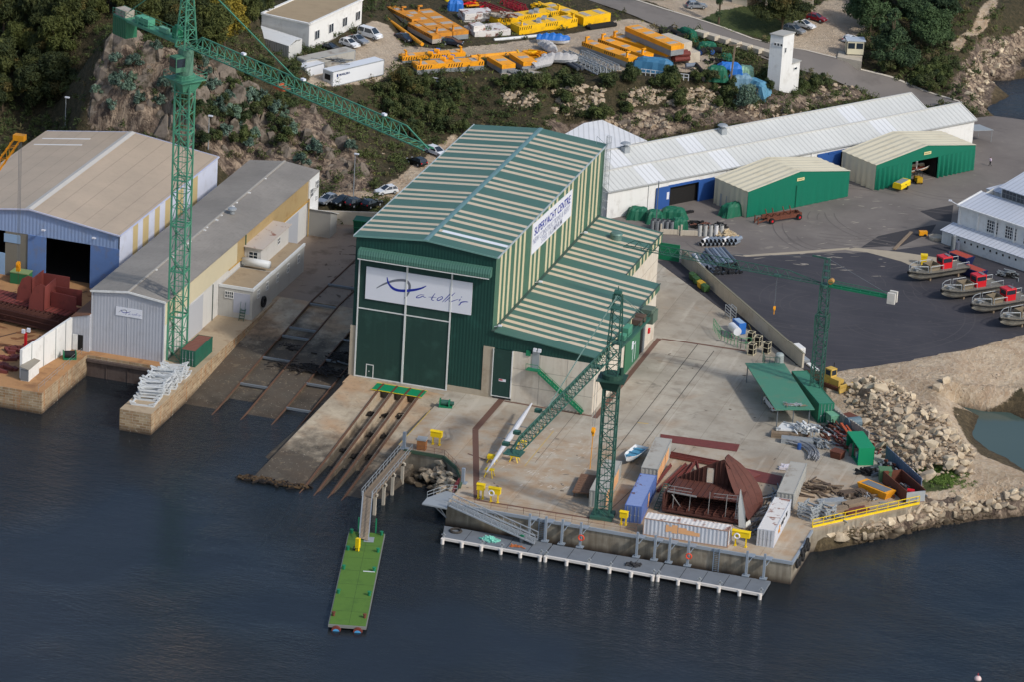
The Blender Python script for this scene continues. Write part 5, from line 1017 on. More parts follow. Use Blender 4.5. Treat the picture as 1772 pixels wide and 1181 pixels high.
for i in range(8):
 for j in range(4):
  a0=Kb[j].lerp(Kt[j],i/8);a1=Kb[(j+1)%4].lerp(Kt[(j+1)%4],i/8);a2=Kb[(j+1)%4].lerp(Kt[(j+1)%4],(i+1)/8);mb.beam(a0,a1,.09);mb.beam(a0 if i%2 else a1,a2 if i%2 else Kb[j].lerp(Kt[j],(i+1)/8),.09)
mb.build('tower_head',GM,C1,world=True)
mb=MB();mb.beam(V(*mc,ap),V(*mc,zj+2.0)+jd*26.5,.16);mb.beam(V(*mc,ap),V(*mc,zj+.3)-jd*16,.13);mb.build('tie_bar',GM,C1,world=True)
for a in(14.2,28.6,47.4)[:3]:
 mb=MB();mb.box(V(*mc,zj+2.25)+jd*a,(.7,.5,.3),jr);mb.build('floodlight',m_signw,C1,world=True)
mb=MB();mb.box(V(*mc,zj-.35)+jd*23.7,(2.2,1.5,.35),jr);mb.cyl(V(*mc,zj-.1)+jd*23.2-nd*.6,V(*mc,zj-.1)+jd*23.2+nd*.6,.3,n=10);mb.build('trolley',P('trolley_orange',sr(190,90,50),.2,.5),C1,world=True)
C2=thing('tower_crane','dark green tower crane standing on the quay edge among the containers','crane',(50.5,-37.3,0),0);mc=(50.5,-37.3);GM=m_crgreen2
mb=MB();mast(mb,mc,0,19.6,2.0,1.95,.22,.10,.1);mb.box((*mc,.25),(3.2,3.2,.5),.1);mb.build('mast',GM,C2,world=True)
mb=MB();
for x in(-.22,.22):mb.beam((mc[0]+x,mc[1]+.3,0),(mc[0]+x,mc[1]+.3,20),.05)
for i in range(40):mb.beam((mc[0]-.22,mc[1]+.3,i*.5),(mc[0]+.22,mc[1]+.3,i*.5),.035)
mb.build('ladder',GM,C2,world=True)
mb=MB();mb.hexa([(mc[0]+x*s,mc[1]+y*s,z) for z,s in((19.4,1.0),(20.8,1.5)) for x,y in((-1,-1),(1,-1),(1,1),(-1,1))]);mb.cyl((*mc,20.8),(*mc,21.7),1.45,n=16);mb.box((*mc,21.0),(4.0,4.0,.1),.1);mb.cyl((mc[0]+1.3,mc[1],21.2),(mc[0]+1.3,mc[1],22.7),.28,n=8);mb.build('slewing_ring',P('greasy_green',sr(38,70,58),.25,.6),C2,world=True)
jd=Vector((-.04,-1,0)).normalized();nd=Vector((-jd.y,jd.x,0));jr=math.atan2(jd.y,jd.x);zj=25.4
mb=MB();mast(mb,mc,21.7,26.6,1.7,1.6,.16,.09,.1);mb.build('turntable_frame',GM,C2,world=True)
mb=MB();jib(mb,V(*mc,zj)+jd*1.0,jd,42,1.5,1.5,1.5,.15,.08,2.2,1.5);jo=mb.build('jib',GM,C2,world=True)
mb=MB();mb.hexa([tuple(V(*mc,zj-.1+k)+jd*a+nd*b) for k in(0,.1) for a,b in((41.5,-1.2),(43.6,-1.2),(43.6,1.2),(41.5,1.2))]);mb.build('jib_tip',GM,jo,world=True)
mb=MB();
for s in(-1,1):mb.beam(V(*mc,zj)-jd*1+nd*s*.75,V(*mc,zj)-jd*17+nd*s*.75,.18,.35);mb.beam(V(*mc,zj+1.0)-jd*1+nd*s*.85,V(*mc,zj+1.0)-jd*17+nd*s*.85,.05)
mb.hexa([tuple(V(*mc,zj+.15+k)-jd*a+nd*b) for k in(0,.06) for a,b in((1.2,-.75),(17.0,-.75),(17.0,.75),(1.2,.75))]);mb.build('counter_jib',GM,C2,world=True)
mb=MB();mb.box(V(*mc,zj+.0)-jd*15.4,(2.4,2.4,1.7),jr);mb.box(V(*mc,zj+1.0)-jd*15.0+nd*.2,(2.0,1.6,.6),jr);mb.build('ballast_block',P('dark_mossy_block',sr(88,104,90),.2,.8),C2,world=True)
mb=MB();mb.cyl(V(*mc,zj+.8)-jd*12-nd*.7,V(*mc,zj+.8)-jd*12+nd*.7,.6,n=12);mb.box(V(*mc,zj+.7)-jd*10.4,(1,1.3,.8),jr);mb.build('hoist_winch',P('brown_winch',sr(92,74,62),.2,.6),C2,world=True)
mb=MB();mb.box(V(*mc,zj+.9)-jd*5.8,(2,.9,1.3),jr);mb.box(V(*mc,zj+.8)-jd*3.3+nd*.1,(1.2,.9,.8),jr);mb.build('control_cabinet',m_crgreen,C2,world=True)
ap=33.6;mb=MB();Kb=[V(*mc,26.4)+jd*a+nd*b for a,b in((-.8,-.8),(.8,-.8),(.8,.8),(-.8,.8))];Kt=[V(*mc,ap)+jd*a+nd*b for a,b in((-.25,-.6),(.25,-.6),(.25,.6),(-.25,.6))]
for p,q in zip(Kb,Kt):mb.beam(p,q,.16)
for i in range(5):
 for j in range(4):mb.beam(Kb[j].lerp(Kt[j],i/5),Kb[(j+1)%4].lerp(Kt[(j+1)%4],(i+1)/5),.08)
mb.cyl(V(*mc,ap+.2)-nd*.5,V(*mc,ap+.2)+nd*.5,.4,n=10);mb.beam(V(*mc,ap),V(*mc,ap+1.2),.1);mb.box(V(*mc,ap-1.6)+jd*1.0,(1.4,1.8,.08),jr);mb.build('tower_head',GM,C2,world=True)
mb=MB();mb.beam(V(*mc,ap),V(*mc,zj+1.5)+jd*29,.11);mb.beam(V(*mc,ap),V(*mc,zj+.5)-jd*13.8+nd*.4,.06);mb.beam(V(*mc,ap),V(*mc,zj+.5)-jd*13.8-nd*.4,.06);mb.build('tie_bar',P('tie_bar_grey',sr(110,135,125),.15,.6),C2,world=True)
for a,s in((27.5,1),(36.2,1),(40.6,1)):
 mb=MB();mb.beam(V(*mc,zj+.2)+jd*a,V(*mc,zj+.2)+jd*a-nd*1.6,.08);mb.box(V(*mc,zj+.2)+jd*a-nd*1.8,(.7,.9,.45),jr);mb.build('floodlight',GM,C2,world=True)
hx=V(*mc,zj)+jd*7.4;mb=MB();mb.box(hx+V(0,0,-.15),(1.3,1.2,.3),jr)
tr2=mb.build('trolley',GM,C2,world=True);mb=MB()
for s in(-.15,.15):mb.beam(hx+nd*s,hx+nd*s-V(0,0,9.0),.04)
mb.build('hoist_rope',m_galvd,tr2,world=True);mb=MB();mb.cyl(hx-V(.2,0,9.6),hx-V(-.2,0,9.6),.45,n=12);mb.box(hx-V(0,0,10.1),(.3,.3,.6));mb.beam(hx-V(0,0,10.2),hx-V(.1,0,15.4),.09);mb.build('hook_block',m_orange,tr2,world=True)
C3=thing('tower_crane','slender dark green tower crane with square white counterweight near the rock pile','crane',(68.4,18.4,0),0);mc=(68.4,18.4)
jd=Vector((-32.4,3.5,0)).normalized();nd=Vector((-jd.y,jd.x,0));jr=math.atan2(jd.y,jd.x);zj=19.5
mb=MB();mast(mb,mc,0,14.6,1.55,1.3,.17,.08,jr);mb.build('lower_mast',GM,C3,world=True)
mb=MB();mast(mb,mc,12.4,14.8,1.75,2.4,.14,.08,jr);mast(mb,mc,14.6,19.4,1.2,1.2,.14,.07,jr);mb.build('upper_mast',GM,C3,world=True)
mb=MB();mb.cyl((*mc,19.1),(*mc,19.6),.8,n=14);mb.build('slewing_ring',GM,C3,world=True)
mb=MB();jib(mb,V(*mc,zj)+jd*.8,jd,31.8,1.0,1.15,1.6,.10,.055,1.6,5.0);jo=mb.build('jib',GM,C3,world=True)
mb=MB()
for s in(-1,1):mb.beam(V(*mc,zj)-jd*.7+nd*s*.45,V(*mc,zj)-jd*11+nd*s*.45,.14,.3);mb.beam(V(*mc,zj+.7)-jd*.7+nd*s*.45,V(*mc,zj+.55)-jd*9.6+nd*s*.45,.06)
for k in range(7):mb.beam(V(*mc,zj)-jd*(1+k*1.5)-nd*.45,V(*mc,zj)-jd*(1+k*1.5)+nd*.45,.1)
mb.build('counter_jib',P('fresh_green',sr(20,115,80),.1,.5),C3,world=True)
mb=MB();mb.box(V(*mc,zj-.0)-jd*10.6-nd*.6,(1.2,.42,1.7),jr);mb.box(V(*mc,zj-.0)-jd*10.6+nd*.5,(1.2,.42,1.7),jr);mb.build('ballast_block',P('white_ballast',sr(205,200,190),.1,.8,dirt=sr(150,145,135),damt=.4),C3,world=True)
ap=23.6;mb=MB()
for a,b in((-.5,-.5),(.5,-.5),(.5,.5),(-.5,.5)):mb.beam(V(*mc,19.5)+jd*a+nd*b,V(*mc,ap)+jd*a*.6+nd*b*.6,.11)
for z in(20.6,21.7,22.7):mb.box((*mc,z),(.85,.85,.08),jr)
mb.beam(V(*mc,ap)-jd*.4,V(*mc,ap+.1)+jd*2.4,.16,.25);mb.build('tower_head',GM,C3,world=True)
mb=MB();mb.beam(V(*mc,ap)+jd*2.3,V(*mc,zj+1.15)+jd*20,.035);mb.beam(V(*mc,ap)-jd*.3,V(*mc,zj+.4)-jd*10,.035);mb.build('tie_rope',m_galvd,C3,world=True)
mb=MB();mb.cyl(V(*mc,20.2)-jd*.9-nd*.4,V(*mc,20.2)-jd*.9+nd*.4,.42,n=12);mb.build('hoist_winch',P('brass_winch',sr(170,130,70),.2,.5),C3,world=True)
hx=V(*mc,zj)+jd*7.7;mb=MB();mb.box(hx,(.9,.9,.25),jr);tr3=mb.build('trolley',GM,C3,world=True);mb=MB();mb.beam(hx+nd*.1,hx+nd*.1-V(0,0,5.0),.03);mb.beam(hx-nd*.1,hx-nd*.1-V(0,0,5.0),.03);mb.build('hoist_rope',m_galvd,tr3,world=True);mb=MB();mb.cyl(hx-V(.12,0,5.3),hx-V(-.12,0,5.3),.36,n=12);mb.beam(hx-V(0,0,5.6),hx-V(0,0,6.3),.1);mb.build('hook_block',m_orange,tr3,world=True)
px=V(*YP(8,240,10));t_=YP(32,238,6);s_=YP(-40,340,6)
C4=thing('mobile_crane','orange lattice boom of a mobile crane with long hook ropes at the left edge','crane',(s_.x-4,6,0),0)
mb=MB();d=(t_-s_).normalized();n1=Vector((0,1,0));n2=d.cross(n1).normalized();
base=s_-d*12
for a in(-.55,.55):
 for b in(-.55,.55):mb.beam(base+n1*a+n2*b,t_+n1*a*.8+n2*b*.8,.14)
L_=(t_-base).length;nb=int(L_/1.3)
for i in range(nb):
 for a in(-.55,.55):s=1 if i%2 else-1;mb.beam(base+d*i*1.3+n1*a+n2*.55*s,base+d*(i+1)*1.3+n1*a-n2*.55*s,.07);mb.beam(base+d*i*1.3+n2*a+n1*.55*s,base+d*(i+1)*1.3+n2*a-n1*.55*s,.07)
bo=mb.build('lattice_boom',m_orange,C4,world=True)
mb=MB();mb.box(t_+V(.2,0,.1),(1.8,1.2,.9));mb.cyl(t_+V(.5,-.4,0),t_+V(.5,.4,0),.5,n=12);mb.build('boom_head',m_orange,bo,world=True)
mb=MB()
for s in(-.25,0,.25):mb.beam(t_+V(.3+s*.4,s,0),V(t_.x+.3+s*.4,t_.y+s,7.3),.045)
ho=mb.build('hoist_rope',m_galvd,C4,world=True)
mb=MB();mb.box((t_.x+.3,t_.y,6.5),(.6,.5,1.3));mb.cyl((t_.x+.1,t_.y,7.0),(t_.x+.5,t_.y,7.0),.5,n=12);mb.build('hook_block',m_orange,ho,world=True)
mb=MB();mb.beam((t_.x+.3,t_.y,5.9),(t_.x+.35,t_.y,.8),.05);mb.build('lifting_chain',m_rust,ho,world=True)
mb=MB();bc=base;mb.box((bc.x-1.5,6,2.2),(5,3.2,2.4));mb.box((bc.x-1.5,6,.7),(6,3.6,1.2));mb.build('chassis',m_orange,C4,world=True)
#  shipping containers (local x along length)
def container(label,loc,rz,mat,roofm,L=12.19,doors=True,patch=None,group=None,h=2.59,frame=None):
 T=thing('shipping_container',label,'container',loc,rz,group);W_=2.44;fm=frame or mat
 mb=MB();n=int(L/.28);
 for s in(-1,1):
  vs=[];
  for i in range(n*2+1):
   x=.12+(L-.24)*i/(n*2);o=.05 if(i//1)%4 in(1,2) else 0.0;vs+=[(x,s*(W_/2-.02-o),.16),(x,s*(W_/2-.02-o),h-.12)]
  mb.add(vs,[(2*i,2*i+2,2*i+3,2*i+1) if s<0 else(2*i,2*i+1,2*i+3,2*i+2) for i in range(n*2)])
 vs=[]
 for i in range(17):y=-W_/2+.1+(W_-.2)*i/16;o=.05 if i%4 in(1,2) else 0;vs+=[(L-.04-o,y,.16),(L-.04-o,y,h-.12)]
 mb.add(vs,[(2*i,2*i+2,2*i+3,2*i+1) for i in range(16)])
 if not doors:mb.add([(L-v[0],v[1],v[2]) for v in vs],[(2*i,2*i+1,2*i+3,2*i+2) for i in range(16)])
 mb.bb(.05,-W_/2+.05,.1,L-.05,W_/2-.05,.2);mb.build('side_panels',mat,T)
 mb=MB();vs=[];m_=int(L/.3)
 for i in range(m_*2+1):x=.06+(L-.12)*i/(m_*2);z=h-.03-(.035 if i%4 in(1,2) else 0);vs+=[(x,-W_/2+.06,z),(x,W_/2-.06,z)]
 mb.add(vs,[(2*i,2*i+2,2*i+3,2*i+1) for i in range(m_*2)]);mb.build('roof',roofm,T)
 mb=MB()
 for y in(-W_/2,W_/2-.1):mb.bb(0,y,0,L,y+.1,.16);mb.bb(0,y,h-.12,L,y+.1,h);mb.bb(0,y,.16,.12,y+.1,h-.12);mb.bb(L-.12,y,.16,L,y+.1,h-.12)
 for x in(0,L-.1):mb.bb(x,-W_/2+.1,h-.12,x+.1,W_/2-.1,h);mb.bb(x,-W_/2+.1,0,x+.1,W_/2-.1,.16)
 for x in(-.01,L-.17):
  for y in(-W_/2-.01,W_/2-.17):
   for z in(-.0,h-.11):mb.bb(x,y,z,x+.18,y+.18,z+.12)
 mb.build('corner_frame',fm,T)
 if doors:
  for s in(-1,1):
   mb=MB();mb.bb(.0,.02 if s>0 else-1.12,.18,.06,1.12 if s>0 else-.02,h-.13);d=mb.build('door',mat,T)
   mb=MB()
   for k in(.3,.8):mb.beam((-.04,s*k,.15),(-.04,s*k,h-.12),.05);mb.bb(-.06,s*k-.12,1.1,-.02,s*k+.12,1.2)
   mb.build('lock_bars',m_galv,d)
 if patch:
  for pm,rects in patch:
   mb=MB()
   for s,x0,z0,x1,z1 in rects:y=s*(W_/2+.004);mb.bb(x0,min(y,y-.006*s),z0,x1,max(y,y-.006*s),z1)
   mb.build('primer_patch',pm,T)
 return T
def at_cont(px,py,z,ang):p=G(px,py,z);return(p.x,p.y,z),ang
m_ctw=P('weathered_white_container',sr(190,194,200),.1,.6,dirt=sr(150,110,80),damt=.5,dsc=.8,dth=(.6,.72),streak=.25);m_ctwr=P('rusty_white_container_roof',sr(214,210,204),.08,.6,dirt=sr(128,66,34),damt=.85,dsc=.7,dth=(.54,.62))
m_ctb=P('faded_blue_container',sr(84,108,165),.12,.6,dirt=sr(110,90,85),damt=.4);m_ctbr=P('faded_blue_container_roof',sr(128,145,188),.12,.6,dirt=sr(98,66,56),damt=.9,dsc=.45,dth=(.58,.62))
m_ctg=P('grey_container_paint',sr(160,160,154),.08,.7,dirt=sr(130,112,92),damt=.5,dsc=.6);m_ctgr=P('grey_container_roof',sr(168,165,156),.08,.8,dirt=sr(110,90,72),damt=.6,dsc=.5)
m_peach=P('peach_primer',sr(225,170,120),.05,.7)
QP='shipping containers standing on the quay';ng=.072
container('white rust-streaked container lying along the quay edge with orange primer patch',(57.4,-40.0,0),.035,m_ctw,m_ctwr,patch=[(m_peach,[(-1,3.2,1.0,3.6,2.1),(-1,3.6,1.15,4.1,1.9),(-1,4.1,.95,4.9,2.2),(-1,5.0,1.05,6.2,1.95),(-1,6.2,1.0,7.3,1.7),(-1,7.3,1.0,8.1,1.55)])],group=QP,frame=P('rust_edge',sr(170,140,120),.2,.7))
container('faded blue container with rusty roof patch standing end-on beside the crane',(54.95,-37.65,0),R(90+5.0),m_ctb,m_ctbr,patch=[(m_peach,[(-1,5.4,.3,6.4,2.3)])],group=QP)
wc=container('white container with closed grey doors at the quay corner, orange mark on its side',(74.3,-38.2,0),R(90+2.2),m_ctw,m_ctwr,patch=[(m_orange,[(-1,3.2,.9,4.0,1.5),(-1,3.8,1.4,4.4,1.9),(-1,4.2,.7,4.5,1.2)]),(m_black,[(-1,5.0,1.2,5.5,1.8),(-1,5.8,1.2,6.2,1.8),(-1,6.5,1.1,6.9,1.9),(-1,7.3,1.3,7.9,1.7),(-1,8.6,1.2,9.6,1.9)])],group=QP)
container('grey container behind the quay-corner white container, dark dents along its roof',(73.7,-24.0,0),R(90+4.2),m_ctg,m_ctgr,doors=False,group=QP)
container('grey container with peach side patches, directly behind the blue container',(53.4,-23.2,0),R(90+5.2),m_ctg,m_ctgr,doors=False,patch=[(m_peach,[(-1,.2,.3,3.0,2.2),(-1,3.2,.3,6.6,2.3),(-1,7.0,.4,9.8,2.2)])],group=QP)
container('grey container with peach side half hidden behind the quay crane mast',(48.9,-34.6,0),R(90+5),m_ctg,m_ctgr,doors=False,patch=[(m_peach,[(-1,.3,.3,5.0,2.2),(-1,5.3,.3,10.0,2.3)])],group=QP)
container('open-topped dark green container on the stone pier beside the crane foot',(-23.6,-7.4,0),R(90),P('dark_green_container',sr(34,92,74),.12,.6,dirt=sr(50,70,60),damt=.5),P('rust_brown_cover',sr(120,78,66),.2,.8),L=7.4)
gc=container('long green container alongside the canopy',(71.6,11.6,0),R(90+31),P('green_container',sr(34,112,86),.1,.5,dirt=sr(60,90,75),damt=.3),P('green_container_roof',sr(62,122,98),.1,.6),L=13.6,h=3.1)
T=thing('open_store_container','bright green open-sided container with barrels inside by the scrap yard','container',(80.9,-2.6,0),R(118))
mg=P('bright_green_steel',sr(10,140,92),.12,.5,corr=('X',.5,.05));mb=MB();mb.bb(0,-1.2,0,6.6,1.2,.2);mb.bb(0,-1.2,.2,6.6,-1.1,2.6);mb.bb(0,-1.2,.2,.1,1.2,2.6);mb.bb(6.5,-1.2,.2,6.6,1.2,2.6);mb.bb(.1,.95,.2,.3,1.2,2.4);mb.bb(3.2,.95,.2,3.4,1.2,2.4);mb.bb(0,-1.25,2.6,6.6,1.25,2.75);mb.build('frame_and_roof',P('bright_green_plain',sr(10,135,90),.12,.5),T)
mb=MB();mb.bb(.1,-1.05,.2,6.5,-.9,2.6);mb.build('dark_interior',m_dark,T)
for i,(x,m_) in enumerate(((1.0,m_blue),(1.8,m_blue),(2.6,P('pale_barrel',sr(170,190,170),.1,.6)),(4.2,m_green),(5.0,m_black))):one('barrel',MB().lathe([(.28,0),(.3,.45),(.28,.9),(.05,.92)],(0,0,0),10),m_,['blue barrel nearest the open end of the green store container','second blue barrel inside the green store container','pale barrel in the middle of the green store container','green barrel deep inside the green store container','black barrel at the far end of the green store container'][i],'barrel','barrels inside the open store').location=(80.9+x*math.cos(R(118))-.35*math.sin(R(118))*1.6,-2.6+x*math.sin(R(118))+.35*math.cos(R(118))*1.6,.2)
#  ship section under construction
SB=thing('ship_section','rusty red ship bow section standing open among the containers','ship section',(64,-27,0))
P0=lambda*p:[Vector(q) for q in p]
m_hull=P('rusty_red_hull_plate',sr(90,52,42),.3,.75,dirt=sr(70,42,36),damt=.7,dsc=.7);m_hulld=P('dark_rust_frames',sr(78,46,38),.3,.85)
ap_=(64.9,-25.5,7.0)
mb=MB()
NS=6
def shell(t,s):
 x=64.9+5.2*t**1.5+s*2.9*math.sin(math.pi*min(1,t*.96))**.8;z=7.0-6.7*t**1.1-s*.5*t;y=-25.4-5.4*t+s*(1.6+4.2*t);return(x,y,max(z,.25))
vs=[shell(i/NS,j/4) for i in range(NS+1) for j in range(5)]
fs=[(i*5+j,i*5+j+1,i*5+j+6,i*5+j+5) for i in range(NS) for j in range(4)];mb.add(vs,fs);sh=mb.build('hull_shell',m_hull,SB,world=True)
mb=MB()
for j in(1,2,3):
 for i in range(NS):mb.beam(Vector(shell(i/NS,j/4))+V(-.12,0,-.1),Vector(shell((i+1)/NS,j/4))+V(-.12,0,-.1),.14,.3)
mb.build('shell_frames',m_hulld,sh,world=True)
def plate(mb,pts,t=.08):
 n=len(pts);vs=[(x,y-t/2,z) for x,y,z in pts]+[(x,y+t/2,z) for x,y,z in pts];mb.add(vs,[tuple(range(n)),tuple(range(2*n-1,n-1,-1))]+[(i,i+n,(i+1)%n+n,(i+1)%n) for i in range(n)])
yb_=-26.0;mb=MB();bk=[(58.4,3.3),(61.3,5.0),(64.0,6.6),(64.9,7.0),(66.2,5.4),(68.6,3.0)]
left=[(58.4,yb_,3.0),(62.6,yb_,3.0),(62.6,yb_,5.75),(61.3,yb_,5.0),(58.4,yb_,3.2)];plate(mb,left);plate(mb,[(63.5,yb_,3.0),(68.6,yb_,3.0),(66.2,yb_,5.4),(64.9,yb_,7.0),(63.5,yb_,6.3)]);plate(mb,[(62.6,yb_,5.3),(63.5,yb_,5.3),(63.5,yb_,6.2),(62.6,yb_,5.75)]);mb.build('upper_bulkhead',m_hulld,SB,world=True)
mb=MB()
for i,x in enumerate(np.arange(58.9,68.5,.62)):
 zt=np.interp(x,[b[0] for b in bk],[b[1] for b in bk])-.15
 if not 62.5<x<63.6:mb.beam((x,yb_-.14,3.0),(x,yb_-.14,zt),.1,.22)
mb.build('bulkhead_stiffeners',m_hulld,SB,world=True)
mb=MB();mb.bb(62.55,yb_-.12,3.2,62.67,yb_-.04,5.3);mb.bb(63.43,yb_-.12,3.2,63.55,yb_-.04,5.3);mb.bb(62.55,yb_-.12,5.2,63.55,yb_-.04,5.32);mb.bb(62.55,yb_-.12,3.1,63.55,yb_-.04,3.2);mb.build('door_frame',P('peeled_white',sr(190,180,165),.2,.7),SB,world=True)
mb=MB();mb.hexa([(58.3,-31.6,2.85),(68.9,-31.0,2.85),(68.6,-26,2.9),(58.2,-26,2.9),(58.3,-31.6,3.0),(68.9,-31.0,3.0),(68.6,-26,3.05),(58.2,-26,3.05)]);mb.build('upper_deck',m_hull,SB,world=True)
mb=MB();mb.bb(57.9,-32.6,.35,69.6,-24.6,.55);mb.bb(57.8,-32.4,.5,58.0,-25,2.9);mb.hexa([(57.9,-32.3,.5),(58.1,-32.3,.5),(58.4,-31.6,2.9),(58.2,-31.6,2.9),(57.9,-25.5,.5),(58.1,-25.5,.5),(58.4,-25.5,2.9),(58.2,-25.5,2.9)]);plate(mb,[(58.2,-25.6,.4),(69,-25.6,.4),(68.6,-25.6,2.9),(58.2,-25.6,2.9)]);mb.build('lower_hull',m_hulld,SB,world=True)
mb=MB()
for y in np.arange(-32.2,-25.5,.9):mb.beam((58.1,y,.7),(69.2,y,.7),.08,.28)
for x in np.arange(58.8,69.2,1.3):mb.beam((x,-32.4,.9),(x,-25.7,.9),.06,.3)
for x in np.arange(58.6,68.9,.8):mb.beam((x,-31.6,3.08),(x,-26.2,3.08),.05,.16)
for x in np.arange(58.6,68.9,.7):mb.beam((x,-25.75,.5),(x,-25.75,2.9),.08,.2)
mb.build('floor_frames',m_hull,SB,world=True)
mb=MB();
for x in(59.2,61.6,64.4,66.9,68.6):mb.beam((x,-31.7,.5),(x+.05,-31.6,4.0 if x!=61.6 else 2.9),.09)
for z in(3.5,4.0):mb.beam((58.4,-31.7,z),(61.8,-31.6,z),.07);mb.beam((65.0,-31.6,z-.1),(68.9,-31.2,z),.06)
mb.beam((58.3,-31.75,3.15),(62.6,-31.9,3.1),.18);mb.beam((60.2,-31.0,.8),(59.0,-31.8,2.8),.12);mb.build('scaffold',P('grey_scaffold',sr(150,148,145),.15,.5,.2),SB,world=True)
mb=MB();mb.beam((57.2,-31.8,.1),(57.8,-28.9,3.0),.1);mb.beam((56.5,-31.8,.1),(57.1,-28.9,3.0),.1)
for i in range(11):t=i/10;mb.box((56.85+.6*t,-31.8+2.9*t,.15+2.85*t),(.8,.25,.04))
mb.build('access_stair',P('dull_green_stair',sr(70,92,78),.2,.7),SB,world=True)
mb=MB();mb.beam((68.85,-32.3,.1),(68.75,-31.2,4.0),.07);mb.beam((68.45,-32.3,.1),(68.35,-31.2,4.0),.07)
for i in range(12):t=i/11;mb.beam((68.85-.1*t,-32.3+1.1*t,.1+3.9*t),(68.45-.1*t,-32.3+1.1*t,.1+3.9*t),.05)
mb.build('ladder',m_galvd,SB,world=True)
mb=MB();mb.add([(69.3,-33.3,.15),(70.4,-33.6,.3),(69.9,-32.8,2.4),(68.7,-31.4,5.2),(68.8,-32.2,2.9)],[(0,1,2,3,4)]);mb.add([(69.35,-33.22,.15),(70.4,-33.5,.3),(69.95,-32.7,2.4),(68.75,-31.3,5.2),(68.85,-32.1,2.9)],[(4,3,2,1,0)]);mb.add([(70.2,-33.5,.1),(71.2,-32.8,.1),(70.7,-32.6,1.3),(70.3,-33.1,1.0)],[(0,1,2,3)])
one('hull_plate',mb,P('pale_primed_plate',sr(225,222,210),.06,.7),'tall pointed off-white steel plate leaning on the ship section','steel plate')
def sheet(name,pts,mat,label,cat,z=.05,t=.05,grp=None):
 mb=MB();mb.prism([tuple(p[:2]) for p in pts],z-t,z);return one(name,mb,mat,label,cat,grp)
sheet('steel_sheet',[G(1143,753),G(1280,771),G(1275,783),G(1143,765)],m_primer,'long red-primed steel strip lying on the open concrete yard','steel sheet',.08)
sheet('steel_sheet',[(60.6,-10.6),(70.6,-12.0),(70.9,-15.6),(64.0,-15.4),(60.2,-12.4)],m_primer,'broad dark red steel sheet behind the ship section','steel sheet',.07)
sheet('steel_sheet',[(64.7,-11.6),(67.6,-13.0),(66.4,-15.2),(63.9,-13.2)],P('lighter_primer',sr(128,70,62),.1,.7),'small rotated red steel sheet on top of the broad one','steel sheet',.16)
for k,(a,b) in enumerate((((53.2,-11.0,.3),(63.0,-11.6,.3)),((53.4,-11.9,.2),(61.0,-12.3,.25)),((55.4,-25.5,.2),(56.6,-14.2,.3)),((56.4,-22.5,.25),(57.4,-13.6,.3)),((54.5,-25.0,.25),(54.6,-15.2,.2)),((57.6,-20.0,.2),(58.0,-14.0,.9)),((59.6,-17.5,.2),(58.1,-14.0,.9)))):
 mb=MB();mb.beam(a,b,.4,.25);mb.beam(Vector(a)+V(0,0,.2),Vector(b)+V(0,0,.2),.12,.3)
 one('steel_beam',mb,m_primer,['longest red steel beam lying behind the ship section','shorter red beam just in front of the longest one','long red beam beside the blue container roof','red beam lying parallel inside the pair left of the ship section','red plate girder nearest the grey container','short tilted red beam forming an upside-down V','second leg of the upside-down V of red beams'][k],'steel beam','red steel beams lying around the ship section')
def debris(name,c,sx,sy,n,mats,label,cat,L=(1,2.5),h=.6,rz=0,w=.12):
 mb=MB();
 for i in range(n):
  a=random.gauss(0,.5)+rz;l=random.uniform(*L)/2;x=c[0]+random.gauss(0,sx/2.2);y=c[1]+random.gauss(0,sy/2.2);z=c[2]+w/2+random.random()*h*(1-min(1,math.hypot(x-c[0],y-c[1])/max(sx,sy)))
  dz=random.uniform(-.15,.15);mb.beam((x-l*math.cos(a),y-l*math.sin(a),max(z-dz,c[2]+.05)),(x+l*math.cos(a),y+l*math.sin(a),max(z+dz,c[2]+.05)),w*random.uniform(.6,1.4),w,m=random.randrange(len(mats)))
 o=one(name,mb,mats,label,cat)
 if cat=='seaweed':o['kind']='stuff'
 return o
debris('scaffold_heap',(71.6,-21.5,0),1.0,6,60,[m_galvd,m_wood,P('white_bars',sr(205,200,190),.1,.6)],'long heap of scaffold bars and lattice pieces right of the ship section','scrap heap',(2,4.5),.9,1.45,.14)
debris('scaffold_heap',(71.2,-32.3,0),.6,3,26,[m_galvd,m_wood],'narrow stack of dark lattice bars beside the yellow cabinet and white container','scrap heap',(2,4),.6,1.4,.14)
debris('timber_heap',(76.9,-14.4,0),2.8,2.4,70,[m_wood,P('dark_wood',sr(92,78,66),.2,.9)],'heap of weathered timbers right of the grey container','timber heap',(1.5,3.2),.9,0,.22)
debris('rope_heap',(70.6,-8.8,0),1.0,.8,24,[P('white_sacking',sr(205,200,205),.08,.8)],'white bundled sheets by the red steel sheets','bundle',(.8,1.6),.5,.3,.35)
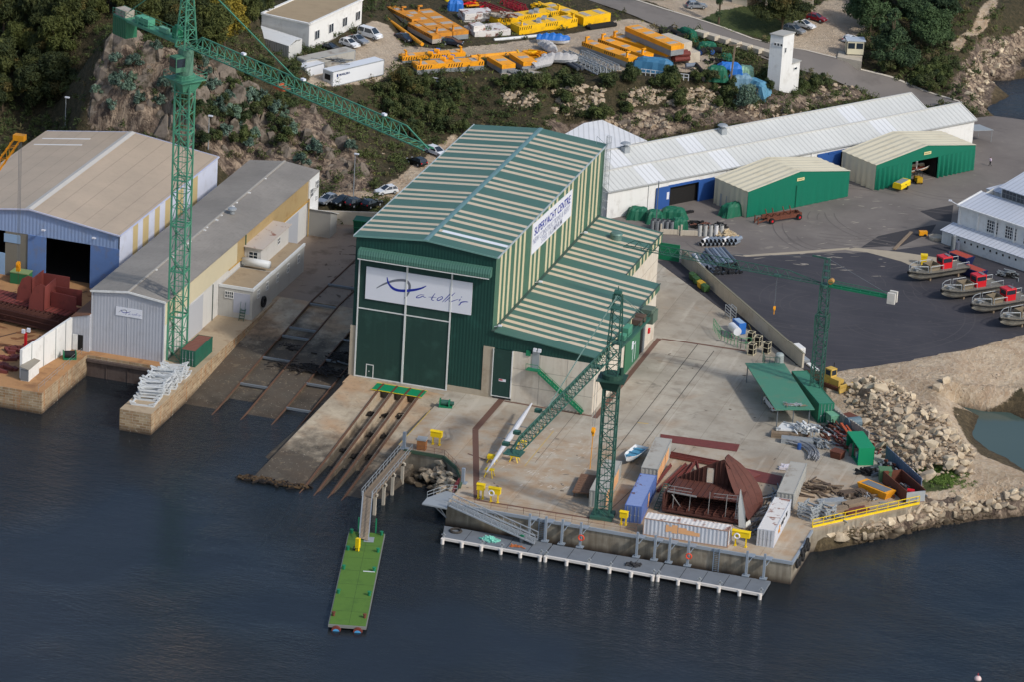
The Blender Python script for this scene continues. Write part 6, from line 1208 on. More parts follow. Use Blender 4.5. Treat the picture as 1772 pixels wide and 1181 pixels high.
#  yellow cabinets, rescue gear
def ybox(label,p,w=1.5,hgt=2.1,rz=0.,ring=False):
 T=thing('yellow_cabinet',label,'cabinet',(p[0],p[1],0),rz,'yellow cabinets on legs around the quay');
 mb=MB();mb.bb(-w/2,-.35,hgt-.95,w/2,.35,hgt-.05);mb.xs([(-.45,hgt-.08),(0,hgt+.1),(.45,hgt-.08)],-w/2-.06,w/2+.06);mb.build('cabinet_box',m_yel,T)
 for s in(-1,1):
  mb=MB();mb.bb(s*w*.3-.05,-.3,0,s*w*.3+.05,-.2,hgt-.95);mb.bb(s*w*.3-.05,.2,0,s*w*.3+.05,.3,hgt-.95);mb.bb(s*w*.3-.18,-.3,0,s*w*.3+.18,.3,.06);mb.build('leg',m_yel,T)
 if ring:
  rg=one('lifebuoy',MB().torus((0,0,0),.36,.11,16,6,axis=1),m_signw,'white lifebuoy hung on the '+ring,'lifebuoy','lifebuoys');rg.location=(p[0]-w*.2*math.cos(rz),p[1]-.52,hgt-1.2)
 return T
ybox('yellow cabinet on legs beside the timber kiosk above the boulder basin',(20.7,-21.5),1.7,2.2)
ybox('narrow yellow cabinet without a ring, leftmost of the pair above the grey gangway',(32.7,-38.2),1.1,2.3)
ybox('yellow cabinet with white lifebuoy above the grey gangway',(34.9,-38.7),1.7,2.3,0,'yellow cabinet above the grey gangway')
ybox('small yellow cabinet between the crane foot and the blue container',(54.0,-38.9),1.1,2.1)
ybox('wide yellow cabinet with white lifebuoy between the two white containers',(71.1,-39.4),2.5,2.4,0,'wide yellow cabinet between the two white containers')
k_=thing('timber_kiosk','small timber-clad kiosk with metal top on the basin edge','kiosk',(19.3,-24.0,0),.1)
mb=MB();mb.bb(-.65,-.6,0,.65,.6,1.5);mb.build('timber_cladding',P('stained_timber',sr(150,98,56),.35,.8,sc=4),k_);mb=MB();mb.bb(-.72,-.66,1.5,.72,.66,1.75);mb.build('metal_top',m_galv,k_)
w_=thing('deck_winch','green deck winch on the edge of the slipway apron','winch',(17.4,-6.5,0),.2);mb=MB();mb.bb(-1,-.7,0,1,.7,.2);mb.bb(-1,-.6,.2,-.8,.6,1.1);mb.bb(.4,-.6,.2,.6,.6,1.0);mb.build('frame',m_green,w_);mb=MB();mb.cyl((-.75,0,.65),(.4,0,.65),.42,n=12);mb.cyl((.6,0,.6),(1.2,0,.6),.3,n=10);mb.build('drum',m_crgreen2,w_)
w_=thing('deck_winch','green deck winch on the west quay beside the panel wall','winch',(-41.0,-12.0,0),.5);mb=MB();mb.bb(-1,-.7,0,1,.7,.2);mb.bb(-1,-.6,.2,-.85,.6,1.2);mb.bb(.85,-.6,.2,1,.6,1.2);mb.build('frame',m_green,w_);mb=MB();mb.cyl((-.8,0,.7),(.8,0,.7),.55,n=12);mb.build('drum',m_black,w_)
mb=MB();mb.bb(5.0,-4.6,.0,12.9,-1.8,.05)
g_=thing('slipway_grating','bright green cover plates with yellow edges in front of the hall doors','grating',(9,-3.2,0));mb.build('cover_plates',P('green_cover_plate',sr(20,135,90),.15,.5),g_,world=True);mb=MB();mb.bb(4.9,-4.75,.02,13.0,-4.62,.07);mb.bb(4.9,-1.78,.02,13.0,-1.66,.07);mb.build('yellow_edge',m_yel,g_,world=True)
debris('seaweed_fringe',(1.2,-37.6,-3.3),5.0,1.0,160,[P('dark_seaweed',sr(34,28,24),.2,.8),P('brown_weed',sr(84,66,44),.2,.9)],'ragged brown seaweed along the waterline of the main slipway','seaweed',(.4,1.2),.1,0,.2)
each('rail_head',m_rust,g_,[(q-.14,-4.6,.06,q+.14,-1.8,.12) for q in X4])
m_rail=P('rusty_rail',sr(98,72,56),.25,.8)
for k,q in enumerate(X4):
 mb=MB();mb.beam((q,-50,zs(-50)+.1),(q,-4.6,zs(-4.6)+.1),.16,.2);mb.beam((q,-50,zs(-50)+.02),(q,-4.6,zs(-4.6)+.02),.34,.05)
 one('slipway_rail',mb,m_rail,['leftmost','second from left','third from left','rightmost'][k]+' rusty rail of the main slipway running into the water','rail','rails of the main slipway')
for k,q in enumerate((-16.1,-11.5,-6.6,-2.6)):
 mb=MB();yt=52 if k<2 else 30;mb.beam((q,-34,zw(-34)+.1),(q,28,.1),.18,.22);mb.beam((q,28,.1),(q,yt,.1),.18,.22);one('old_slipway_rail',mb,m_rail,['leftmost rusty rail of the old slipway west of the hall','second rusty rail of the old slipway west of the hall','third rusty rail of the old slipway, nearer the hall','rusty old slipway rail closest to the hall wall'][k],'rail','rails of the old slipway')
cb_=one('cross_beam',MB().bb(-2.3,-.16,-.16,2.3,.16,.16),m_galvd,'grey cross beam tying the left pair of old slipway rails','beam','cross beams of the left rail pair')
ysA=[27,17.5,14.2,5.5,-4.5];cb_.location=(-13.8,36,.1)
for y in ysA:dup(cb_,(-13.8,y,zw(y)-.12 if y<28 else .1))
c2=dup(cb_,(-4.6,16,zw(16)-.1),0,'grey cross beam tying the right pair of old slipway rails','cross beams of the right rail pair',None);c2.scale=(.87,1,1)
for y in(8,-1,-10):c3=dup(c2,(-4.6,y,zw(y)-.1));c3.scale=(.87,1,1)
debris('seaweed_patch',(-6.8,4.2,zw(4.2)+.02),5.5,2.2,220,[P('dark_seaweed',sr(34,28,24),.2,.8)],'dark seaweed strewn across the old slipway','seaweed',(.4,1.4),.05,-.15,.16)
debris('seaweed_patch',(-4.4,10.0,zw(10)+.02),3.0,2.6,120,[_mc['dark_seaweed']],'seaweed caught between the rails nearest the hall','seaweed',(.4,1.3),.05,.2,.16)
debris('seaweed_patch',(-13.8,12.0,zw(12)-.6),2.2,1.6,60,[_mc['dark_seaweed']],'seaweed between the left rails of the old slipway','seaweed',(.4,1.3),.05,.2,.16)
for k,(x,y) in enumerate(((7.1,-10.5),(9.1,-10.2),(11.4,-9.8),(7.2,-23),(9.2,-24.0),(11.3,-23.5),(9.3,-17.0),(11.2,-16.5))):
 debris('seaweed_clump',(x,y,zs(y)-.93),.8,.9,26,[_mc['dark_seaweed']],'clump of dark seaweed in the main slipway trench','seaweed',(.3,.9),.1,random.random()*3,.14)['group']='seaweed clumps in the slipway trenches'
def cradle(name,label,loc,rz,mat,group,w=3.4,l=2.2,sc=1):
 mb=MB()
 for s in(-1,1):
  mb.beam((-w/2,s*l/2,.2),(w/2,s*l/2,.2),.22,.22);mb.beam((s*w/2,-l/2,.2),(s*w/2,l/2,.2),.22,.22)
  mb.beam((-w/2,s*l/2,.3),(-w/2-.25,s*l/2,.75),.22);mb.beam((w/2,s*l/2,.3),(w/2+.25,s*l/2,.75),.22);mb.beam((-w/2-.2,s*l/2,.7),(-w/2+.7,s*l/2,.4),.16);mb.beam((w/2+.2,s*l/2,.7),(w/2-.7,s*l/2,.4),.16)
 o=one(name,mb,mat,label,'cradle',group);o.location=loc;o.rotation_euler=(0,0,rz);return o
m_crw=P('white_galvanised',sr(205,208,208),.1,.5,.1)
cr=None;n_=0
for y,z0,cnt,rz in((-24.4,0,1,.1),(-22.0,.0,5,.15),(-19.2,0,5,.2),(-16.4,0,5,.1),(-13.8,.0,4,.3),(-11.6,0,3,.2)):
 for k in range(cnt):
  lb='white steel cradle lying alone at the tip of the stone pier' if cnt==1 else 'white steel cradle in the tangled stacks on the stone pier'
  if cr is None:cr=cradle('boat_cradle',lb,(-23.9,y,z0+k*.52),rz,m_crw,'white cradles stacked on the pier')
  else:dup(cr,(-23.9+random.uniform(-.2,.3),y+random.uniform(-.2,.2),z0+k*.52),rz+random.uniform(-.2,.2),lb)
for i,(x,y,a) in enumerate(((-6.2,47,.4),(-5.6,43.5,.2),(-5.4,40.2,.1),(-5.4,37.8,.05))):
 dup(cr,(x,y,0),a,['dull steel cradle farthest up the slip yard beside the hall','second of the dull steel cradles beside the hall','third of the dull steel cradles beside the hall','dull steel cradle nearest the slipway rails'][i],'cradles beside the hall wall',1.25)
cg=None
for i in range(7):
 x,y,z=77.6+(i//4)*1.9,-25.4+(i//4)*1.6,(i%4)*.55
 lb='galvanised cradle in the pair of stacks behind the yellow handrail'
 if cg is None:cg=cradle('boat_cradle',lb,(x,y,z),1.2,m_galv,'galvanised cradles behind the yellow handrail',1.9,2.2)
 else:dup(cg,(x,y,z),1.2+random.uniform(-.1,.1))
#  quay furniture
mb=MB();mb.bb(28.8,-42.0,-.35,79.25,-41.75,.12);mb.bb(79.0,-41.8,-.3,79.3,-29.7,.12);one('quay_coping',mb,P('painted_steel_coping',sr(150,158,165),.1,.5,.1),'grey steel coping along the quay edge and round its corner','coping')
dbx=[41.5,43.9,46.3,49.0,57.2,59.8,61.9,64.6,73.0,75.5]
def dolphin(x,label):
 T=thing('guide_pile',label,'pile',(x,-43.1,-3.4),0,'grey guide piles along the quay wall');mb=MB();mb.bb(-.16,-.16,.6,.16,.16,4.5);mb.bb(-.5,-.4,.75,.5,.4,.9);mb.build('post',P('grey_blue_post',sr(140,150,160),.1,.5,.1),T)
 mb=MB();mb.hexa([(-.0,.1,3.6),(.9,.1,3.6),(.9,1.3,3.6),(-.0,1.3,3.6),(-.0,.1,3.7),(.9,.1,3.7),(.9,1.3,3.7),(-.0,1.3,3.7)]);mb.beam((.2,.2,2.7),(.7,1.2,3.6),.1);mb.build('bracket',_mc['grey_blue_post'],T)
 return T
d0=dolphin(dbx[0],'guide pile nearest the lower end of the grey gangway')
for i,x in enumerate(dbx[1:]):
 lb=['guide pile just right of the first wall ladder','guide pile left of the ringed one, near the crane','guide pile beside the left orange lifebuoy','guide pile below the left end of the white quay-edge container','second guide pile below the white quay-edge container','third guide pile below the white quay-edge container','guide pile beside the right orange lifebuoy','guide pile below the quay-corner white container','rightmost guide pile near the quay corner'][i];dup(d0,(x,-43.1,-3.4),0,lb)
for k,(x,n_) in enumerate(((43.0,'left'),(68.4,'right'))):
 mb=MB()
 for s in(-.4,.4):mb.beam((x+s,-42.1,-3.2),(x+s,-42.1,.2),.12)
 for i in range(12):mb.beam((x-.4,-42.1,-3.1+i*.28),(x+.4,-42.1,-3.1+i*.28),.05)
 one('wall_ladder',mb,P('blue_grey_ladder',sr(120,135,150),.1,.5),n_+' hand ladder fixed to the quay wall above the grey pontoon','ladder')
for k,x in enumerate((49.2,64.8)):o=one('lifebuoy',MB().torus((0,0,0),.38,.1,16,6,axis=1),P('orange_lifebuoy',sr(225,80,50),.15,.5),['left','right'][k]+' orange lifebuoy on the quay wall above the grey pontoon','lifebuoy','lifebuoys');o.location=(x,-43.5,-1.5)
tyx=[(79.55,-40.2,-1.5),(79.55,-38.8,-1.7),(79.55,-37.3,-.9),(79.55,-36.6,-1.9),(79.55,-35.6,-1.0),(79.55,-34.6,-.5),(79.55,-33.5,-1.6)];t0=None
for p in tyx:
 if t0 is None:t0=one('fender_tyre',MB().torus((0,0,0),.52,.2,14,6,axis=0),m_black,'black tyre fender hung on the side of the quay corner','tyre','tyre fenders on the quay corner');t0.location=p
 else:dup(t0,p)
m_pon=P('grey_pontoon_deck',sr(112,118,124),.1,.7,dirt=sr(92,96,100),damt=.4,dsc=.5);m_ppipe=P('white_plastic_pile',sr(214,208,200),.08,.5)
seg_=[(30.2,45.0,'western'),(45.25,61.3,'middle'),(61.5,76.6,'eastern')]
for a,b,nm in seg_:
 T=thing('floating_pontoon',nm+' length of the grey floating pontoon below the quay','pontoon',((a+b)/2,-45.6,-3.4),0,'lengths of grey floating pontoon');ya_=lambda x:-43.6 if x>32 else-43.9
 mb=MB();mb.hexa([(a+.0,-47.6,-3.1),(b,-47.9,-3.1),(b,-43.3,-3.1),(a-1.0 if a<31 else a,-43.6,-3.1),(a,-47.6,-2.72),(b,-47.9,-2.72),(b,-43.3,-2.72),(a-1.0 if a<31 else a,-43.6,-2.72)]);mb.build('deck',m_pon,T,world=True);each('deck_joint',m_dark,T,[(a+k*3.1,-47.6,-2.72,a+k*3.1+.07,-43.7,-2.714) for k in range(1,5)])
 mb=MB();mb.beam((a,-48.0,-2.75),(b,-48.3,-2.75),.34,.34);mb.build('fender_pipe',m_ppipe,T,world=True)
 n_=6
 for k in range(n_):
  x=a+.25+(b-a-.5)*k/(n_-1);mb=MB();mb.cyl((x,-48.35-.02*k,-4.2),(x,-48.35-.02*k,-2.6),.26,n=10);mb.build('fender_pile',m_ppipe,T,world=True)
  if k in(0,2,3,5):mb=MB();mb.bb(x-.1,-48.0,-2.6,x+.1,-47.8,-1.9);mb.bb(x-.3,-48.0,-2.2,x+.3,-47.8,-2.08);mb.build('mooring_post',m_galv,T,world=True)
one('rope_coil',MB().torus((31.3,-44.9,-2.6),.75,.2,14,5),P('dark_rope',sr(60,56,52),.2,.9),'dark coiled rope at the west tip of the grey pontoon','rope')
debris('fishing_net',(36.6,-46.0,-2.72),1.0,.7,40,[P('aqua_net',sr(130,205,185),.1,.8)],'heap of aqua-green netting on the grey pontoon','net',(.4,1.0),.5,0,.2)
debris('fishing_net',(57.6,-46.0,-2.72),1.0,.6,40,[P('dark_net',sr(58,58,60),.15,.9)],'dark heap of netting on the middle grey pontoon','net',(.4,1.0),.4,0,.2)
for x,y in((41.2,-46.2),(42.0,-46.1)):pass
debris('orange_rope',(40.6,-46.6,-2.72),1.2,.3,14,[P('orange_rope',sr(190,110,60),.2,.8)],'scraps of orange rope lying on the grey pontoon','rope',(.3,.8),.1,0,.12)
b_=thing('waste_bin','small dark waste bin with green lid on the grey pontoon','bin',(40.9,-44.6,-2.72));mb=MB();mb.lathe([(.28,0),(.34,.9)],n=10);mb.build('bin_body',m_galvd,b_);mb=MB();mb.lathe([(.38,.9),(.38,1.05),(.1,1.15)],n=10);mb.build('lid',m_green,b_)
T=thing('access_gangway','grey aluminium gangway and platform slanting from the quay down to the pontoon','gangway',(30,-42,0));mb=MB();mb.hexa([(25.8,-41.5,.0),(28.9,-42.2,.0),(29.0,-38.4,.0),(27.6,-38.0,.0),(25.8,-41.5,.2),(28.9,-42.2,.2),(29.0,-38.4,.2),(27.6,-38.0,.2)]);mb.hexa([(25.6,-43.2,-.3),(29.4,-43.4,-.3),(29.0,-41.9,-.1),(25.8,-41.5,-.1),(25.6,-43.2,-.1),(29.4,-43.4,-.1),(29.0,-41.9,.2),(25.8,-41.5,.2)]);mb.build('platform',m_galv,T,world=True)
mb=MB()
for a,b in(((25.8,-41.5,0),(27.6,-38.0,0)),((27.6,-38,0),(29,-37.5,0))):
 for z in(.6,1.1):mb.beam(Vector(a)+V(0,0,z),Vector(b)+V(0,0,z),.06)
 for t in(0,.33,.66,1):q=Vector(a).lerp(Vector(b),t);mb.beam(q,q+V(0,0,1.1),.06)
mb.build('platform_rail',m_galv,T,world=True);mb=MB()
a,b=V(29.6,-42.6,.35),V(43.0,-44.6,-2.3);sd=V(0,-.75,0)
for s in(-1,1):
 mb.beam(a+sd*s,b+sd*s,.2);mb.beam(a+sd*s+V(0,0,1.2),b+sd*s+V(0,0,1.2),.12);mb.beam(a+sd*s+V(0,0,.6),b+sd*s+V(0,0,.6),.06)
 for i in range(11):q=a.lerp(b,i/10)+sd*s;mb.beam(q,q+V(0,0,1.2),.08);
 for i in range(10):mb.beam(a.lerp(b,i/10)+sd*s+V(0,0,1.2*(i%2)),a.lerp(b,(i+1)/10)+sd*s+V(0,0,1.2*((i+1)%2)),.05)
gw=mb.build('truss_rails',P('bright_aluminium',sr(175,180,184),.1,.45,.3),T,world=True);mb=MB();mb.hexa([a+sd-V(0,0,.05),a-sd-V(0,0,.05),b-sd-V(0,0,.05),b+sd-V(0,0,.05),a+sd,a-sd,b-sd,b+sd]);mb.build('treads',m_galvd,T,world=True)
mb=MB();mb.beam((26.5,-42,-.2),(29,-42,-2.2),.12);mb.beam((27.5,-42,-.2),(29,-42,-2.2),.12);mb.build('brace',m_galv,T,world=True)
def rail(name,pts,mat,label,h=1.0,step=2.2,t=.05,grp=None,mid=True):
 mb=MB()
 for a,b in zip(pts[:-1],pts[1:]):
  a,b=Vector(a),Vector(b);L=(b-a).length;n=max(1,round(L/step))
  for z in((h*.5,h) if mid else(h,)):mb.beam(a+V(0,0,z),b+V(0,0,z),t)
  for i in range(n+1):q=a.lerp(b,i/n);mb.beam(q,q+V(0,0,h),t*1.2)
 return one(name,mb,mat,label,'railing',grp)
rail('railing',[(30.4,-41.3,.1),(40,-41.3,.1),(49.5,-41.3,.1),(56.5,-41.3,.1)],P('rusty_thin_rail',sr(130,92,74),.2,.8),'thin rusty railing along the quay edge above the gangway',1.0,2.3,.035)
rail('railing',[(18.5,-25.3,0),(23.2,-25.3,0),(26.0,-28.7,0),(28.0,-32.4,0),(28.6,-35.0,0)],_mc['rusty_thin_rail'],'thin rusty railing following the rim of the boulder basin',1.0,1.6,.035)
rail('railing',[(28.4,-34.8,0),(28.6,-38.2,0)],P('dark_red_rail',sr(120,40,48),.1,.6),'dark red railing where the basin rim meets the quay',1.1,.7,.06)
rail('railing',[(-40.0,-26.5,0),(-40.0,-9.6,0)],m_galv,'thin metal railing along the water side of the west quay',1.0,2.4,.03)
rail('yellow_handrail',[(78.9,-28.6,.05),(91.2,-13.6,.05)],m_yel,'bright yellow handrail along the sea wall behind the stacked cradles',1.15,1.9,.085)
mb=MB();mb.beam((78.9,-28.7,.12),(91.2,-13.7,.12),.2,.3);one('kerb_beam',mb,m_yel,'yellow kerb beam below the bright yellow handrail','kerb')
m_rim=P('mossy_green_rim',sr(70,92,72),.25,.8);mb=MB();rp=[(17.2,-25.7),(23.2,-25.7),(26.3,-29.1),(28.2,-32.6),(28.8,-36)]
for a,b in zip(rp[:-1],rp[1:]):mb.beam((a[0],a[1],.0),(b[0],b[1],.0),.5,.35);mb.beam((a[0],a[1]-.15,.25),(b[0],b[1]-.15,.25),.14)
one('basin_rim',mb,m_rim,'mossy green rim pipe around the boulder basin','pipe')
for k,p in enumerate(((16.9,-25.0),(28.7,-33.8))):
 mb=MB();mb.bb(p[0]-.22,p[1]-.22,0,p[0]+.22,p[1]+.22,2.6 if not k else 2.3);mb.bb(p[0]-.6,p[1]-.5,0,p[0]+.6,p[1]+.5,.12);one('steel_post',mb,_mc['grey_blue_post'],['grey steel post at the head of the timber walkway','grey steel post on the quay side of the boulder basin'][k],'post')
T=thing('timber_walkway','grey timber walkway on posts leading out from the quay to the green pontoon','walkway',(17.6,-35,0));a,b=V(17.5,-25.6,.05),V(17.8,-44.4,.05)
mb=MB();
for i in range(48):q=a.lerp(b,(i+.5)/48);mb.box((q.x,q.y,.0),(1.7,.34,.08))
mb.beam(a-V(.7,0,.15),b-V(.7,0,.15),.15,.2);mb.beam(a+V(.7,0,-.15),b+V(.7,0,-.15),.15,.2);mb.build('planks',m_wood,T,world=True)
mb=MB();a2,b2=V(17.9,-44.5,0),V(20.5,-53.4,-2.5);dd=(b2-a2)
for i in range(32):q=a2.lerp(b2,(i+.5)/32);mb.box((q.x,q.y,q.z),(1.3,.24,.06),-.28)
mb.build('ramp_planks',P('pale_timber',sr(168,150,128),.25,.85,sc=2),T,world=True)
mb=MB()
for s,q0_,q1_ in((-.85,a,b),(.85,a,b)):
 for z in(.5,1.05):mb.beam(q0_+V(s,0,z),q1_+V(s,0,z),.06)
 for i in range(12):q=q0_.lerp(q1_,i/11)+V(s,0,0);mb.beam(q,q+V(0,0,1.05),.07)
for s in(-.65,.65):
 for z in(.9,):mb.beam(a2+V(s,s*.28,z),b2+V(s,s*.28,z),.12)
 mb.beam(a2+V(s,0,0),b2+V(s,0,0),.12);mb.beam(a2+V(s,0,0),a2+V(s,0,1.1),.1)
mb.build('handrails',m_galv,T,world=True)
for y in(-30,-34.5,-38.5,-42.5):
 mb=MB();mb.bb(18.2,y-.2,-4.5,18.6,y+.2,0);mb.bb(16.8,y-.2,-.5,18.8,y+.2,-.15);mb.build('trestle',m_conc,T,world=True)
ang=math.atan2(-30.5,7.6);T=thing('green_pontoon','long floating pontoon covered in bright green artificial grass','pontoon',(20.0,-50.6,-3.4),ang);Lp,Wp=31.4,4.9
mb=MB();mb.bb(0,-Wp/2,.62,Lp,Wp/2,.78);mb.build('turf_deck',P('artificial_turf',sr(82,116,44),.16,.9,sc=1.2,dirt=sr(66,98,38),damt=.6,dsc=.5),T)
mb=MB();mb.bb(-.1,-Wp/2-.12,.35,Lp+.1,-Wp/2,.72);mb.bb(-.1,Wp/2,.35,Lp+.1,Wp/2+.12,.72);mb.bb(Lp,-Wp/2-.1,.35,Lp+.25,Wp/2+.1,.72);mb.bb(-.1,-Wp/2,.35,0,Wp/2,.7);mb.build('edge_frame',P('dark_metal_edge',sr(120,122,118),.15,.6),T)
for s in(-1,1):
 mb=MB();mb.cyl((.5,s*1.45,.05),(Lp+.6,s*1.45,.05),.62,n=14);f_=mb.build('float_tank',P('float_rusty_red',sr(110,52,42),.3,.7),T);mb=MB();mb.cyl((Lp+.2,s*1.45,-.18),(Lp+.63,s*1.45,-.18),.5,n=14);mb.build('blue_waterline',P('sky_blue_band',sr(70,150,200),.1,.6),f_)
for i,x in enumerate((.6,6.6,13.2,21.4,28.8)):
 for s in(-1,1):
  mb=MB();mb.cyl((x,s*(Wp/2-.35),.78),(x,s*(Wp/2-.35),1.25),.2,n=10);mb.cyl((x,s*(Wp/2-.35),1.22),(x,s*(Wp/2-.35),1.36),.27,n=10);mb.build('bollard',m_green if i<4 else m_rust,T)
for y in(-1.2,1.25):mb=MB();mb.beam((.1,y,-.3),(.1,y,3.0),.18);mb.build('guide_pole',m_green,T)
each('turf_seam',P('turf_seam',sr(58,84,36),.1,.9),T,[(0,.15,.782,Lp,.2,.786)]+[(x,-2.4,.783,x+.06,2.4,.787) for x in(4.5,9,13.4,18,22.6,27)],False);mb=MB();mb.bb(13.4,-2.3 if 0 else .6,.79,13.6,2.2,.82);mb.build('white_strip',m_signw,T);mb=MB();mb.bb(2.4,-.9,.79,4.0,.9,.83) if 0 else mb.bb(1.6,-.2,.79,3.4,1.2,.82);mb.build('landing_plate',m_galv,T)
yb2=thing('service_post','yellow service post with small wheel standing on the green pontoon','post',(20.9,-57.3,-2.6),-.2);mb=MB();mb.bb(-.28,-.25,.5,.28,.25,1.9);mb.bb(-.2,-.2,0,-.12,.2,.6);mb.bb(.12,-.2,0,.2,.2,.6);mb.build('post_body',m_yel,yb2);mb=MB();mb.torus((-.45,-.1,.35),.28,.09,12,5,axis=0);mb.build('wheel',m_black,yb2)
by=G(1692,1177,-3.4);b_=thing('mooring_buoy','small pale mooring buoy floating near the bottom right of the photo','buoy',(by.x,by.y,-3.4));mb=MB();mb.lathe([(.05,-.4),(.42,-.2),(.5,.1),(.35,.4),(.05,.5)],n=14);mb.build('float',P('pinkish_buoy',sr(215,190,185),.1,.5),b_,smooth=True);mb=MB();mb.beam((0,0,.4),(0,0,.9),.08);mb.build('pin',m_red,b_)
#  vehicles
def carbody(kind,col,name,label,loc,rz,group=None):
 T=thing(name,label,{'van':'van'}.get(kind,'car'),loc,rz,group)
 L,W_,Hh={'hatch':(3.95,1.66,1.42),'sedan':(4.35,1.7,1.4),'estate':(4.4,1.72,1.45),'suv':(4.4,1.8,1.66),'van':(4.75,1.85,1.88),'cabrio':(4.4,1.75,1.3)}[kind]
 l=L/2;belt={'van':1.08,'suv':1.0}.get(kind,.9)
 lo=[(-l,.35),(-l,.62),(-l+.1,belt-.04),(-l+.5,belt),(l-1.15,belt),(l-.25,belt-.18),(l,.58),(l,.32)]
 top={'hatch':[(-l+.12,belt),(-l+.45,Hh-.05),(-l+1.2,Hh),(l-2.1,Hh-.02),(l-1.15,belt)],'sedan':[(-l+.75,belt),(-l+1.35,Hh-.04),(l-2.3,Hh),(l-1.3,belt)],'estate':[(-l+.1,belt),(-l+.4,Hh-.04),(l-2.2,Hh),(l-1.2,belt)],'suv':[(-l+.1,belt),(-l+.35,Hh-.03),(l-2.1,Hh),(l-1.15,belt)],'van':[(-l+.04,belt),(-l+.15,Hh),(l-1.7,Hh),(l-.85,belt)],'cabrio':[(-l+1.0,belt),(-l+1.6,Hh-.05),(l-2.2,Hh-.05),(l-1.5,belt)]}[kind]
 h=W_/2;mb=MB()
 def loft(prof,yi,yo,m=0):
  n=len(prof);zc=min(p[1] for p in prof);zm=max(p[1] for p in prof)
  f=lambda z:yo+(yi-yo)*((z-zc)/(zm-zc) if zm>zc else 0)
  vs=[(x,-f(z),z) for x,z in prof]+[(x,f(z),z) for x,z in prof];mb.add(vs,[tuple(range(n-1,-1,-1)),tuple(range(n,2*n))]+[(i,(i+1)%n,n+(i+1)%n,n+i) for i in range(n)],m)
 loft(lo[::-1] if False else lo,h*.96,h);
 cx=sum(p[0] for p in top)/len(top);tz_=max(p[1] for p in top);roofp=[(p[0]+(.12 if p[0]<cx else-.12),p[1]) for p in top if p[1]>tz_-.1]
 mb.hexa([(roofp[0][0],-h*.76,tz_-.05),(roofp[-1][0],-h*.76,tz_-.05),(roofp[-1][0],h*.76,tz_-.05),(roofp[0][0],h*.76,tz_-.05),(roofp[0][0]+.05,-h*.72,tz_+.02),(roofp[-1][0]-.05,-h*.72,tz_+.02),(roofp[-1][0]-.05,h*.72,tz_+.02),(roofp[0][0]+.05,h*.72,tz_+.02)])
 for s in(-1,1):
  for i,j in((0,1),(len(top)-1,len(top)-2)):mb.beam((top[i][0],s*h*.95,top[i][1]),(top[j][0],s*h*.75,top[j][1]),.09)
  xm=(top[1][0]+top[-2][0])/2;mb.beam((xm,s*h*.96,belt),(xm,s*h*.77,tz_-.02),.09)
  mb.box((l-1.45,s*(h+.06),belt+.03),(.16,.14,.12))
 if kind=='van':mb.bb(-l+.1,-h*.9,belt,-.1,-h*.84,Hh-.1) if 0 else None
 bd=mb.build('body',col,T);mb=MB();n=len(top);f=lambda z:h*.95+(h*.74-h*.95)*((z-belt)/(tz_-belt))
 vs=[(x,-f(z),z-.01) for x,z in top]+[(x,f(z),z-.01) for x,z in top];mb.add(vs,[tuple(range(n-1,-1,-1)),tuple(range(n,2*n))]+[(i,(i+1)%n,n+(i+1)%n,n+i) for i in range(n)]);mb.build('windows',m_glass,T)
 for x in(-l+.75,l-.78):
  for s in(-1,1):
   mb=MB();mb.cyl((x,s*(h-.16),.31),(x,s*(h+.03),.31),.31,n=14);wh=mb.build('wheel',m_black,T);mb=MB();mb.cyl((x,s*(h+.02),.31),(x,s*(h+.045),.31),.19,n=10);mb.build('rim',m_galv,wh)
 for s in(-1,1):
  mb=MB();mb.bb(l-.12,s*h*.7-.18,.58,l+.01,s*h*.7+.18,.74);mb.build('headlight',m_galv,T);mb=MB();mb.bb(-l-.01,s*h*.78-.12,.66,-l+.1,s*h*.78+.12,.86);mb.build('tail_light',m_red,T)
 return T
m_cw=P('car_white',sr(220,222,224),.03,.25,spec=.6);m_cs=P('car_silver',sr(165,170,176),.03,.25,.5);m_cn=P('car_navy',sr(26,32,46),.05,.2,spec=.6);m_ck=P('car_black',sr(22,26,28),.05,.2,spec=.6);m_cr=P('car_red',sr(130,22,34),.05,.25)
def car(kind,col,label,px,py,ang,z=None,name='parked_car'):
 p=TG(px,py) if z is None else G(px,py,z);zz_=max(tz(p.x,p.y),0)+.03 if z is None else z
 return carbody(kind,col,name,label,(p.x,p.y,zz_),ang,'cars parked around the yard and terrace')
AR=math.radians
car('hatch',m_cw,'white hatchback parked on the dirt track behind the hall roof edge',668,336,AR(230));car('hatch',m_ck,'black hatchback parked on the dirt track near the crane jib tip',721,284,AR(150));car('estate',m_cw,'white people carrier at the top of the dirt track beside the hall roof',755,268,AR(-30))
car('hatch',m_cs,'silver hatchback, leftmost of the row above the retaining wall',566,350,AR(250),2.3);car('sedan',m_ck,'black saloon second in the row above the retaining wall',592,352,AR(245),2.3);car('estate',m_ck,'dark estate car third in the row, above the green skip',618,355,AR(60),2.3);car('hatch',m_ck,'dark hatchback with red tail lights at the right end of the row above the skip',643,357,AR(68),2.3)
car('van',m_cw,'white van parked beside the white office building',640,66,AR(-20));car('sedan',m_cs,'silver saloon parked between the white van and the white hatchback',619,74,AR(-25));car('hatch',m_cw,'white hatchback closest to the white box trailers on the terrace',605,80,AR(-25));car('sedan',m_ck,'dark car mostly hidden behind the long grey box on the terrace',572,88,AR(-15))
car('cabrio',m_cn,'navy saloon parked on the gravel beside the yellow pipes',700,70,AR(-35));car('hatch',m_cn,'navy hatchback parked at the foot of the orange box girders',783,78,AR(8));car('hatch',m_cs,'silver hatchback parked across the access road near the tree',1205,14,AR(30));car('sedan',m_ck,'dark car cut by the top edge of the photo across the road',1137,-1,AR(20))
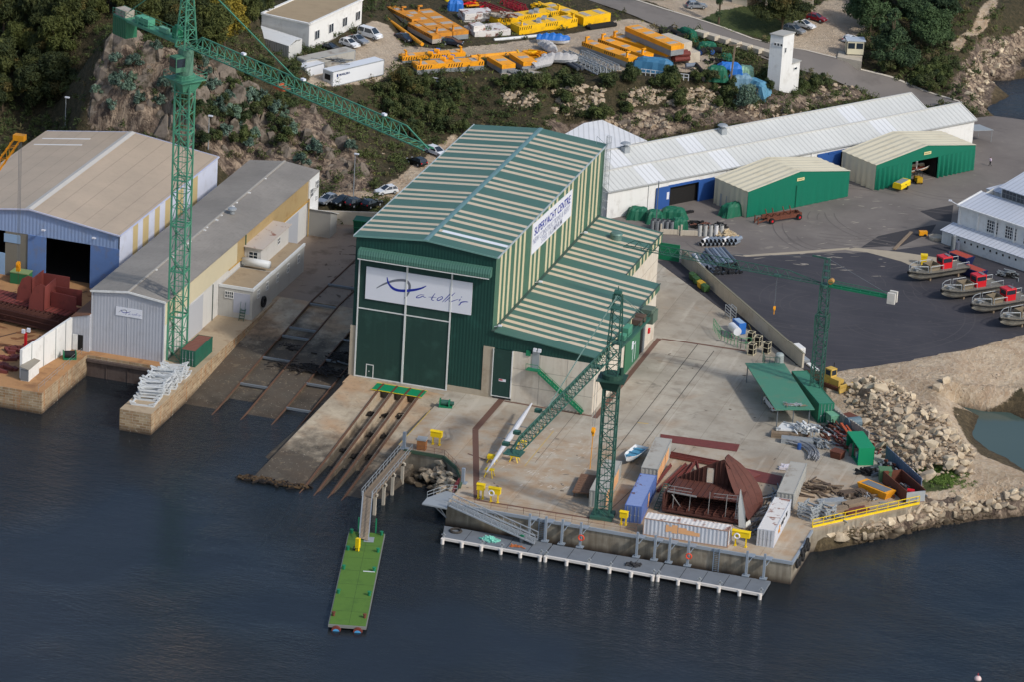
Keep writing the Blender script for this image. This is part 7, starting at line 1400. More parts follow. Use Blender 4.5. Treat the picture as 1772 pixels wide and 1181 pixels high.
car('estate',m_cs,'silver estate car parked under the tree near the white tower',1374,56,AR(-20));car('sedan',m_cw,'white saloon parked beyond the silver estate under the tree',1392,48,AR(-20));car('hatch',m_cr,'dark red car under the tree canopy',1413,36,AR(-15));car('hatch',m_cw,'white car half hidden behind the guard cabin',1472,72,AR(70))
car('van',m_cw,'white van parked under the green canopy',1338,706,AR(120),.02,'parked_van')
m_skin=P('skin',sr(175,130,105),.05,.6);m_hair=P('dark_hair',sr(35,28,24),.1,.8)
def person(label,loc,rz,top,legs,arm=.3,stride=.16,bend=0):
 me=bpy.data.meshes.new('person');J={'pel':(0,0,.95,.15),'ch':(0,bend*.5,1.28,.17),'nk':(0,bend,1.5,.06),'hd':(0,bend+.02,1.66,.1),'hd2':(0,bend+.02,1.73,.085)}
 for s,k in((-1,'l'),(1,'r')):J.update({k+'hip':(s*.1,0,.9,.1),k+'kn':(s*.11,-stride*s*.4+.03,.5,.065),k+'an':(s*.11,stride*s,.09,.045),k+'ft':(s*.11,stride*s-.16,.04,.04),k+'sh':(s*.2,bend,1.42,.065),k+'el':(s*.26,bend-.03-arm*.3*s,1.13,.045),k+'ha':(s*.25,bend-.12-arm*.5*s,.92,.035)})
 nm=list(J);E=[('pel','ch'),('ch','nk'),('nk','hd'),('hd','hd2')]
 for k in 'lr':E+=[('pel',k+'hip'),(k+'hip',k+'kn'),(k+'kn',k+'an'),(k+'an',k+'ft'),('ch',k+'sh'),(k+'sh',k+'el'),(k+'el',k+'ha')]
 me.from_pydata([J[n][:3] for n in nm],[(nm.index(a),nm.index(b)) for a,b in E],[]);o=bpy.data.objects.new('person',me);COL.objects.link(o)
 sk=o.modifiers.new('skin','SKIN');
 for i,n in enumerate(nm):me.skin_vertices[0].data[i].radius=(J[n][3],J[n][3])
 me.skin_vertices[0].data[0].use_root=True;ss=o.modifiers.new('s','SUBSURF');ss.levels=ss.render_levels=2
 bpy.context.view_layer.update();m2=bpy.data.meshes.new_from_object(o.evaluated_get(bpy.context.evaluated_depsgraph_get()));o.modifiers.clear();o.data=m2
 m2.materials.clear();[m2.materials.append(m) for m in(top,legs,m_skin,m_hair)]
 for f in m2.polygons:
  c=f.center;f.material_index=3 if(c.z>1.70 or(c.z>1.62 and c.y>bend+.03)) else 2 if(c.z>1.5 or(abs(c.x)>.2 and c.z<1.0)) else 1 if c.z<.95 else 0;f.use_smooth=True
 o.location=loc;o.rotation_euler=(0,0,rz);return tag(o,label,'person')
p=G(1713,287);person('person in a pale shirt and dark trousers walking across the asphalt',(p.x,p.y,.0),R(150),P('pale_shirt',sr(220,205,220),.05,.8),P('dark_trousers',sr(28,28,34),.05,.8),.4,.2)
wp=ft2.p(12.4,2.6,1.35);person('person in white overalls standing in the wooden boat inside the tent',wp,R(60),P('white_overall',sr(225,225,222),.04,.8),_mc['white_overall'],.1,.08,.05)
#  boats
def hull(name,L,B,Hd,mat,T,n=12,flat=.75,sheer=.25,z0=0,world=False):
 mb=MB();vs=[];fs=[];K=9
 for i in range(n+1):
  t=i/n;x=-L/2+L*t;w_=B/2*(1-max(0,(t-flat)/(1-flat))**2.0*.96);zk=z0+Hd*.55*max(0,(t-.78)/.22)**2;zt=z0+Hd+sheer*max(0,(t-.4)/.6)**2
  for k in range(K):a=-1+2*k/(K-1);s_=abs(a)**.6*(1 if a>=0 else-1);vs.append((x+.0,w_*s_*(1 if abs(a)<1 else 1.03),zk+(zt-zk)*abs(a)**1.9))
 for i in range(n):
  for k in range(K-1):a=i*K+k;fs.append((a,a+1,a+K+1,a+K))
 fs.append(tuple(range(K)));mb.add(vs,fs);return mb.build(name,mat,T)
m_alu=P('worn_aluminium_hull',sr(168,162,148),.12,.6,.15,dirt=sr(118,108,92),damt=.6,dsc=.7,streak=.3);m_dkb=P('boat_deck',sr(120,116,106),.15,.7,dirt=sr(90,84,74),damt=.5,dsc=1)
def workboat(label,loc,rz):
 T=thing('work_boat',label,'boat',loc,rz,'grey aluminium workboats with red cabins');L,B=11.4,3.6
 hull('hull',L,B,1.5,m_alu,T,flat=.72,sheer=.3,z0=.35);mb=MB();vs=[];n=12
 for i in range(n+1):t=i/n;x=-L/2+L*t;w_=(B/2-.08)*(1-max(0,(t-.72)/.28)**2*.96);z=1.72+.25*max(0,(t-.4)/.6)**2;vs+=[(x,-w_,z),(x,w_,z)]
 mb.add(vs,[(2*i,2*i+2,2*i+3,2*i+1) for i in range(n)]);mb.build('deck',m_dkb,T)
 mb=MB()
 for s in(-1,1):
  pr=[(-L/2+L*i/12,s*(B/2+.03)*(1-max(0,(i/12-.72)/.28)**2*.96),1.62+.25*max(0,(i/12-.4)/.6)**2) for i in range(13)];mb.tube(pr,.11,n=6)
 mb.bb(L/2-.2,-.3,1.55,L/2+.12,.3,1.95);mb.build('rubbing_strake',m_black,T)
 mb=MB();x0_,x1_=-2.6,-.6;mb.hexa([(x0_,-.85,1.7),(x1_,-.85,1.7),(x1_,.85,1.7),(x0_,.85,1.7),(x0_,-.85,2.75),(x1_,-.85,2.75),(x1_,.85,2.75),(x0_,.85,2.75)]);mb.hexa([(x0_,-.95,3.55),(x1_+.15,-.95,3.55),(x1_+.15,.95,3.55),(x0_,.95,3.55),(x0_+.05,-.9,3.75),(x1_+.05,-.9,3.75),(x1_+.05,.9,3.75),(x0_+.05,.9,3.75)])
 for x in(x0_+.05,x1_-.02):
  for s in(-.8,.8):mb.beam((x,s,2.7),(x+.05,s,3.6),.12)
 cb_=mb.build('cabin',m_red,T);mb=MB();mb.bb(x0_+.08,-.8,2.7,x1_-.02,.8,3.58);mb.build('window',m_glass,cb_);mb=MB();mb.bb(x0_+.3,-.6,3.75,x0_+.8,.6,3.85);mb.beam((x0_+.2,0,3.7),(x0_+.2,0,4.3),.06);mb.build('roof_gear',m_galvd,cb_)
 mb=MB();
 for a0,a1,b0,b1 in((.0,2.2,-1.0,-.92),(.0,2.2,.92,1.0),(.0,.08,-.92,.92),(2.12,2.2,-.92,.92)):mb.bb(a0,b0,1.75,a1,b1,2.75)
 mb.build('work_bin',P('rusty_bin_wall',sr(130,118,98),.2,.7),T)
 mb=MB();mb.bb(1.2,-1.02,2.1,1.5,-1.0,2.45);mb.build('blue_mark',m_blue,T)
 for s in(-1,1):
  mb=MB();mb.tube([(2.9,s*1.55,1.85),(2.9,s*1.5,2.9),(4.4,s*1.0,2.95),(5.5,s*.25,2.9),(5.6,s*.15,2.1)],.06);mb.build('bow_rail',m_galv,T);mb=MB();mb.tube([(-.2,s*1.6,1.8),(-.2,s*1.6,2.8),(2.4,s*1.6,2.8),(2.4,s*1.6,1.85)],.06);mb.build('side_rail',m_galv,T);mb=MB();mb.tube([(-5.6,s*1.5,1.8),(-5.6,s*1.5,2.6),(-3,s*1.6,2.6),(-3,s*1.6,1.8)],.05);mb.build('stern_rail',m_galv,T)
 mb=MB();mb.beam((3.2,0,1.9),(4.6,-.6,2.5),.12);mb.beam((3.2,0,1.9),(4.6,.6,2.5),.12);mb.box((4.1,0,2.1),(.6,.5,.4));mb.build('anchor_gear',m_galv,T)
 mb=MB();mb.bb(-4.2,-1,0,-3.9,1,.5);mb.bb(1.5,-.8,0,1.8,.8,.45);mb.build('keel_blocks',m_wood,T);return T
wb_pts=[((1572,480),'workboat with red cabin, farthest left of the row on the dark asphalt'),((1630,512),'second workboat from the left, blue skip behind its red cabin'),((1681,536),'third workboat from the left on the dark asphalt'),((1730,560),'workboat cut off by the right edge, at the near end of the row')]
bow=[G(x,y,.9) for(x,y),_ in wb_pts];stern=G(1668,464,.9);dv=(stern-bow[0]);ba=math.atan2(-dv.y,-dv.x);w0=None
for b,(_,lb) in zip(bow,wb_pts):
 lo_=(b.x-5.7*math.cos(ba),b.y-5.7*math.sin(ba),0)
 if w0 is None:w0=workboat(lb,lo_,ba)
 else:dup(w0,lo_,ba+random.uniform(-.035,.035),lb)
def dinghy(label,loc,rz,L,B,mh,mi,name='rowing_boat'):
 T=thing(name,label,'boat',loc,rz);hull('hull',L,B,.75,mh,T,flat=.55,sheer=.25,z0=.35);mb=MB();vs=[];n=12
 for i in range(n+1):t=i/n;x=-L/2+.1+(L-.3)*t;w_=(B/2-.1)*(1-max(0,(t-.55)/.45)**2*.96);vs+=[(x,-w_,.72+.1*t),(x,w_,.72+.1*t)]
 mb.add(vs,[(2*i,2*i+2,2*i+3,2*i+1) for i in range(n)]);mb.build('inner_floor',mi,T)
 mb=MB()
 for s in(-1,1):mb.tube([(-L/2+L*i/10,s*B/2*(1-max(0,(i/10-.55)/.45)**2*.96),1.1+.25*max(0,(i/10-.4)/.6)**2) for i in range(11)],.05)
 mb.build('gunwale',m_white if mh!=m_wood else m_orange,T)
 for x in(-L*.32,-L*.05,L*.2):mb=MB();mb.bb(x-.14,-B*.42,.92,x+.14,B*.42,.98);mb.build('thwart',mi,T)
 mb=MB();mb.bb(-.9,-.5,0,-.8,.5,.45);mb.bb(.8,-.4,0,.9,.4,.45);mb.beam((-1.2,-.3,.1),(1.2,-.3,.1),.08);mb.beam((-1.2,.3,.1),(1.2,.3,.1),.08);mb.build('trolley',m_galvd,T);return T
dg=dinghy('small white and blue open boat standing on the concrete beside the grey container',(49.0,-15.2,.2),R(-98),6.0,2.1,P('dinghy_white',sr(220,222,222),.05,.4),P('dinghy_blue',sr(80,145,175),.1,.5));mb=MB();mb.lathe([(.1,0),(.22,.1),(.22,.25),(.05,.35)],(1.9,.3,.82),10);mb.build('red_float',m_red,dg)
tb=ft2.p(11.9,2.7,0);dinghy('long wooden boat with orange gunwale under repair inside the open tent',(tb[0],tb[1],.5),math.atan2(19.6,13.9),8.5,2.6,P('pale_wood_hull',sr(200,185,150),.1,.6),P('rust_inside',sr(140,70,50),.2,.8),'wooden_boat').scale=(1,1,1)
def tarpboat(label,px,py,rz,L,B,tm,z=None):
 p=TG(px,py);T=thing('covered_boat',label,'boat',(p.x,p.y,tz(p.x,p.y)),rz);hull('hull',L,B,.9,m_cw,T,flat=.6,z0=.2);mb=MB();vs=[];n=14
 for i in range(n+1):
  t=i/n;x=-L/2-.1+(L+.2)*t;w_=(B/2+.08)*(1-max(0,(t-.6)/.4)**2*.95);zr=1.5+.55*math.sin(t*3.0)+.15*math.sin(i*2.1);vs+=[(x,-w_,1.05),(x,-w_*.55,zr-.15),(x,0,zr+.1),(x,w_*.55,zr-.12),(x,w_,1.05)]
 mb.add(vs,[(i*5+k,i*5+k+5,i*5+k+6,i*5+k+1) for i in range(n) for k in range(4)]);mb.build('tarpaulin',tm,T);return T
tarpboat('small boat under a bright blue tarpaulin beside the gravel drive',957,76,R(12),6,2.2,m_tarpb);tarpboat('boat under a grey cover next to the bright blue covered boat',950,92,R(-50),6.2,2.2,P('grey_cover',sr(172,170,168),.1,.7));tarpboat('grey-covered boat with orange gunwale near the edge of the bank',968,110,R(18),6.5,2.3,_mc['grey_cover']);tarpboat('grey-covered boat leaning at the very edge of the bank',938,118,R(60),5.5,2.3,_mc['grey_cover'])
#  yard vehicles
p=G(1560,327);T=thing('air_compressor','bright yellow towable air compressor in front of the open tent','compressor',(p.x,p.y,0),math.atan2(19.6,13.9)+.35)
mb=MB();mb.xs([(-.85,.55),(-.85,1.3),(-.7,1.55),(.7,1.55),(.85,1.3),(.85,.55)],-1.9,1.7);mb.build('canopy',m_yel,T);mb=MB();mb.bb(-1.6,-.6,1.55,1.3,.6,1.6);mb.build('top_panel',m_oconc,T)
for s in(-1,1):mb=MB();mb.cyl((.5,s*.7,.35),(.5,s*.92,.35),.36,n=12);mb.build('wheel',m_black,T)
mb=MB();mb.beam((1.7,0,.6),(2.9,0,.5),.1);mb.build('tow_bar',m_black,T);mb=MB();mb.cyl((-.1,-.87,1.1),(-.1,-.86,1.1),.16,n=8);mb.build('gauge',m_black,T)
p=G(1588,316);T=thing('forklift','yellow forklift parked at the mouth of the open tent','forklift',(p.x,p.y,0),R(120));mb=MB();mb.bb(-1.0,-.55,.3,.9,.55,1.05);mb.bb(-1.1,-.5,.5,-.6,.5,1.3);mb.build('body',P('forklift_yellow',sr(190,150,30),.15,.5),T);mb=MB()
for x in(-.7,.6):
 for s in(-.5,.5):mb.beam((x,s,1.0),(x,s,2.1),.07)
mb.bb(-.8,-.55,2.1,.7,.55,2.16);mb.build('overhead_guard',m_black,T);mb=MB();mb.beam((1.0,-.3,.1),(1.0,-.3,2.3),.12);mb.beam((1.0,.3,.1),(1.0,.3,2.3),.12);mb.bb(1.05,-.4,.1,2.1,-.25,.16);mb.bb(1.05,.25,.1,2.1,.4,.16);mb.build('mast_and_forks',m_galvd,T)
for x in(-.7,.65):
 for s in(-1,1):mb=MB();mb.cyl((x,s*.42,.28),(x,s*.6,.28),.28,n=10);mb.build('wheel',m_black,T)
p=G(1352,380);T=thing('boat_trailer','rusty boat trailer with upright arms in front of the closed tent','trailer',(p.x,p.y,0),R(48))
mb=MB();
for s in(-1,1):mb.beam((-3.6,s*.8,.8),(3.6,s*.8,.8),.25,.7)
mb.beam((3.4,-.8,.8),(3.4,.8,.8),.3,.8);mb.beam((-5.2,-.5,.3),(-3.4,-.8,.8),.18);mb.beam((-5.2,.5,.3),(-3.4,.8,.8),.18);mb.beam((-5.2,-.5,0),(-5.2,-.5,1.4),.16);mb.beam((-5.2,.5,0),(-5.2,.5,1.4),.16);mb.build('frame',m_rust,T)
for x in(-2.6,-1.2,1.0,2.4):
 for s in(-1,1):mb=MB();mb.beam((x,s*.8,1.1),(x,s*1.3,1.9),.14);mb.beam((x,s*.6,1.15),(x,-s*.1,1.2),.12);mb.build('support_arm',m_rust,T)
for x in(-2.8,2.9):
 for s in(-1,1):mb=MB();mb.cyl((x,s*1.0,.5),(x,s*1.35,.5),.5,n=12);wh=mb.build('wheel',m_black,T);mb=MB();mb.cyl((x,s*1.35,.5),(x,s*1.38,.5),.22,n=8);mb.build('rim',m_red,wh)
p=G(1442,672);T=thing('bulldozer','old yellow bulldozer beside the rock pile','bulldozer',(p.x,p.y,0),R(-30));my=P('dusty_yellow',sr(200,165,80),.15,.7,dirt=sr(140,115,70),damt=.6)
mb=MB();mb.bb(-1.8,-.6,.7,1.5,.6,1.7);mb.bb(-1.9,-.7,.6,-.6,.7,1.5);mb.build('body',my,T);mb=MB();mb.bb(-1.4,-.65,1.7,-.1,.65,3.0);cb_=mb.build('cab',my,T);mb=MB();mb.bb(-1.2,-.68,2.0,-.3,.68,2.8);mb.bb(-.14,-.5,2.0,-.07,.5,2.8);mb.build('window',m_glass,cb_)
for s in(-1,1):mb=MB();mb.xs([(-2.0,.3),(-1.7,0),(1.4,0),(1.8,.3),(1.7,.7),(-1.8,.7)],s*.75-.2,s*.75+.2,axis='y');mb.build('track',m_rust,T)
mb=MB();mb.xs([(2.5,.1),(2.7,.2),(2.55,.8),(2.7,1.4),(2.5,1.45),(2.3,.8)],-1.5,1.5,axis='y');mb.beam((1.0,-.8,.6),(2.5,-.8,.6),.15);mb.beam((1.0,.8,.6),(2.5,.8,.6),.15);mb.build('blade',my,T);mb=MB();mb.beam((-1,.9,.7),(-1,.9,3.6),.08);mb.build('exhaust',m_black,T)
#  canopy, walls, gates
cpts=[(56.1,23.1),(61.7,25.5),(70.4,8.6),(65.0,6.0)]
T=thing('vehicle_canopy','flat green canopy on posts beside the yard wall, debris along its edge','canopy',(63,15,0));mb=MB();mb.prism(cpts,2.9,3.05);mb.build('canopy_roof',P('canopy_roof_green',sr(72,128,104),.1,.6,dirt=sr(110,115,90),damt=.5,dsc=.4),T,world=True)
for k,(x,y) in enumerate(((56.6,22.8),(60.9,14.8),(65.2,6.7),(69.6,8.9),(67.4,7.8))):mb=MB();mb.beam((x,y,0),(x,y,2.9),.14);mb.build('post',m_galvd,T,world=True)
for a in((66.5,8.5,3.12),(67.6,8.9,3.12)):debris('canopy_litter',a,1.3,.4,8,[m_galv,m_wood],'loose strips lying on the lower end of the green canopy','litter',(1,2.4),.05,.4,.1)['group']='strips lying on the canopy'
def wallseg(name,a,b,h,mat,label,t=.25,cat='wall',cap=None):
 mb=MB();a,b=Vector((a[0],a[1],0)),Vector((b[0],b[1],0));mb.beam(a+V(0,0,h/2),b+V(0,0,h/2),t,h);o=one(name,mb,mat,label,cat);return o
wallseg('yard_wall',(33.4,72.0),(63.2,32.6),2.4,m_conc,'long concrete yard wall dividing the pale yard from the dark asphalt',.3)
wallseg('wall_coping',(33.4,72.0),(63.2,32.6),0.001,m_conc,'x') if 0 else None
mb=MB();a,b=V(33.4,72.0,2.44),V(63.2,32.6,2.44);mb.beam(a,b,.34,.06);one('wall_coping',mb,P('mossy_coping',sr(120,116,98),.2,.9),'mossy coping strip along the top of the long yard wall','coping')
wallseg('yard_wall',(70.9,14.0),(79.6,5.2),2.2,P('grey_sheet_fence',sr(150,146,136),.12,.8,corr=('X',.5,.05)),'grey sheet fence behind the scrap yard below the rock pile')
wallseg('sheet_fence',(83.2,.6),(90.6,-9.6),2.3,P('blue_grey_sheet',sr(95,108,130),.12,.7,corr=('X',.5,.05)),'blue-grey sheet fence above the big rusty skip',.12,'fence')
mb=MB();mb.bb(0,-.06,.1,3.9,.06,3.0);mb.beam((0,-.1,.15),(3.9,-.1,2.9),.1)
for z in(.1,1.0,1.9,2.9):mb.bb(0,-.1,z,3.9,-.04,z+.1)
g_=one('sliding_gate',mb,m_green,'bright green gate between the hall corner and the yard wall','gate');g_.location=(30.9,72.2,.1);g_.rotation_euler=(0,0,R(0))
def stall(name,label,cat,p,parts,rz=0,grp=None):
 T=thing(name,label,cat,p,rz,grp)
 for nm,mb,m in parts:mb.build(nm,m,T)
 return T
def wheelie(label,x,y,m):
 b=MB();b.hexa([(-.5,-.45,.15),(.5,-.45,.15),(.5,.45,.15),(-.5,.45,.15),(-.65,-.55,1.1),(.65,-.55,1.1),(.65,.55,1.1),(-.65,.55,1.1)]);l=MB();l.xs([(-.58,1.1),(0,1.32),(.58,1.1)],-.68,.68)
 w=MB();[w.cyl((a,c-.05,.12),(a,c+.05,.12),.12,n=8) for a in(-.4,.4) for c in(-.4,.4)];return stall('wheeled_bin',label,'bin',(x,y,0),[('bin_body',b,m),('lid',l,m),('wheels',w,m_black)],R(-50),'wheeled bins by the yard wall')
m_bing=P('bin_green',sr(60,92,50),.1,.6)
wheelie('green wheeled bin farthest from the hall stairs, nearest the gate',37.2,64.8,m_bing);wheelie('second green wheeled bin, just before the yellow one',38.2,63.3,m_bing);wheelie('yellow wheeled bin between green ones by the yard wall',39.4,61.6,P('bin_yellow',sr(200,160,50),.1,.6));wheelie('green wheeled bin nearest the camera, after the yellow one',40.4,60.3,m_bing)
mb=MB();
for x in(-1,1):
 for y in(-.5,.5):mb.beam((x,y,0),(x,y,2.0),.08)
for z in(.5,1.0,1.5,2.0):
 for y in(-.5,0,.5):mb.beam((-1,y,z),(1,y,z),.1)
o=one('storage_rack',mb,m_galv,'galvanised storage rack with metal bars against the yard wall','rack');o.location=(47.2,50.0,0);o.rotation_euler=(0,0,R(-52))
b=MB();b.bb(-1.3,-.6,.1,1.3,.6,1.9);t=MB();t.bb(-1.1,-.5,1.9,1.1,.5,1.95);stall('gas_cabinet','blue gas cabinet behind the white tank by the yard wall','cabinet',(50.0,44.3,0),[('cabinet_body',b,P('bright_blue',sr(40,105,185),.1,.5)),('top_panel',t,P('pale_blue',sr(150,175,200)))],R(-50))
b=MB();b.cyl((-1.4,0,1.3),(1.2,0,1.3),.68,n=16);b.lathe([(.68,0),(.5,.3),(.1,.45)],(0,0,1.6),12) if 0 else None;l=MB();[l.beam((x,y,0),(x,y,1.0),.12) for x in(-.9,.9) for y in(-.4,.4)];stall('gas_tank','white cigar-shaped gas tank on legs inside a green mesh cage','tank',(49.9,41.9,0),[('tank_shell',b,m_cw),('legs',l,m_galv)],R(-55))
rail('mesh_cage',[(46.0,43.6,0),(48.4,39.2,0),(52.2,36.8,0),(53.6,37.6,0)],P('green_mesh',sr(50,140,90),.1,.6),'green mesh guard fence around the white gas tank',1.9,.8,.06)
def cage(label,x,y):
 f=MB();c=MB()
 for a in(-.5,.5):
  for b_ in(-.5,.5):f.beam((a,b_,0),(a,b_,1.9),.08)
 for z in(.1,1.0,1.85):f.box((0,-.5,z),(1.05,.06,.08));f.box((0,.5,z),(1.05,.06,.08));f.box((-.5,0,z),(.06,1.05,.08));f.box((.5,0,z),(.06,1.05,.08))
 for a in(-.3,0,.3):
  for b_ in(-.3,0,.3):c.cyl((a,b_,.15),(a,b_,1.6),.13,n=8);c.cyl((a,b_,1.6),(a,b_,1.85),.06,n=6)
 return stall('bottle_cage',label,'gas cage',(x,y,0),[('cage_frame',f,P('cream_frame',sr(205,195,165),.08,.6)),('gas_bottles',c,m_black)],R(-12),'cages of gas bottles')
cage('gas bottle cage nearest the camera, left of the pair in front',54.4,35.0);cage('gas bottle cage in front, right of the nearest one',56.4,36.6);cage('gas bottle cage at the back against the yard wall',52.9,40.4);cage('gas bottle cage between the back one and the front pair',54.4,39.0)
b=MB();b.lathe([(.65,0),(.7,.2),(.7,1.6),(.5,1.85),(.1,1.95)],n=14);o=one('steel_tank',b,P('pale_steel_tank',sr(150,160,158),.08,.5),'upright pale steel tank at the top corner of the green canopy','tank');o.location=(59.4,32.6,0)
rail('mesh_cage',[(56.8,32.4,0),(57.6,30.4,0),(59.8,31.0,0)],m_crgreen2,'dark green mesh guard around the upright steel tank',1.7,.7,.06)
for k,(x,y,L_,w_,h_,m,lb) in enumerate(((58.9,39.9,2.6,1.6,.3,m_galv,'grey flat sheet stack leaning behind the yard wall'),(60.6,39.2,2.4,2.0,1.0,m_white,'white boxed unit on the asphalt behind the yard wall'),(62.4,36.4,2.6,1.0,.4,m_galv,'pale low stack behind the end of the yard wall'),(64.6,33.4,3.2,.7,.3,m_white,'white long boards at the corner of the dark asphalt'))):
 mb=MB();mb.bb(-L_/2,-w_/2,0,L_/2,w_/2,h_*.6);mb.bb(-L_/2+.1,-w_/2-.05,h_*.6,L_/2+.1,w_/2-.05,h_);o=one('material_stack',mb,[m],lb,'stack');o.location=(x,y,0);o.rotation_euler=(0,0,R(-50))
b1=sheet('metal_sheets',[(66.0,2.9),(71.6,4.6),(71.2,7.4),(66.2,6.0)],m_whitem,'white corrugated sheets stacked on timber at the lower edge of the canopy','sheet stack',1.2,.25)
for k,(x,y,z,L_,m,lb) in enumerate(((67.6,3.2,.0,4.6,m_wood,'timber bundle under the white sheets'),(69.6,1.6,.0,4.8,m_galv,'pale bundle of bars in front of the white sheets'))):
 mb=MB();[mb.beam((-L_/2,j*.35-.5,i*.3+.2),(L_/2,j*.35-.5,i*.3+.2),.26) for i in range(3) for j in range(4)];o=one('bar_bundle',mb,m,lb,'bundle');o.location=(x,y,z);o.rotation_euler=(0,0,R(10))
mb=MB()
for i in range(34):
 o_=random.uniform(-.9,.9);r0=5.0+o_;z=random.uniform(.1,.8);a0=random.uniform(-.1,.1);mb.tube([(73.5-5.2+r0*math.cos(a),-4.0+r0*math.sin(a)*1.05,z) for a in[a0+k*.22 for k in range(8)]],.06,n=4)
one('bent_pipes',mb,P('grey_tubing',sr(150,152,155),.2,.5),'big sheaf of bent grey tubing fanning out by the scrap','pipes')
debris('scrap_heap',(75.6,7.2,0),4.6,3.4,110,[m_rust,m_primer,m_galvd],'tangled heap of rusty scrap iron along the grey sheet fence','scrap heap',(.8,2.6),1.2,-.8,.2);debris('scrap_heap',(84.2,-3.2,0),1.6,2.2,50,[m_rust,m_galvd,m_dark],'rusty engine parts between the green store and the big skip','scrap heap',(.5,1.4),1.6,-.8,.3);debris('scrap_heap',(82.2,-5.6,0),1.6,1.2,40,[m_dark,m_galvd,m_black],'dark machine parts in front of the green store container','scrap heap',(.5,1.2),1.1,0,.35)
for k,(x,y,a,n_,ms,lb) in enumerate(((73.6,8.8,3,70,[m_rust,m_dark,m_galvd],'dark rusty machinery crammed behind the pale green machine'),(78.2,3.4,2.6,60,[m_rust,m_primer,m_dark],'rusty coils and brackets left of the green store container'),(72.6,2.0,2.4,40,[m_galv,m_galvd],'loose galvanised strips in front of the bent tubing'),(86.0,-5.4,2.0,46,[m_galv,m_rust,m_signw],'torn metal sheets heaped beside the blue-grey fence'),(70.4,4.4,3.4,44,[m_whitem,m_galv],'pile of pale planks and profiles on the white sheets'),(83.0,-15.6,3.0,40,[m_wood,_mc['dark_wood'],m_galv],'loose boards scattered between the timber stacks'),(80.2,-24.0,2.2,30,[m_galv,m_wood],'offcuts on the ground beside the galvanised cradles'))):debris('scrap_heap',(x,y,1.2 if k==4 else 0),a,a*.6,n_,ms,lb,'scrap heap',(.5,1.9),1.3,-.7,.2)
mb=MB();mb.beam((74.6,8.6,1.5),(78.6,2.6,.5),.35,.2);mb.beam((75.4,8.6,1.3),(79.2,3.0,.4),.3,.2);one('red_girders',mb,P('orange_red_steel',sr(176,84,52),.15,.7),'pair of orange-red girders leaning in the scrap heap','girders')
b=MB();b.cyl((-1.1,0,.8),(1.1,0,.8),.85,n=16);o=one('pressure_tank',b,P('grey_blue_tank',sr(92,112,122),.12,.6),'round grey-blue tank in the scrap by the sheet fence','tank');o.location=(76.2,9.8,.6);o.rotation_euler=(0,0,.7)
for i,(x,y,m,lb) in enumerate(((72.6,10.9,P('pale_green_box',sr(110,150,110)),'pale green machine with yellow panel next to the green container'),(75.0,11.6,m_rust,'rusty bin behind the pale green machine'),(76.3,-1.6,m_rust,'small rusty brick-red box beside the bent tubing'),(78.6,0.4,P('brown_frame_box',sr(130,116,104),.15,.8),'weathered trolley box right of the bent tubing'),(84.8,-7.4,P('moss_green_box',sr(84,120,84),.15,.6),'green skip box in front of the big rusty skip'))):
 mb=MB();mb.hexa([(-.8,-.7,0),(.8,-.7,0),(.8,.7,0),(-.8,.7,0),(-.9,-.8,1.5),(.9,-.8,1.5),(.9,.8,1.5),(-.9,.8,1.5)]);mb.bb(-.6,-.84,.9,.6,-.78,1.3);mb.bb(-.95,-.85,1.45,.95,.85,1.6);o=one('scrap_box',mb,m,lb,'box');o.location=(x,y,0);o.rotation_euler=(0,0,R(-50)+i*.3);o.scale=(1,1,[1.2,1.1,.7,.9,1.2][i])
b=MB();b.lathe([(.3,0),(.32,.45),(.3,.9),(.05,.92)],n=10);o=one('barrel',b,m_blue,'blue barrel standing by the pale bar bundle','barrel');o.location=(70.4,-.6,0)
T=thing('scrap_skip','big open rusty skip full of scrap at the end of the sea wall','skip',(88.2,-10.4,0),R(-52));mb=MB()
for q in((-3.9,-1.5,3.9,-1.38),(-3.9,1.38,3.9,1.5),(-3.9,-1.5,-3.78,1.5)):mb.bb(q[0],q[1],0,q[2],q[3],1.9)
mb.bb(-3.9,-1.5,.0,3.9,1.5,.15);mb.build('skip_body',m_rust,T);mb=MB();mb.bb(3.78,-1.5,.1,3.92,1.5,1.7);mb.build('tailgate',m_galv,T)
debris('skip_scrap',(88.2,-10.4,.2),2.6,2.4,60,[m_rust,m_dark,m_galvd],'loose scrap metal lying inside the big rusty skip','scrap',(.5,1.4),.8,-.8,.2);b=MB();b.cyl((-.5,0,.3),(.5,0,.3),.3,n=12);o=one('barrel',b,m_red,'red and white barrel lying in the big rusty skip','barrel');o.location=(89.6,-12.2,.9)
mb=MB();mb.hexa([(-2.4,-.9,.1),(2.4,-.9,.1),(2.4,.9,.1),(-2.4,.9,.1),(-2.8,-1.1,1.2),(2.8,-1.1,1.2),(2.8,1.1,1.2),(-2.8,1.1,1.2)]);mb.bb(-2.2,-.8,1.2,2.2,.8,1.26,1);o=one('tipping_skip',mb,[m_orange,m_galvd],'orange-yellow tipping skip behind the yellow handrail','skip');o.location=(84.6,-12.4,0);o.rotation_euler=(0,0,R(-28))
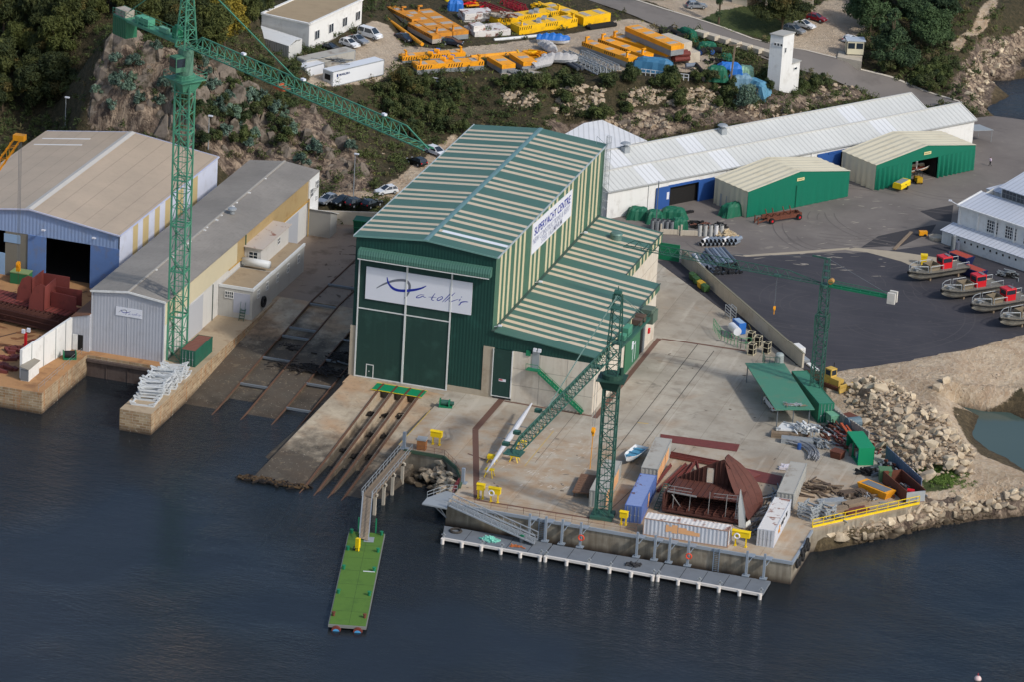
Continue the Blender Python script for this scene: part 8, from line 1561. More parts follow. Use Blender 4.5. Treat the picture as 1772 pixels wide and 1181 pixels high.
for i,(x,y,a,m,lb) in enumerate(((80.9,-22.0,.9,m_wood,'weathered timber stack behind the yellow handrail'),(82.8,-18.2,.9,m_wood,'second weathered timber stack near the orange-yellow skip'),(81.6,-14.6,.7,_mc['dark_wood'],'dark timber stack left of the orange-yellow skip'),(79.4,-18.6,.6,m_galv,'pale ribbed panels lying by the timber stacks'),(83.4,-20.6,.88,P('dark_red_panel',sr(110,60,52),.15,.7),'dark red panels just inside the yellow handrail'))):
 mb=MB();[mb.beam((-1.9+random.uniform(-.3,.3),j*.3-.6,k*.24+.15),(1.9+random.uniform(-.3,.3),j*.3-.6,k*.24+.15),.22) for k in range(3 if i<3 else 2) for j in range(5)];o=one('timber_stack',mb,m,lb,'stack');o.location=(x,y,0);o.rotation_euler=(0,0,a)
b=MB();b.beam((-1.2,-3.5,.8),(1.2,-3.5,.8),.1);b.bb(-1.15,-3.6,.65,1.15,3.4,.8);[b.beam((x,y,0),(x,y,.7),.12) for x in(-1,1) for y in(-3.2,3.2)]
for i in range(8):b.bb(-1.2,-3.6+i*.88,.8,1.2,-3.6+i*.88+.8,.88)
o=one('timber_platform',b,P('brown_boards',sr(118,88,68),.3,.85,sc=1.5),'brown boarded platform on short legs left of the quay crane','platform');o.location=(45.4,-28.8,0);o.rotation_euler=(0,0,.1)
a,b=V(30.6,-6.2,2.6),V(31.4,-31.2,1.2);mb=MB();pr=[a.lerp(b,t) for t in(0,.15,.3,.42,.5,.6,.75,1)];rr=[.12,.3,.42,.36,.5,.36,.3,.1]
for i in range(7):mb.cyl(pr[i],pr[i+1],rr[i],rr[i+1],10)
T=thing('yacht_mast','long yacht mast wrapped in pale plastic lying on yellow trestles under the crane jib','mast',(31,-19,0));mb.build('wrapped_mast',P('pale_wrap',sr(196,198,202),.1,.4),T,world=True);mb=MB()
for t in(.3,.5,.68):q=a.lerp(b,t);mb.beam(q-V(1.6,.3,.2),q+V(1.6,-.3,-.3),.1)
mb.build('spreaders',m_galvd,T,world=True)
for k,(x,y,s) in enumerate(((33.1,-22.8,1.5),(30.2,-24.6,1.2),(32.6,-17.6,2.0),(31.5,-30.0,2.2))):
 mb=MB();[mb.beam((sx*.6,sy*.6,0),(sx*.35,sy*.35,s*.55),.1) for sx in(-1,1) for sy in(-1,1)];mb.bb(-.65,-.4,s*.5,.65,.4,s*.5+(.5 if k<2 else .12));o=one('mast_trestle',mb,m_yel,['yellow box trestle right of the wrapped mast','small yellow box trestle left of the wrapped mast','tall yellow trestle under the upper part of the wrapped mast','yellow open-frame trestle under the lower end of the wrapped mast'][k],'trestle');o.location=(x,y,0)
pi0=None;pm=[m_pvc,P('white_plastic_pipe',sr(215,215,215),.05,.4),P('dark_plastic_pipe',sr(78,86,98),.1,.4)]
def pipe(L_,r,m,lb,grp,upright=False,base={}):
 k=(L_,r,m.name,lb)
 if k not in base:
  T=thing('plastic_pipe',lb,'pipe',(0,0,0),0,grp);b=MB();b.cyl((0,0,r),(L_,0,r),r,n=12,caps=False) if not upright else b.cyl((0,0,0),(0,0,L_),r,n=12,caps=False);b.build('pipe_wall',m,T)
  b=MB();b.cyl((.02,0,r),(L_-.02,0,r),r*.9,n=10) if not upright else b.cyl((0,0,0.02),(0,0,L_-.03),r*.88,n=10);b.build('bore',m_pipeh,T);base[k]=T;return T
 return dup(base[k],(0,0,0))
dr_=math.atan2(70.6-77.5,40.3-36.2)
for row in range(4):
 for i in range(9-row):
  o=pipe(7.5,.3,pm[0] if(i+row)%4 else pm[2],'long grey plastic pipe in the stack behind the yard wall','long plastic pipes stacked by the yard wall');o.location=(37.0+i*.50+row*.25-1.2,77.4+i*.36+row*.2-2.6,row*.52+.01);o.rotation_euler=(0,0,dr_+random.uniform(-.03,.03))
for i in range(8):o=pipe(6.0,.25,pm[1] if i%2 else pm[0],'loose pale pipe sliding off the stack next to the yard wall','loose pipes beside the stack');o.location=(34.2+i*.42,76.0-i*.16,.1+.15*(i%3));o.rotation_euler=(0,0,dr_+random.uniform(-.15,.15))
for row in range(2):
 for i in range(9):o=pipe(1.9,.36,pm[0] if i%5 else pm[1],'short grey pipe in the low row behind the long pipe stack','short plastic pipes behind the long stack');o.location=(34.6+i*.62+row*.3,83.4+i*.36,row*.62+.01);o.rotation_euler=(0,0,R(-105))
for i in range(5):o=pipe(2.0,.36,pm[1] if i==3 else P('cement_grey_pipe',sr(178,178,174)),'pale pipe standing upright behind the short pipe row','upright pale pipes',True);o.location=(32.6+i*.85,86.8+i*.4,0)
for i in range(9):o=pipe(1.7,.34,P('mid_grey_pipe',sr(120,124,128)),'grey pipe standing upright among the green tarpaulins','upright grey pipes by the tarpaulins',True);o.location=(24.4+(i%5)*.8,86.4+(i//5)*.9+(i%5)*.2,0)
def tarp(label,p,L_,B_,h_,m,rz=0,name='covered_pile',cat='covered pile'):
 b=MB();n=8;vs=[];s_=random.random()*9
 for i in range(n+1):
  for j in range(n+1):
   u,v=i/n*2-1,j/n*2-1;e=max(abs(u),abs(v));z=h_*(1-max(0,(e-.62)/.38)**1.5)+.18*math.sin(s_+i*1.7+j*2.3)*(1-e);k=1+.08*math.sin(i*2.2+j*1.3+s_);vs.append((u*L_/2*k,v*B_/2*k,max(z,.0)))
 b.add(vs,[(i*(n+1)+j,(i+1)*(n+1)+j,(i+1)*(n+1)+j+1,i*(n+1)+j+1) for i in range(n) for j in range(n)]);o=one(name,b,m,label,cat);o.location=p;o.rotation_euler=(0,0,rz);return o
for i,(x,y,L_,B_,h_,a,lb) in enumerate(((20.6,91.2,4,3,1.9,.3,'green-covered pile closest to the hall rear corner'),(23.6,90.6,3.4,3,2.0,.5,'second green-covered pile behind the upright pipes'),(26.4,92.6,5,3.4,2.3,.2,'tallest green-covered pile near the white warehouse wall'),(28.4,88.8,3,2.4,1.9,.6,'green-covered pile right of the upright grey pipes'),(35.2,100.2,5.4,2.4,2.2,.95,'green-covered bundle at the end of the closed tent'))):tarp(lb,(x,y,0),L_,B_,h_,m_tarpg,a)
debris('material_heap',(31.4,91.6,0),2.6,1.6,40,[m_dark,m_black,P('brick_red_scrap',sr(120,80,66))],'mixed heap of black sheets and brown boards near the gate posts','scrap heap',(.6,1.6),.8,.3,.25);debris('pallet_stack',(36.8,88.6,0),1.6,1.3,40,[P('pale_timber2',sr(190,172,140),.2,.8)],'crate of pale timber behind the upright pipes','timber crate',(1.2,2.2),1.3,.5,.2);debris('pipe_bundle',(34.6,93.0,0),1.5,1.2,36,[m_black],'bundle of black pipe fittings near the blue doors','pipe bundle',(.5,.9),.7,.5,.2)
for k,(x,y,L_,a) in enumerate(((27.8,85.2,3.0,.35),(31.2,86.2,3.2,.35))):mb=MB();mb.beam((-L_/2,0,.5),(L_/2,0,.5),.2,.9);mb.bb(-L_/2-.15,-.15,0,-L_/2+.15,.15,1.9);mb.bb(L_/2-.15,-.15,0,L_/2+.15,.15,1.6);o=one('concrete_barrier',mb,m_conc,['left','right'][k]+' low concrete barrier with end posts near the green gate','barrier');o.location=(x,y,0);o.rotation_euler=(0,0,a)
T=thing('flag_mast','thin metal mast standing among the green tarpaulins','mast',(25.2,85.6,0));mb=MB();mb.beam((0,0,0),(0,0,9.0),.14);mb.build('pole',m_galvd,T);mb=MB();mb.box((0,0,9.0),(.4,.25,.2));mb.build('lamp',m_signw,T)
mb=MB();mb.bb(-3.2,-.2,0,3.2,.2,.35);mb.bb(-3,.2,0,3,.5,.3);o=one('pipe_bundle',mb,m_black,'long black pipes lying beside the open blue door','pipe bundle');o.location=(26.4,96.0,0);o.rotation_euler=(0,0,.9)
b=MB();b.bb(-.5,-.9,0,.5,.9,2.3);o=one('air_unit',b,P('pale_unit',sr(170,172,168)),'pale upright unit beside the open blue door','unit');o.location=(32.8,103.6,0);o.rotation_euler=(0,0,.95)
q=F5.p(-1.5,1.5,0);b=MB();b.lathe([(1.2,0),(1.25,.5),(1.0,.6),(.9,.3)],n=16);o=one('stone_ring',b,m_conc,'round concrete ring at the corner of the white workshop','ring');o.location=(q[0]-.6,q[1]-.4,0)
for k,(px,py,r,h,m,lb) in enumerate(((1648,437,.4,3.2,m_galvd,'tall grey cylinder tank against the white workshop wall'),(1655,433,.55,1.7,P('slate_drum',sr(90,96,110)),'short dark drum beside the tall cylinder'))):g_=G(px,py);b=MB();b.lathe([(r,0),(r,h*.95),(r*.7,h)],n=12);o=one('drum',b,m,lb,'drum');o.location=(g_.x,g_.y,0)
g_=G(1598,457);b=MB();b.hexa([(-.4,-.4,0),(.4,-.4,0),(.4,.4,0),(-.4,.4,0),(-.55,-.5,1.5),(.55,-.5,1.5),(.55,.5,1.5),(-.55,.5,1.5)]);l=MB();l.bb(-.6,-.55,1.5,.6,.55,1.75);stall('grit_bin','tall bright yellow bin beside the first workboat','bin',(g_.x,g_.y,0),[('bin_body',b,m_yel),('lid',l,m_yel)],.2)
g_=G(1597,408);b=MB();b.bb(-.7,-.4,.2,.7,.4,.9);w=MB();w.cyl((.3,-.5,.25),(.3,.5,.25),.25,n=8);stall('generator','small orange-yellow generator on the worn asphalt','generator',(g_.x,g_.y,0),[('housing',b,m_orange),('wheels',w,m_black)],.4)
for k,(px,py,lb) in enumerate(((1684,478,'navy skip with red inside behind the second workboat'),(1662,454,'navy skip behind the first workboat cabin'))):
 g_=G(px,py);b=MB();b.hexa([(-1.8,-.9,.1),(1.8,-.9,.1),(1.8,.9,.1),(-1.8,.9,.1),(-2.2,-1.1,1.5),(2.2,-1.1,1.5),(2.2,1.1,1.5),(-2.2,1.1,1.5)]);t=MB();t.bb(-1.9,-.9,1.5,1.9,.9,1.53);stall('navy_skip',lb,'skip',(g_.x,g_.y,0),[('skip_body',b,P('navy_paint',sr(28,38,80))),('red_inside',t,P('red_inside',sr(170,70,50)))],R(-30),'navy skips behind the workboats')
g_=G(1747,478);debris('scrap_heap',(g_.x,g_.y,0),2.4,1.4,50,[m_galv,m_galvd,m_dark],'heap of metal mesh and parts against the white workshop','scrap heap',(.6,1.8),1.1,0,.16)
for px,py,w_ in((1540,452,8),(1560,440,6)):pass
mb=MB();g1,g2=G(1547,432),G(1577,402);mb.beam(g1+V(0,0,.1),g2+V(0,0,.1),.5,.2);one('timber_beam',mb,m_wood,'long timber beam lying on the dark patch of asphalt','beam')
def sheetg(name,pts,mat,z):mb=MB();mb.prism([tuple(G(*p)[:2]) for p in pts],z-.01,z);return struct(name,mb,mat)
sheetg('fresh_asphalt_patch',[(1490,428),(1520,408),(1580,395),(1620,388),(1612,402),(1560,425)],P('fresh_asphalt',sr(60,58,60),.1,.95),.004);sheetg('fresh_asphalt_patch',[(1592,365),(1650,354),(1646,384),(1620,380)],_mc['fresh_asphalt'],.004)
sheetg('sand_spill',[(1463,432),(1480,428),(1560,436),(1640,448),(1632,466),(1600,470),(1560,452),(1500,436)],P('sand_spill',sr(168,156,136),.2,.95),.009);sheetg('sand_spill',[(1285,441),(1380,435),(1470,428),(1470,431),(1380,439),(1290,444)],_mc['sand_spill'],.013)
T=thing('ship_block','dark red ship block with upright curved plates on the rust-stained west yard','ship block',(-55.5,2,0));m_hb=P('primed_red_block',sr(128,62,54),.2,.75,dirt=sr(84,44,40),damt=.5,dsc=.8);mb=MB();fw_=Fr((-65.6,-1.0),(1,-.16))
for j in range(4):fw_.bb(mb,0,j*2.2,.6+j*.0,15.2,j*2.2+.12,2.4-.1*j)
for i in range(20):fw_.bb(mb,i*.78,0,.6,i*.78+.1,6.8,2.5)
for z in(.6,1.5,2.3):fw_.bb(mb,0,-.4,z,15.4,-.2,z+.12)
mb.build('floor_grid',m_hulld,T,world=True);mb=MB();fw_.bb(mb,0,2.6,2.35,15,6.8,2.45);mb.build('tank_top',m_hb,T,world=True)
def curved(parent,x,y,L_,h_,nm):
 b=MB();n=8;vs=[]
 for i in range(n+1):t=i/n;xx=x-.4+1.8*t**2;zz2=2.3+h_*(1-(1-t)**2);vs+=[(xx,y,zz2),(xx,y+L_,zz2),(xx+.12,y,zz2),(xx+.12,y+L_,zz2)]
 fs=[]
 for i in range(n):a=i*4;fs+=[(a,a+1,a+5,a+4),(a+2,a+6,a+7,a+3),(a,a+4,a+6,a+2),(a+1,a+3,a+7,a+5)]
 b.add(vs,fs);return b.build(nm,m_hb,parent,world=True)
pA=[(0,2.3),(.15,4.2),(.9,6.1),(1.9,6.7),(2.6,6.6),(2.6,2.3)]
for x,y in((-60.2,2.5),(-57.0,-.2)):
 b=MB();b.xs([(x+p_[0],p_[1]) for p_ in pA],y,y+.12,axis='y');b.build('curved_frame',m_hb,T,world=True);b=MB();b.bb(x+2.5,y,2.4,x+2.62,y+4.6,6.3);b.bb(x+2.6,y+4.5,2.4,x+7.0,y+4.62,5.8 if x<-58 else 5.0);b.build('side_plate',m_hb,T,world=True)
mb=MB();fw_.bb(mb,10.8,4.8,2.4,15.3,4.95,4.9);mb.build('end_plate',m_hb,T,world=True)
mb=MB();mb.bb(-72,-2,.2,-66,4,1.4);mb.bb(-71,-1,1.4,-67,3,2.6);T.location.x+=4.2;one('ship_block',mb,m_hb,'smaller red steel block cut by the left edge of the photo','ship block')
b=MB();b.bb(-1.5,-1,0,1.5,1,1.8);l=MB();l.bb(-1.55,-1.05,1.8,1.55,1.05,1.95);stall('tool_container','green tool container with pale lid in front of the blue shed','container',(-61.0,16.2,0),[('box_body',b,P('tool_green',sr(40,110,70))),('lid',l,P('moss_lid',sr(130,150,100)))])
for k,(px,py,m,lb) in enumerate(((30,558,m_tarpb,'round blue gas buoy tank on the rusty yard'),(59,563,m_red,'red and white drum on the rusty yard'),(23,478,m_red,'red drum beside the green tool container'))):g_=G(px,py);b=MB();b.lathe([(.3,0),(.55,.4),(.5,.9),(.1,1.1)],n=12);o=one('drum',b,m if k else P('dark_blue_tank',sr(50,80,130)),lb,'drum');o.location=(g_.x,g_.y,0)
g_=G(44,612);T=thing('light_column','red column with two white lamps on the west yard','lamp post',(g_.x,g_.y,0));b=MB();b.beam((0,0,0),(0,0,3.4),.35);b.build('column',m_red,T);b=MB();b.box((-.3,-.2,3.7),(.5,.3,.6));b.box((.4,.1,3.9),(.5,.3,.6));b.build('lamps',m_signw,T)
for k,(px,py) in enumerate(((18,622),(34,610),(8,640))):debris('scrap_plates',tuple(G(px,py)),1.6,1.6,10,[m_primer],['red offcut plates beside the red lamp column','small red offcuts above the cabinet','large red offcut plates at the left frame edge'][k],'scrap',(.8,1.8),.1,0,.5)
debris('scaffold_props',(-53,.5,.2),8,2.5,60,[m_rust,m_hulld,_mc['peeled_white']],'props and short stubs standing around the red ship block','props',(.8,2.2),2.2,.2,.14)
debris('scrap_plates',(-47.5,-9,0),2,4,40,[m_primer,m_rust,m_crgreen2],'dark pipes and plates lying behind the white panel wall','scrap',(1,2.4),.8,1.3,.2)
def lamppost(label,px,py,h,z=None):
 p=TG(px,py) if z is None else G(px,py,z);T=thing('lamp_post',label,'lamp post',(p.x,p.y,max(tz(p.x,p.y),0)),0,'tall lamp posts');b=MB();b.cyl((0,0,0),(0,0,h),.11,.06,8);b.build('pole',m_galv,T);b=MB();b.box((.25,0,h+.05),(.8,.35,.2));b.build('lamp_head',m_signw,T);return T
lamppost('tall lamp post beside the parked cars behind the hall',611,347,9.0,2.2);lamppost('lamp post rising against the cliff behind the blue shed',360,262,6);lamppost('lamp post at the far left beyond the blue shed roof',113,222,5.5)
p=TG(1262,160);T=thing('power_pole','grey power pole with crossarm beside the blue-green shrub','pole',(p.x,p.y,tz(p.x,p.y)));b=MB();b.beam((0,0,0),(.4,0,8.6),.28);b.build('pole',m_wood,T);b=MB();b.beam((-.8,0,8.4),(1.7,0,8.8),.2);b.build('crossarm',m_wood,T)
#  upper storage yard
def ends(a,b,z):p,q=G(*a,z),G(*b,z);return p,q,math.atan2(q.y-p.y,q.x-p.x),(q-p).length
m_hatch=P('hatch_grey',sr(170,162,150),.15,.8);zy=lambda p:max(tz(p.x,p.y),hz(p.x,p.y))
def girder(lb,a,b,w_=2.2,h=1.6,top=m_orange,low=m_oconc,zt=10.9,lug=True,off=0,slots=True):
 p,q,an,L=ends(a,b,zt);z0=zt-h;T=thing('box_girder',lb,'girder',(p.x,p.y,z0),an,'stored yellow box girders and pontoons');s=-1 if off==0 else off;y0,y1=(0,w_*s) if s>0 else(w_*s,0)
 mb=MB();mb.bb(0,y0,.0,L,y1,h*.55);mb.build('lower_casing',low,T);mb=MB();mb.bb(0,y0-.01,h*.55,L,y1+.01,h);mb.build('upper_casing',top,T)
 n=max(1,int(L/3.2))
 for i in range(n):x=L*(i+.5)/n;mb=MB();mb.bb(x-.6,y0+.45,h,x+.6,y1-.45,h+.05);mb.build('hatch',m_hatch,T)
 if slots:
  mb=MB();k=int(L/.5)
  for i in range(k):
   if(i//6)%2==0:mb.hexa([(i*.5+.05,y0-.03,h*.62),(i*.5+.22,y0-.03,h*.62),(i*.5+.22,y0-.0,h*.62),(i*.5+.05,y0,h*.62),(i*.5+.22,y0-.03,h*.94),(i*.5+.4,y0-.03,h*.94),(i*.5+.4,y0,h*.94),(i*.5+.22,y0,h*.94)])
  mb.build('black_slots',m_black,T)
 if lug:
  for x in(.6,L-1.0):mb=MB();mb.bb(x,y0+.2,h,x+.35,y0+.5,h+1.0);mb.bb(x,y0+.2,h+.8,x+.35,y0+1.1,h+1.05);mb.build('lifting_lug',top,T)
 return T
m_yel2=P('bright_stored_yellow',sr(245,190,15),.08,.5,dirt=sr(170,130,60),damt=.4);m_rusty_or=P('weathered_orange',sr(205,135,40),.2,.7,dirt=sr(140,95,60),damt=.7,dsc=.9)
girder('weathered orange box girder farthest left in the back row',(684,9),(728,31),1.9,1.5,m_rusty_or,m_hatch,zt=12.1,lug=False);girder('weathered orange girder in line below the farthest left one',(721,37),(764,60),1.9,1.5,m_rusty_or,m_hatch,zt=11.7,lug=False)
girder('long double orange girder with cube on top in the back row',(716,16),(783,55),3.2,1.6,m_rusty_or,zt=11.8);girder('long double orange girder left of the blue tarpaulin cube',(744,14),(811,52),3.2,1.6,m_rusty_or,zt=11.8)
girder('orange and grey pontoon behind the front-left one, winches between',(697,98),(806,90),2.0,1.7,off=1);girder('front-left orange and grey pontoon at the bank edge',(722,113),(838,105),2.6,1.9,off=1)
girder('short orange and grey box pointing to the bank, left one of two',(843,97),(869,112),2.8,1.8,off=1,slots=False,lug=False);girder('short orange and grey box pointing to the bank, right one of two',(882,92),(906,107),2.8,1.8,off=1,slots=False,lug=False)
girder('bright yellow pontoon with winches at the roadside, front of the middle pair',(899,46),(1000,31),2.8,1.9,m_yel2,m_yel2,off=1);girder('bright yellow pontoon behind the one with winches',(862,34),(975,17),2.8,1.6,m_yel2,m_yel2,off=1)
girder('bright yellow box near the road bend, black pipes in front',(1010,30),(1057,22),3.4,2.0,m_yel2,m_yel2,off=1,slots=False,lug=False);girder('bright yellow girder cut by the top edge of the photo',(953,3),(1000,19),2.6,1.5,m_yel2,m_yel2,slots=False,lug=False)
girder('first orange slotted girder of the right group, nearest the bank',(1023,68),(1104,97),2.4,1.8);girder('second orange slotted girder of the right group',(1051,63),(1131,92),2.4,1.8);girder('third orange girder of the right group, partly under the top one',(1073,57),(1172,86),3.0,1.8,slots=False)
girder('large clean orange girder stacked on top of the right group',(1104,42),(1184,76),3.0,1.9,zt=12.9,slots=False,lug=False)
def bx(name,lb,cat,a,b,w_,h,m,zt,off=-1,grp=None):
 p,q,an,L=ends(a,b,zt);mb=MB();y0,y1=(0,w_) if off>0 else(-w_,0);mb.bb(0,y0,0,L,y1,h*.9);mb.bb(.03,y0+.03,h*.9,L-.03,y1-.03,h);o=tag(mb.build(name,m),lb,cat,grp);o.location=(p.x,p.y,zt-h);o.rotation_euler=(0,0,an);return o,p,an,L
bx('pale_block','long pale grey concrete block stack beside the top orange girder','block',(1157,56),(1198,71),3.0,3.0,m_conc,12.2);bx('pale_block','low pale grey block pair in front of the long block stack','block',(1200,84),(1212,89),2.6,2.0,m_conc,10.6)
for i in range(7):a=1200+i*19;o=bx('road_block','long pale concrete kerb block in the row beside the access road','block',(a,52+i*5.6),(a+18,57.3+i*5.6),1.6,.9,m_conc,9.1-i*.42,1,'concrete blocks along the access road')
for i,(a,b,w_,h,zt,m,lb) in enumerate((((805,24),(856,21),3.4,1.2,11.6,m_ctwr,'rust-topped white steel box on top of its stack'),((803,33),(858,30),3.8,1.2,10.5,m_ctwr,'rusty white box under the topmost one'),((822,56),(884,50),4.6,1.6,10.6,m_ctwr,'wide rusty white box nearest the gravel drive'),((820,45),(840,43),2.4,1.2,11.6,m_ctwr,'small rusty white box with open top beside the wide one'))):bx('white_steel_box',lb,'box',a,b,w_,h,m,zt,1)
tg=G(787,24,9.4);tarp('cube under bright blue tarpaulin behind the rusty white boxes',(tg.x,tg.y,9.3),3.4,3.0,3.0,m_tarpb,.2)
for k,(x,y) in enumerate(((776,2),(784,5),(793,2),(789,-2))):g_=G(x,y,10.4);b=MB();b.lathe([(.1,-.8),(.6,-.55),(.85,0),(.6,.55),(.1,.8)],n=12);o=tag(b.build('float_ball',m_yel,smooth=True),'yellow round float in the cluster behind the blue tarpaulin cube','float','yellow floats');o.location=g_
def tubes(lb,a,b,r,m,n=1,gap=.5,zt=9.9,nm='steel_pipe',rows=1):
 p,q,an,L=ends(a,b,zt);mb=MB();[mb.cyl((0,-i*gap,j*r*1.8),(L,-i*gap,j*r*1.8),r,n=10) for i in range(n) for j in range(rows)];o=tag(mb.build(nm,m),lb,'pipe');o.location=(p.x,p.y,zt-r);o.rotation_euler=(0,0,an)
tubes('long orange pipe farthest left beside the navy saloon',(667,27),(731,73),.35,m_orange,zt=11.4);tubes('second long orange pipe right of the farthest left one',(679,25),(743,67),.35,m_orange);tubes('long white pipe along the gravel drive',(855,66),(952,57),.3,m_whitem);tubes('thin orange pipe running behind the short grey-orange boxes',(815,95),(893,88),.4,m_orange)
tubes('dark pipes in front of the bright yellow box near the road bend',(1015,43),(1061,36),.4,m_dark,2,.9);tubes('dark grey pipes beside the silver truss sections',(957,87),(1008,115),.35,P('slate_pipe',sr(70,74,80)),2,.9,9.8);tubes('dark red pipes in front of the top orange girder',(1163,95),(1189,93),.5,P('dark_red_pipe',sr(110,50,42),.2,.7),2,1.0,10.4,rows=2)
for k,(a,b) in enumerate((((1193,124),(1218,133)),((1204,107),(1222,127)),((1187,109),(1205,108)))):tubes(['dark pipe lying nearest the bank right of the blue cover','long dark pipe pointing at the green covers','short dark pipe behind the other two'][k],a,b,.42,m_pvc if k==2 else m_dark,1,.8,9.8)
def truss(lb,a,b,w_,zt,m):p,q,an,L=ends(a,b,zt);mb=MB();jib(mb,(0,0,0),(1,0,0),L,w_,1.2,1.4,.14,.09,.2,.2);jib(mb,(0,1.3,0),(1,0,0),L,w_,1.0,1.1,.14,.09,.2,.2);o=tag(mb.build('truss_section',m),lb,'truss','steel truss sections stored in the upper yard');o.location=(p.x,p.y,zt-1.2);o.rotation_euler=(0,0,an)
truss('silver truss sections lying left of centre in the upper yard',(974,86),(1040,117),1.3,10.4,m_galv);truss('second set of silver truss sections, nearer the orange girders',(1005,86),(1062,112),1.1,10.2,m_galv);truss('dark red lattice sections behind the rusty white boxes',(828,2),(874,19),1.2,11,P('crimson_lattice',sr(150,28,44),.15,.6));truss('crimson lattice section cut by the top of the photo',(868,-4),(902,8),1.2,11,_mc['crimson_lattice'])
for k,(x,y,L_,B_,h_,m,a,lb) in enumerate(((1131,122,8.4,3,2.6,P('faded_blue_cover',sr(62,116,150),.15,.6),.05,'long faded blue cover in front of the orange girders'),(1240,133,4.4,3,2.6,m_tarpg,.3,'green cover nearest the edge of the bank'),(1262,124,5.6,3.4,3.4,m_tarpb,.3,'blue cover behind the power pole'),(1283,128,5,3,2.8,P('grey_blue_cover',sr(96,130,150)),.5,'grey-blue cover right of the power pole'),(1310,131,6.4,3,3.2,P('teal_blue_cover',sr(88,140,165)),-.5,'teal-blue covered boat nearest the white tower'),(1292,106,3.4,2.6,2.6,P('pale_green_cover',sr(150,190,160)),.2,'pale green striped cover behind the blue ones'),(1225,72,4,2.4,1.8,m_tarpg,.3,'green netting pile beside the row of kerb blocks'),(1258,86,2.4,2,1.2,m_tarpg,.3,'small green cover alone in the grass'),(1190,52,5,2,2.0,m_tarpg,-.6,'green netting over barrels beside the access road'))):p=G(x,y,9.0);tarp(lb,(p.x,p.y,zy(p)-.1),L_,B_,h_,m,a)
for k,(x,y) in enumerate(((1150,50),(1158,48),(1170,52),(1180,56),(1216,82),(1229,79),(1240,76))):p=G(x,y,8.9);b=MB();b.cyl((-1,0,.6),(1,0,.6),.6,n=12);T=thing('cable_drum','dark drum lying in the group beside the access road','drum',(p.x,p.y,zy(p)),.5+k,'dark drums beside the access road');b.build('drum_body',m_dark,T);b=MB();b.cyl((1.0,0,.6),(1.02,0,.6),.5,n=12);b.build('blue_end',m_blue,T)
p=G(1243,101,8.8);debris('black_frames',(p.x,p.y,zy(p)),3,1.6,70,[m_black],'grid of small black upright frames in the grass','frames',(.3,.6),1.3,0,.2)
for k,(x,y,a,n_,ms,lb) in enumerate(((925,98,4.5,60,[m_yel2,m_orange],'stack of yellow lattice offcuts beside the short grey-orange boxes'),(1085,100,3.0,50,[m_blue,m_galv,m_yel,m_dark],'mixed coloured engine parts in front of the slotted girders'),(812,17,3,40,[m_rust,m_orange,m_red],'rusty machine parts right of the blue tarpaulin cube'),(700,4,5,50,[m_rusty_or,m_hatch],'rusty slabs at the top left of the upper yard'),(870,45,3.5,44,[m_rust,m_hatch],'rusty brown fittings on the wide white box'),(935,16,2.5,30,[m_yel2],'yellow frames stacked behind the middle yellow pontoons'),(910,128,4,30,[m_hatch,m_galv],'loose pale rails on the bank edge'),(1115,72,3.5,50,[m_hatch,m_rust],'rust-brown mesh crates on the third orange girder'))):p=G(x,y,9.4);debris('stored_parts',(p.x,p.y,zy(p)+(1.6 if k in(4,7) else 0)),a,a*.5,n_,ms,lb,'stored parts',(.8,2.6),1.4,.1,.25)
for k,(x,y) in enumerate(((745,92),(756,88),(767,101),(781,99),(932,35),(941,31),(919,21),(928,18))):p=G(x,y,11.2);b=MB();b.cyl((-.4,0,0),(.4,0,0),.45,n=12);b.box((0,.6,.1),(.7,.5,.5),0,1);o=tag(b.build('winch_motor',[m_orange if k<4 else m_galv,m_tarpb if k<4 else m_galvd]),'orange winch with blue motor on the front-left pontoons' if k<4 else 'silver winch on the bright yellow pontoons','winch','winches on the stored pontoons');o.location=p
def trailer(lb,a,b,w_,h,m,zt,logo_=False,name='box_trailer'):
 p,q,an,L=ends(a,b,zt);T=thing(name,lb,'container',(p.x,p.y,zt-h),an);mb=MB();mb.bb(0,0,.15,L,w_,h);mb.build('box_body',m,T);mb=MB();mb.bb(-.08,.1,.2,0,w_-.1,h-.1);e=mb.build('end_door',m_whitem,T);mb=MB();mb.bb(-.02,-.03,h-.15,L+.02,.0,h+.03);mb.bb(-.02,-.03,.1,L+.02,0,.25);mb.bb(-.03,-.03,.1,.12,.0,h);mb.bb(L-.12,-.03,.1,L+.03,0,h);mb.build('edge_trim',m_galv,T)
 if logo_:
  mb=MB();mb.bb(-.12,.5,1.2,-.08,1.9,2.2);mb.build('cooling_unit',m_black,e);mb=MB();mb.bb(1.0,-.035,1.75,1.35,-.031,2.3);mb.build('emblem',P('navy_ink',sr(30,50,100),.05,.5),T);text_mesh('MARUBA',1,_mc['navy_ink'],'lettering',T,Vector((p.x,p.y,zt-h))+Vector((math.cos(an),math.sin(an),0))*1.6+V(0,0,1.85),(math.cos(an),math.sin(an),0),(0,0,1),2.6,.42,off=.04,bold=.02)
 return T
trailer('long white refrigerated box with dark lettering at the bank edge',(576,124),(665,103),2.5,2.9,m_cw,13.2,True);trailer('shorter white box standing left of the refrigerated box',(530,117),(562,108),2.5,2.7,m_cw,13.0);trailer('long dusty grey box with steel mesh on its roof',(530,104),(615,86),2.6,2.7,m_ctgr,13.4,name='grey_box_trailer')
p=G(585,103,13.6);debris('mesh_heap',(p.x,p.y,13.35),2.6,1.5,36,[m_dark,m_galvd],'rusty steel mesh lying across the roofs of the box trailers','mesh',(1.5,3),.15,.2,.06)
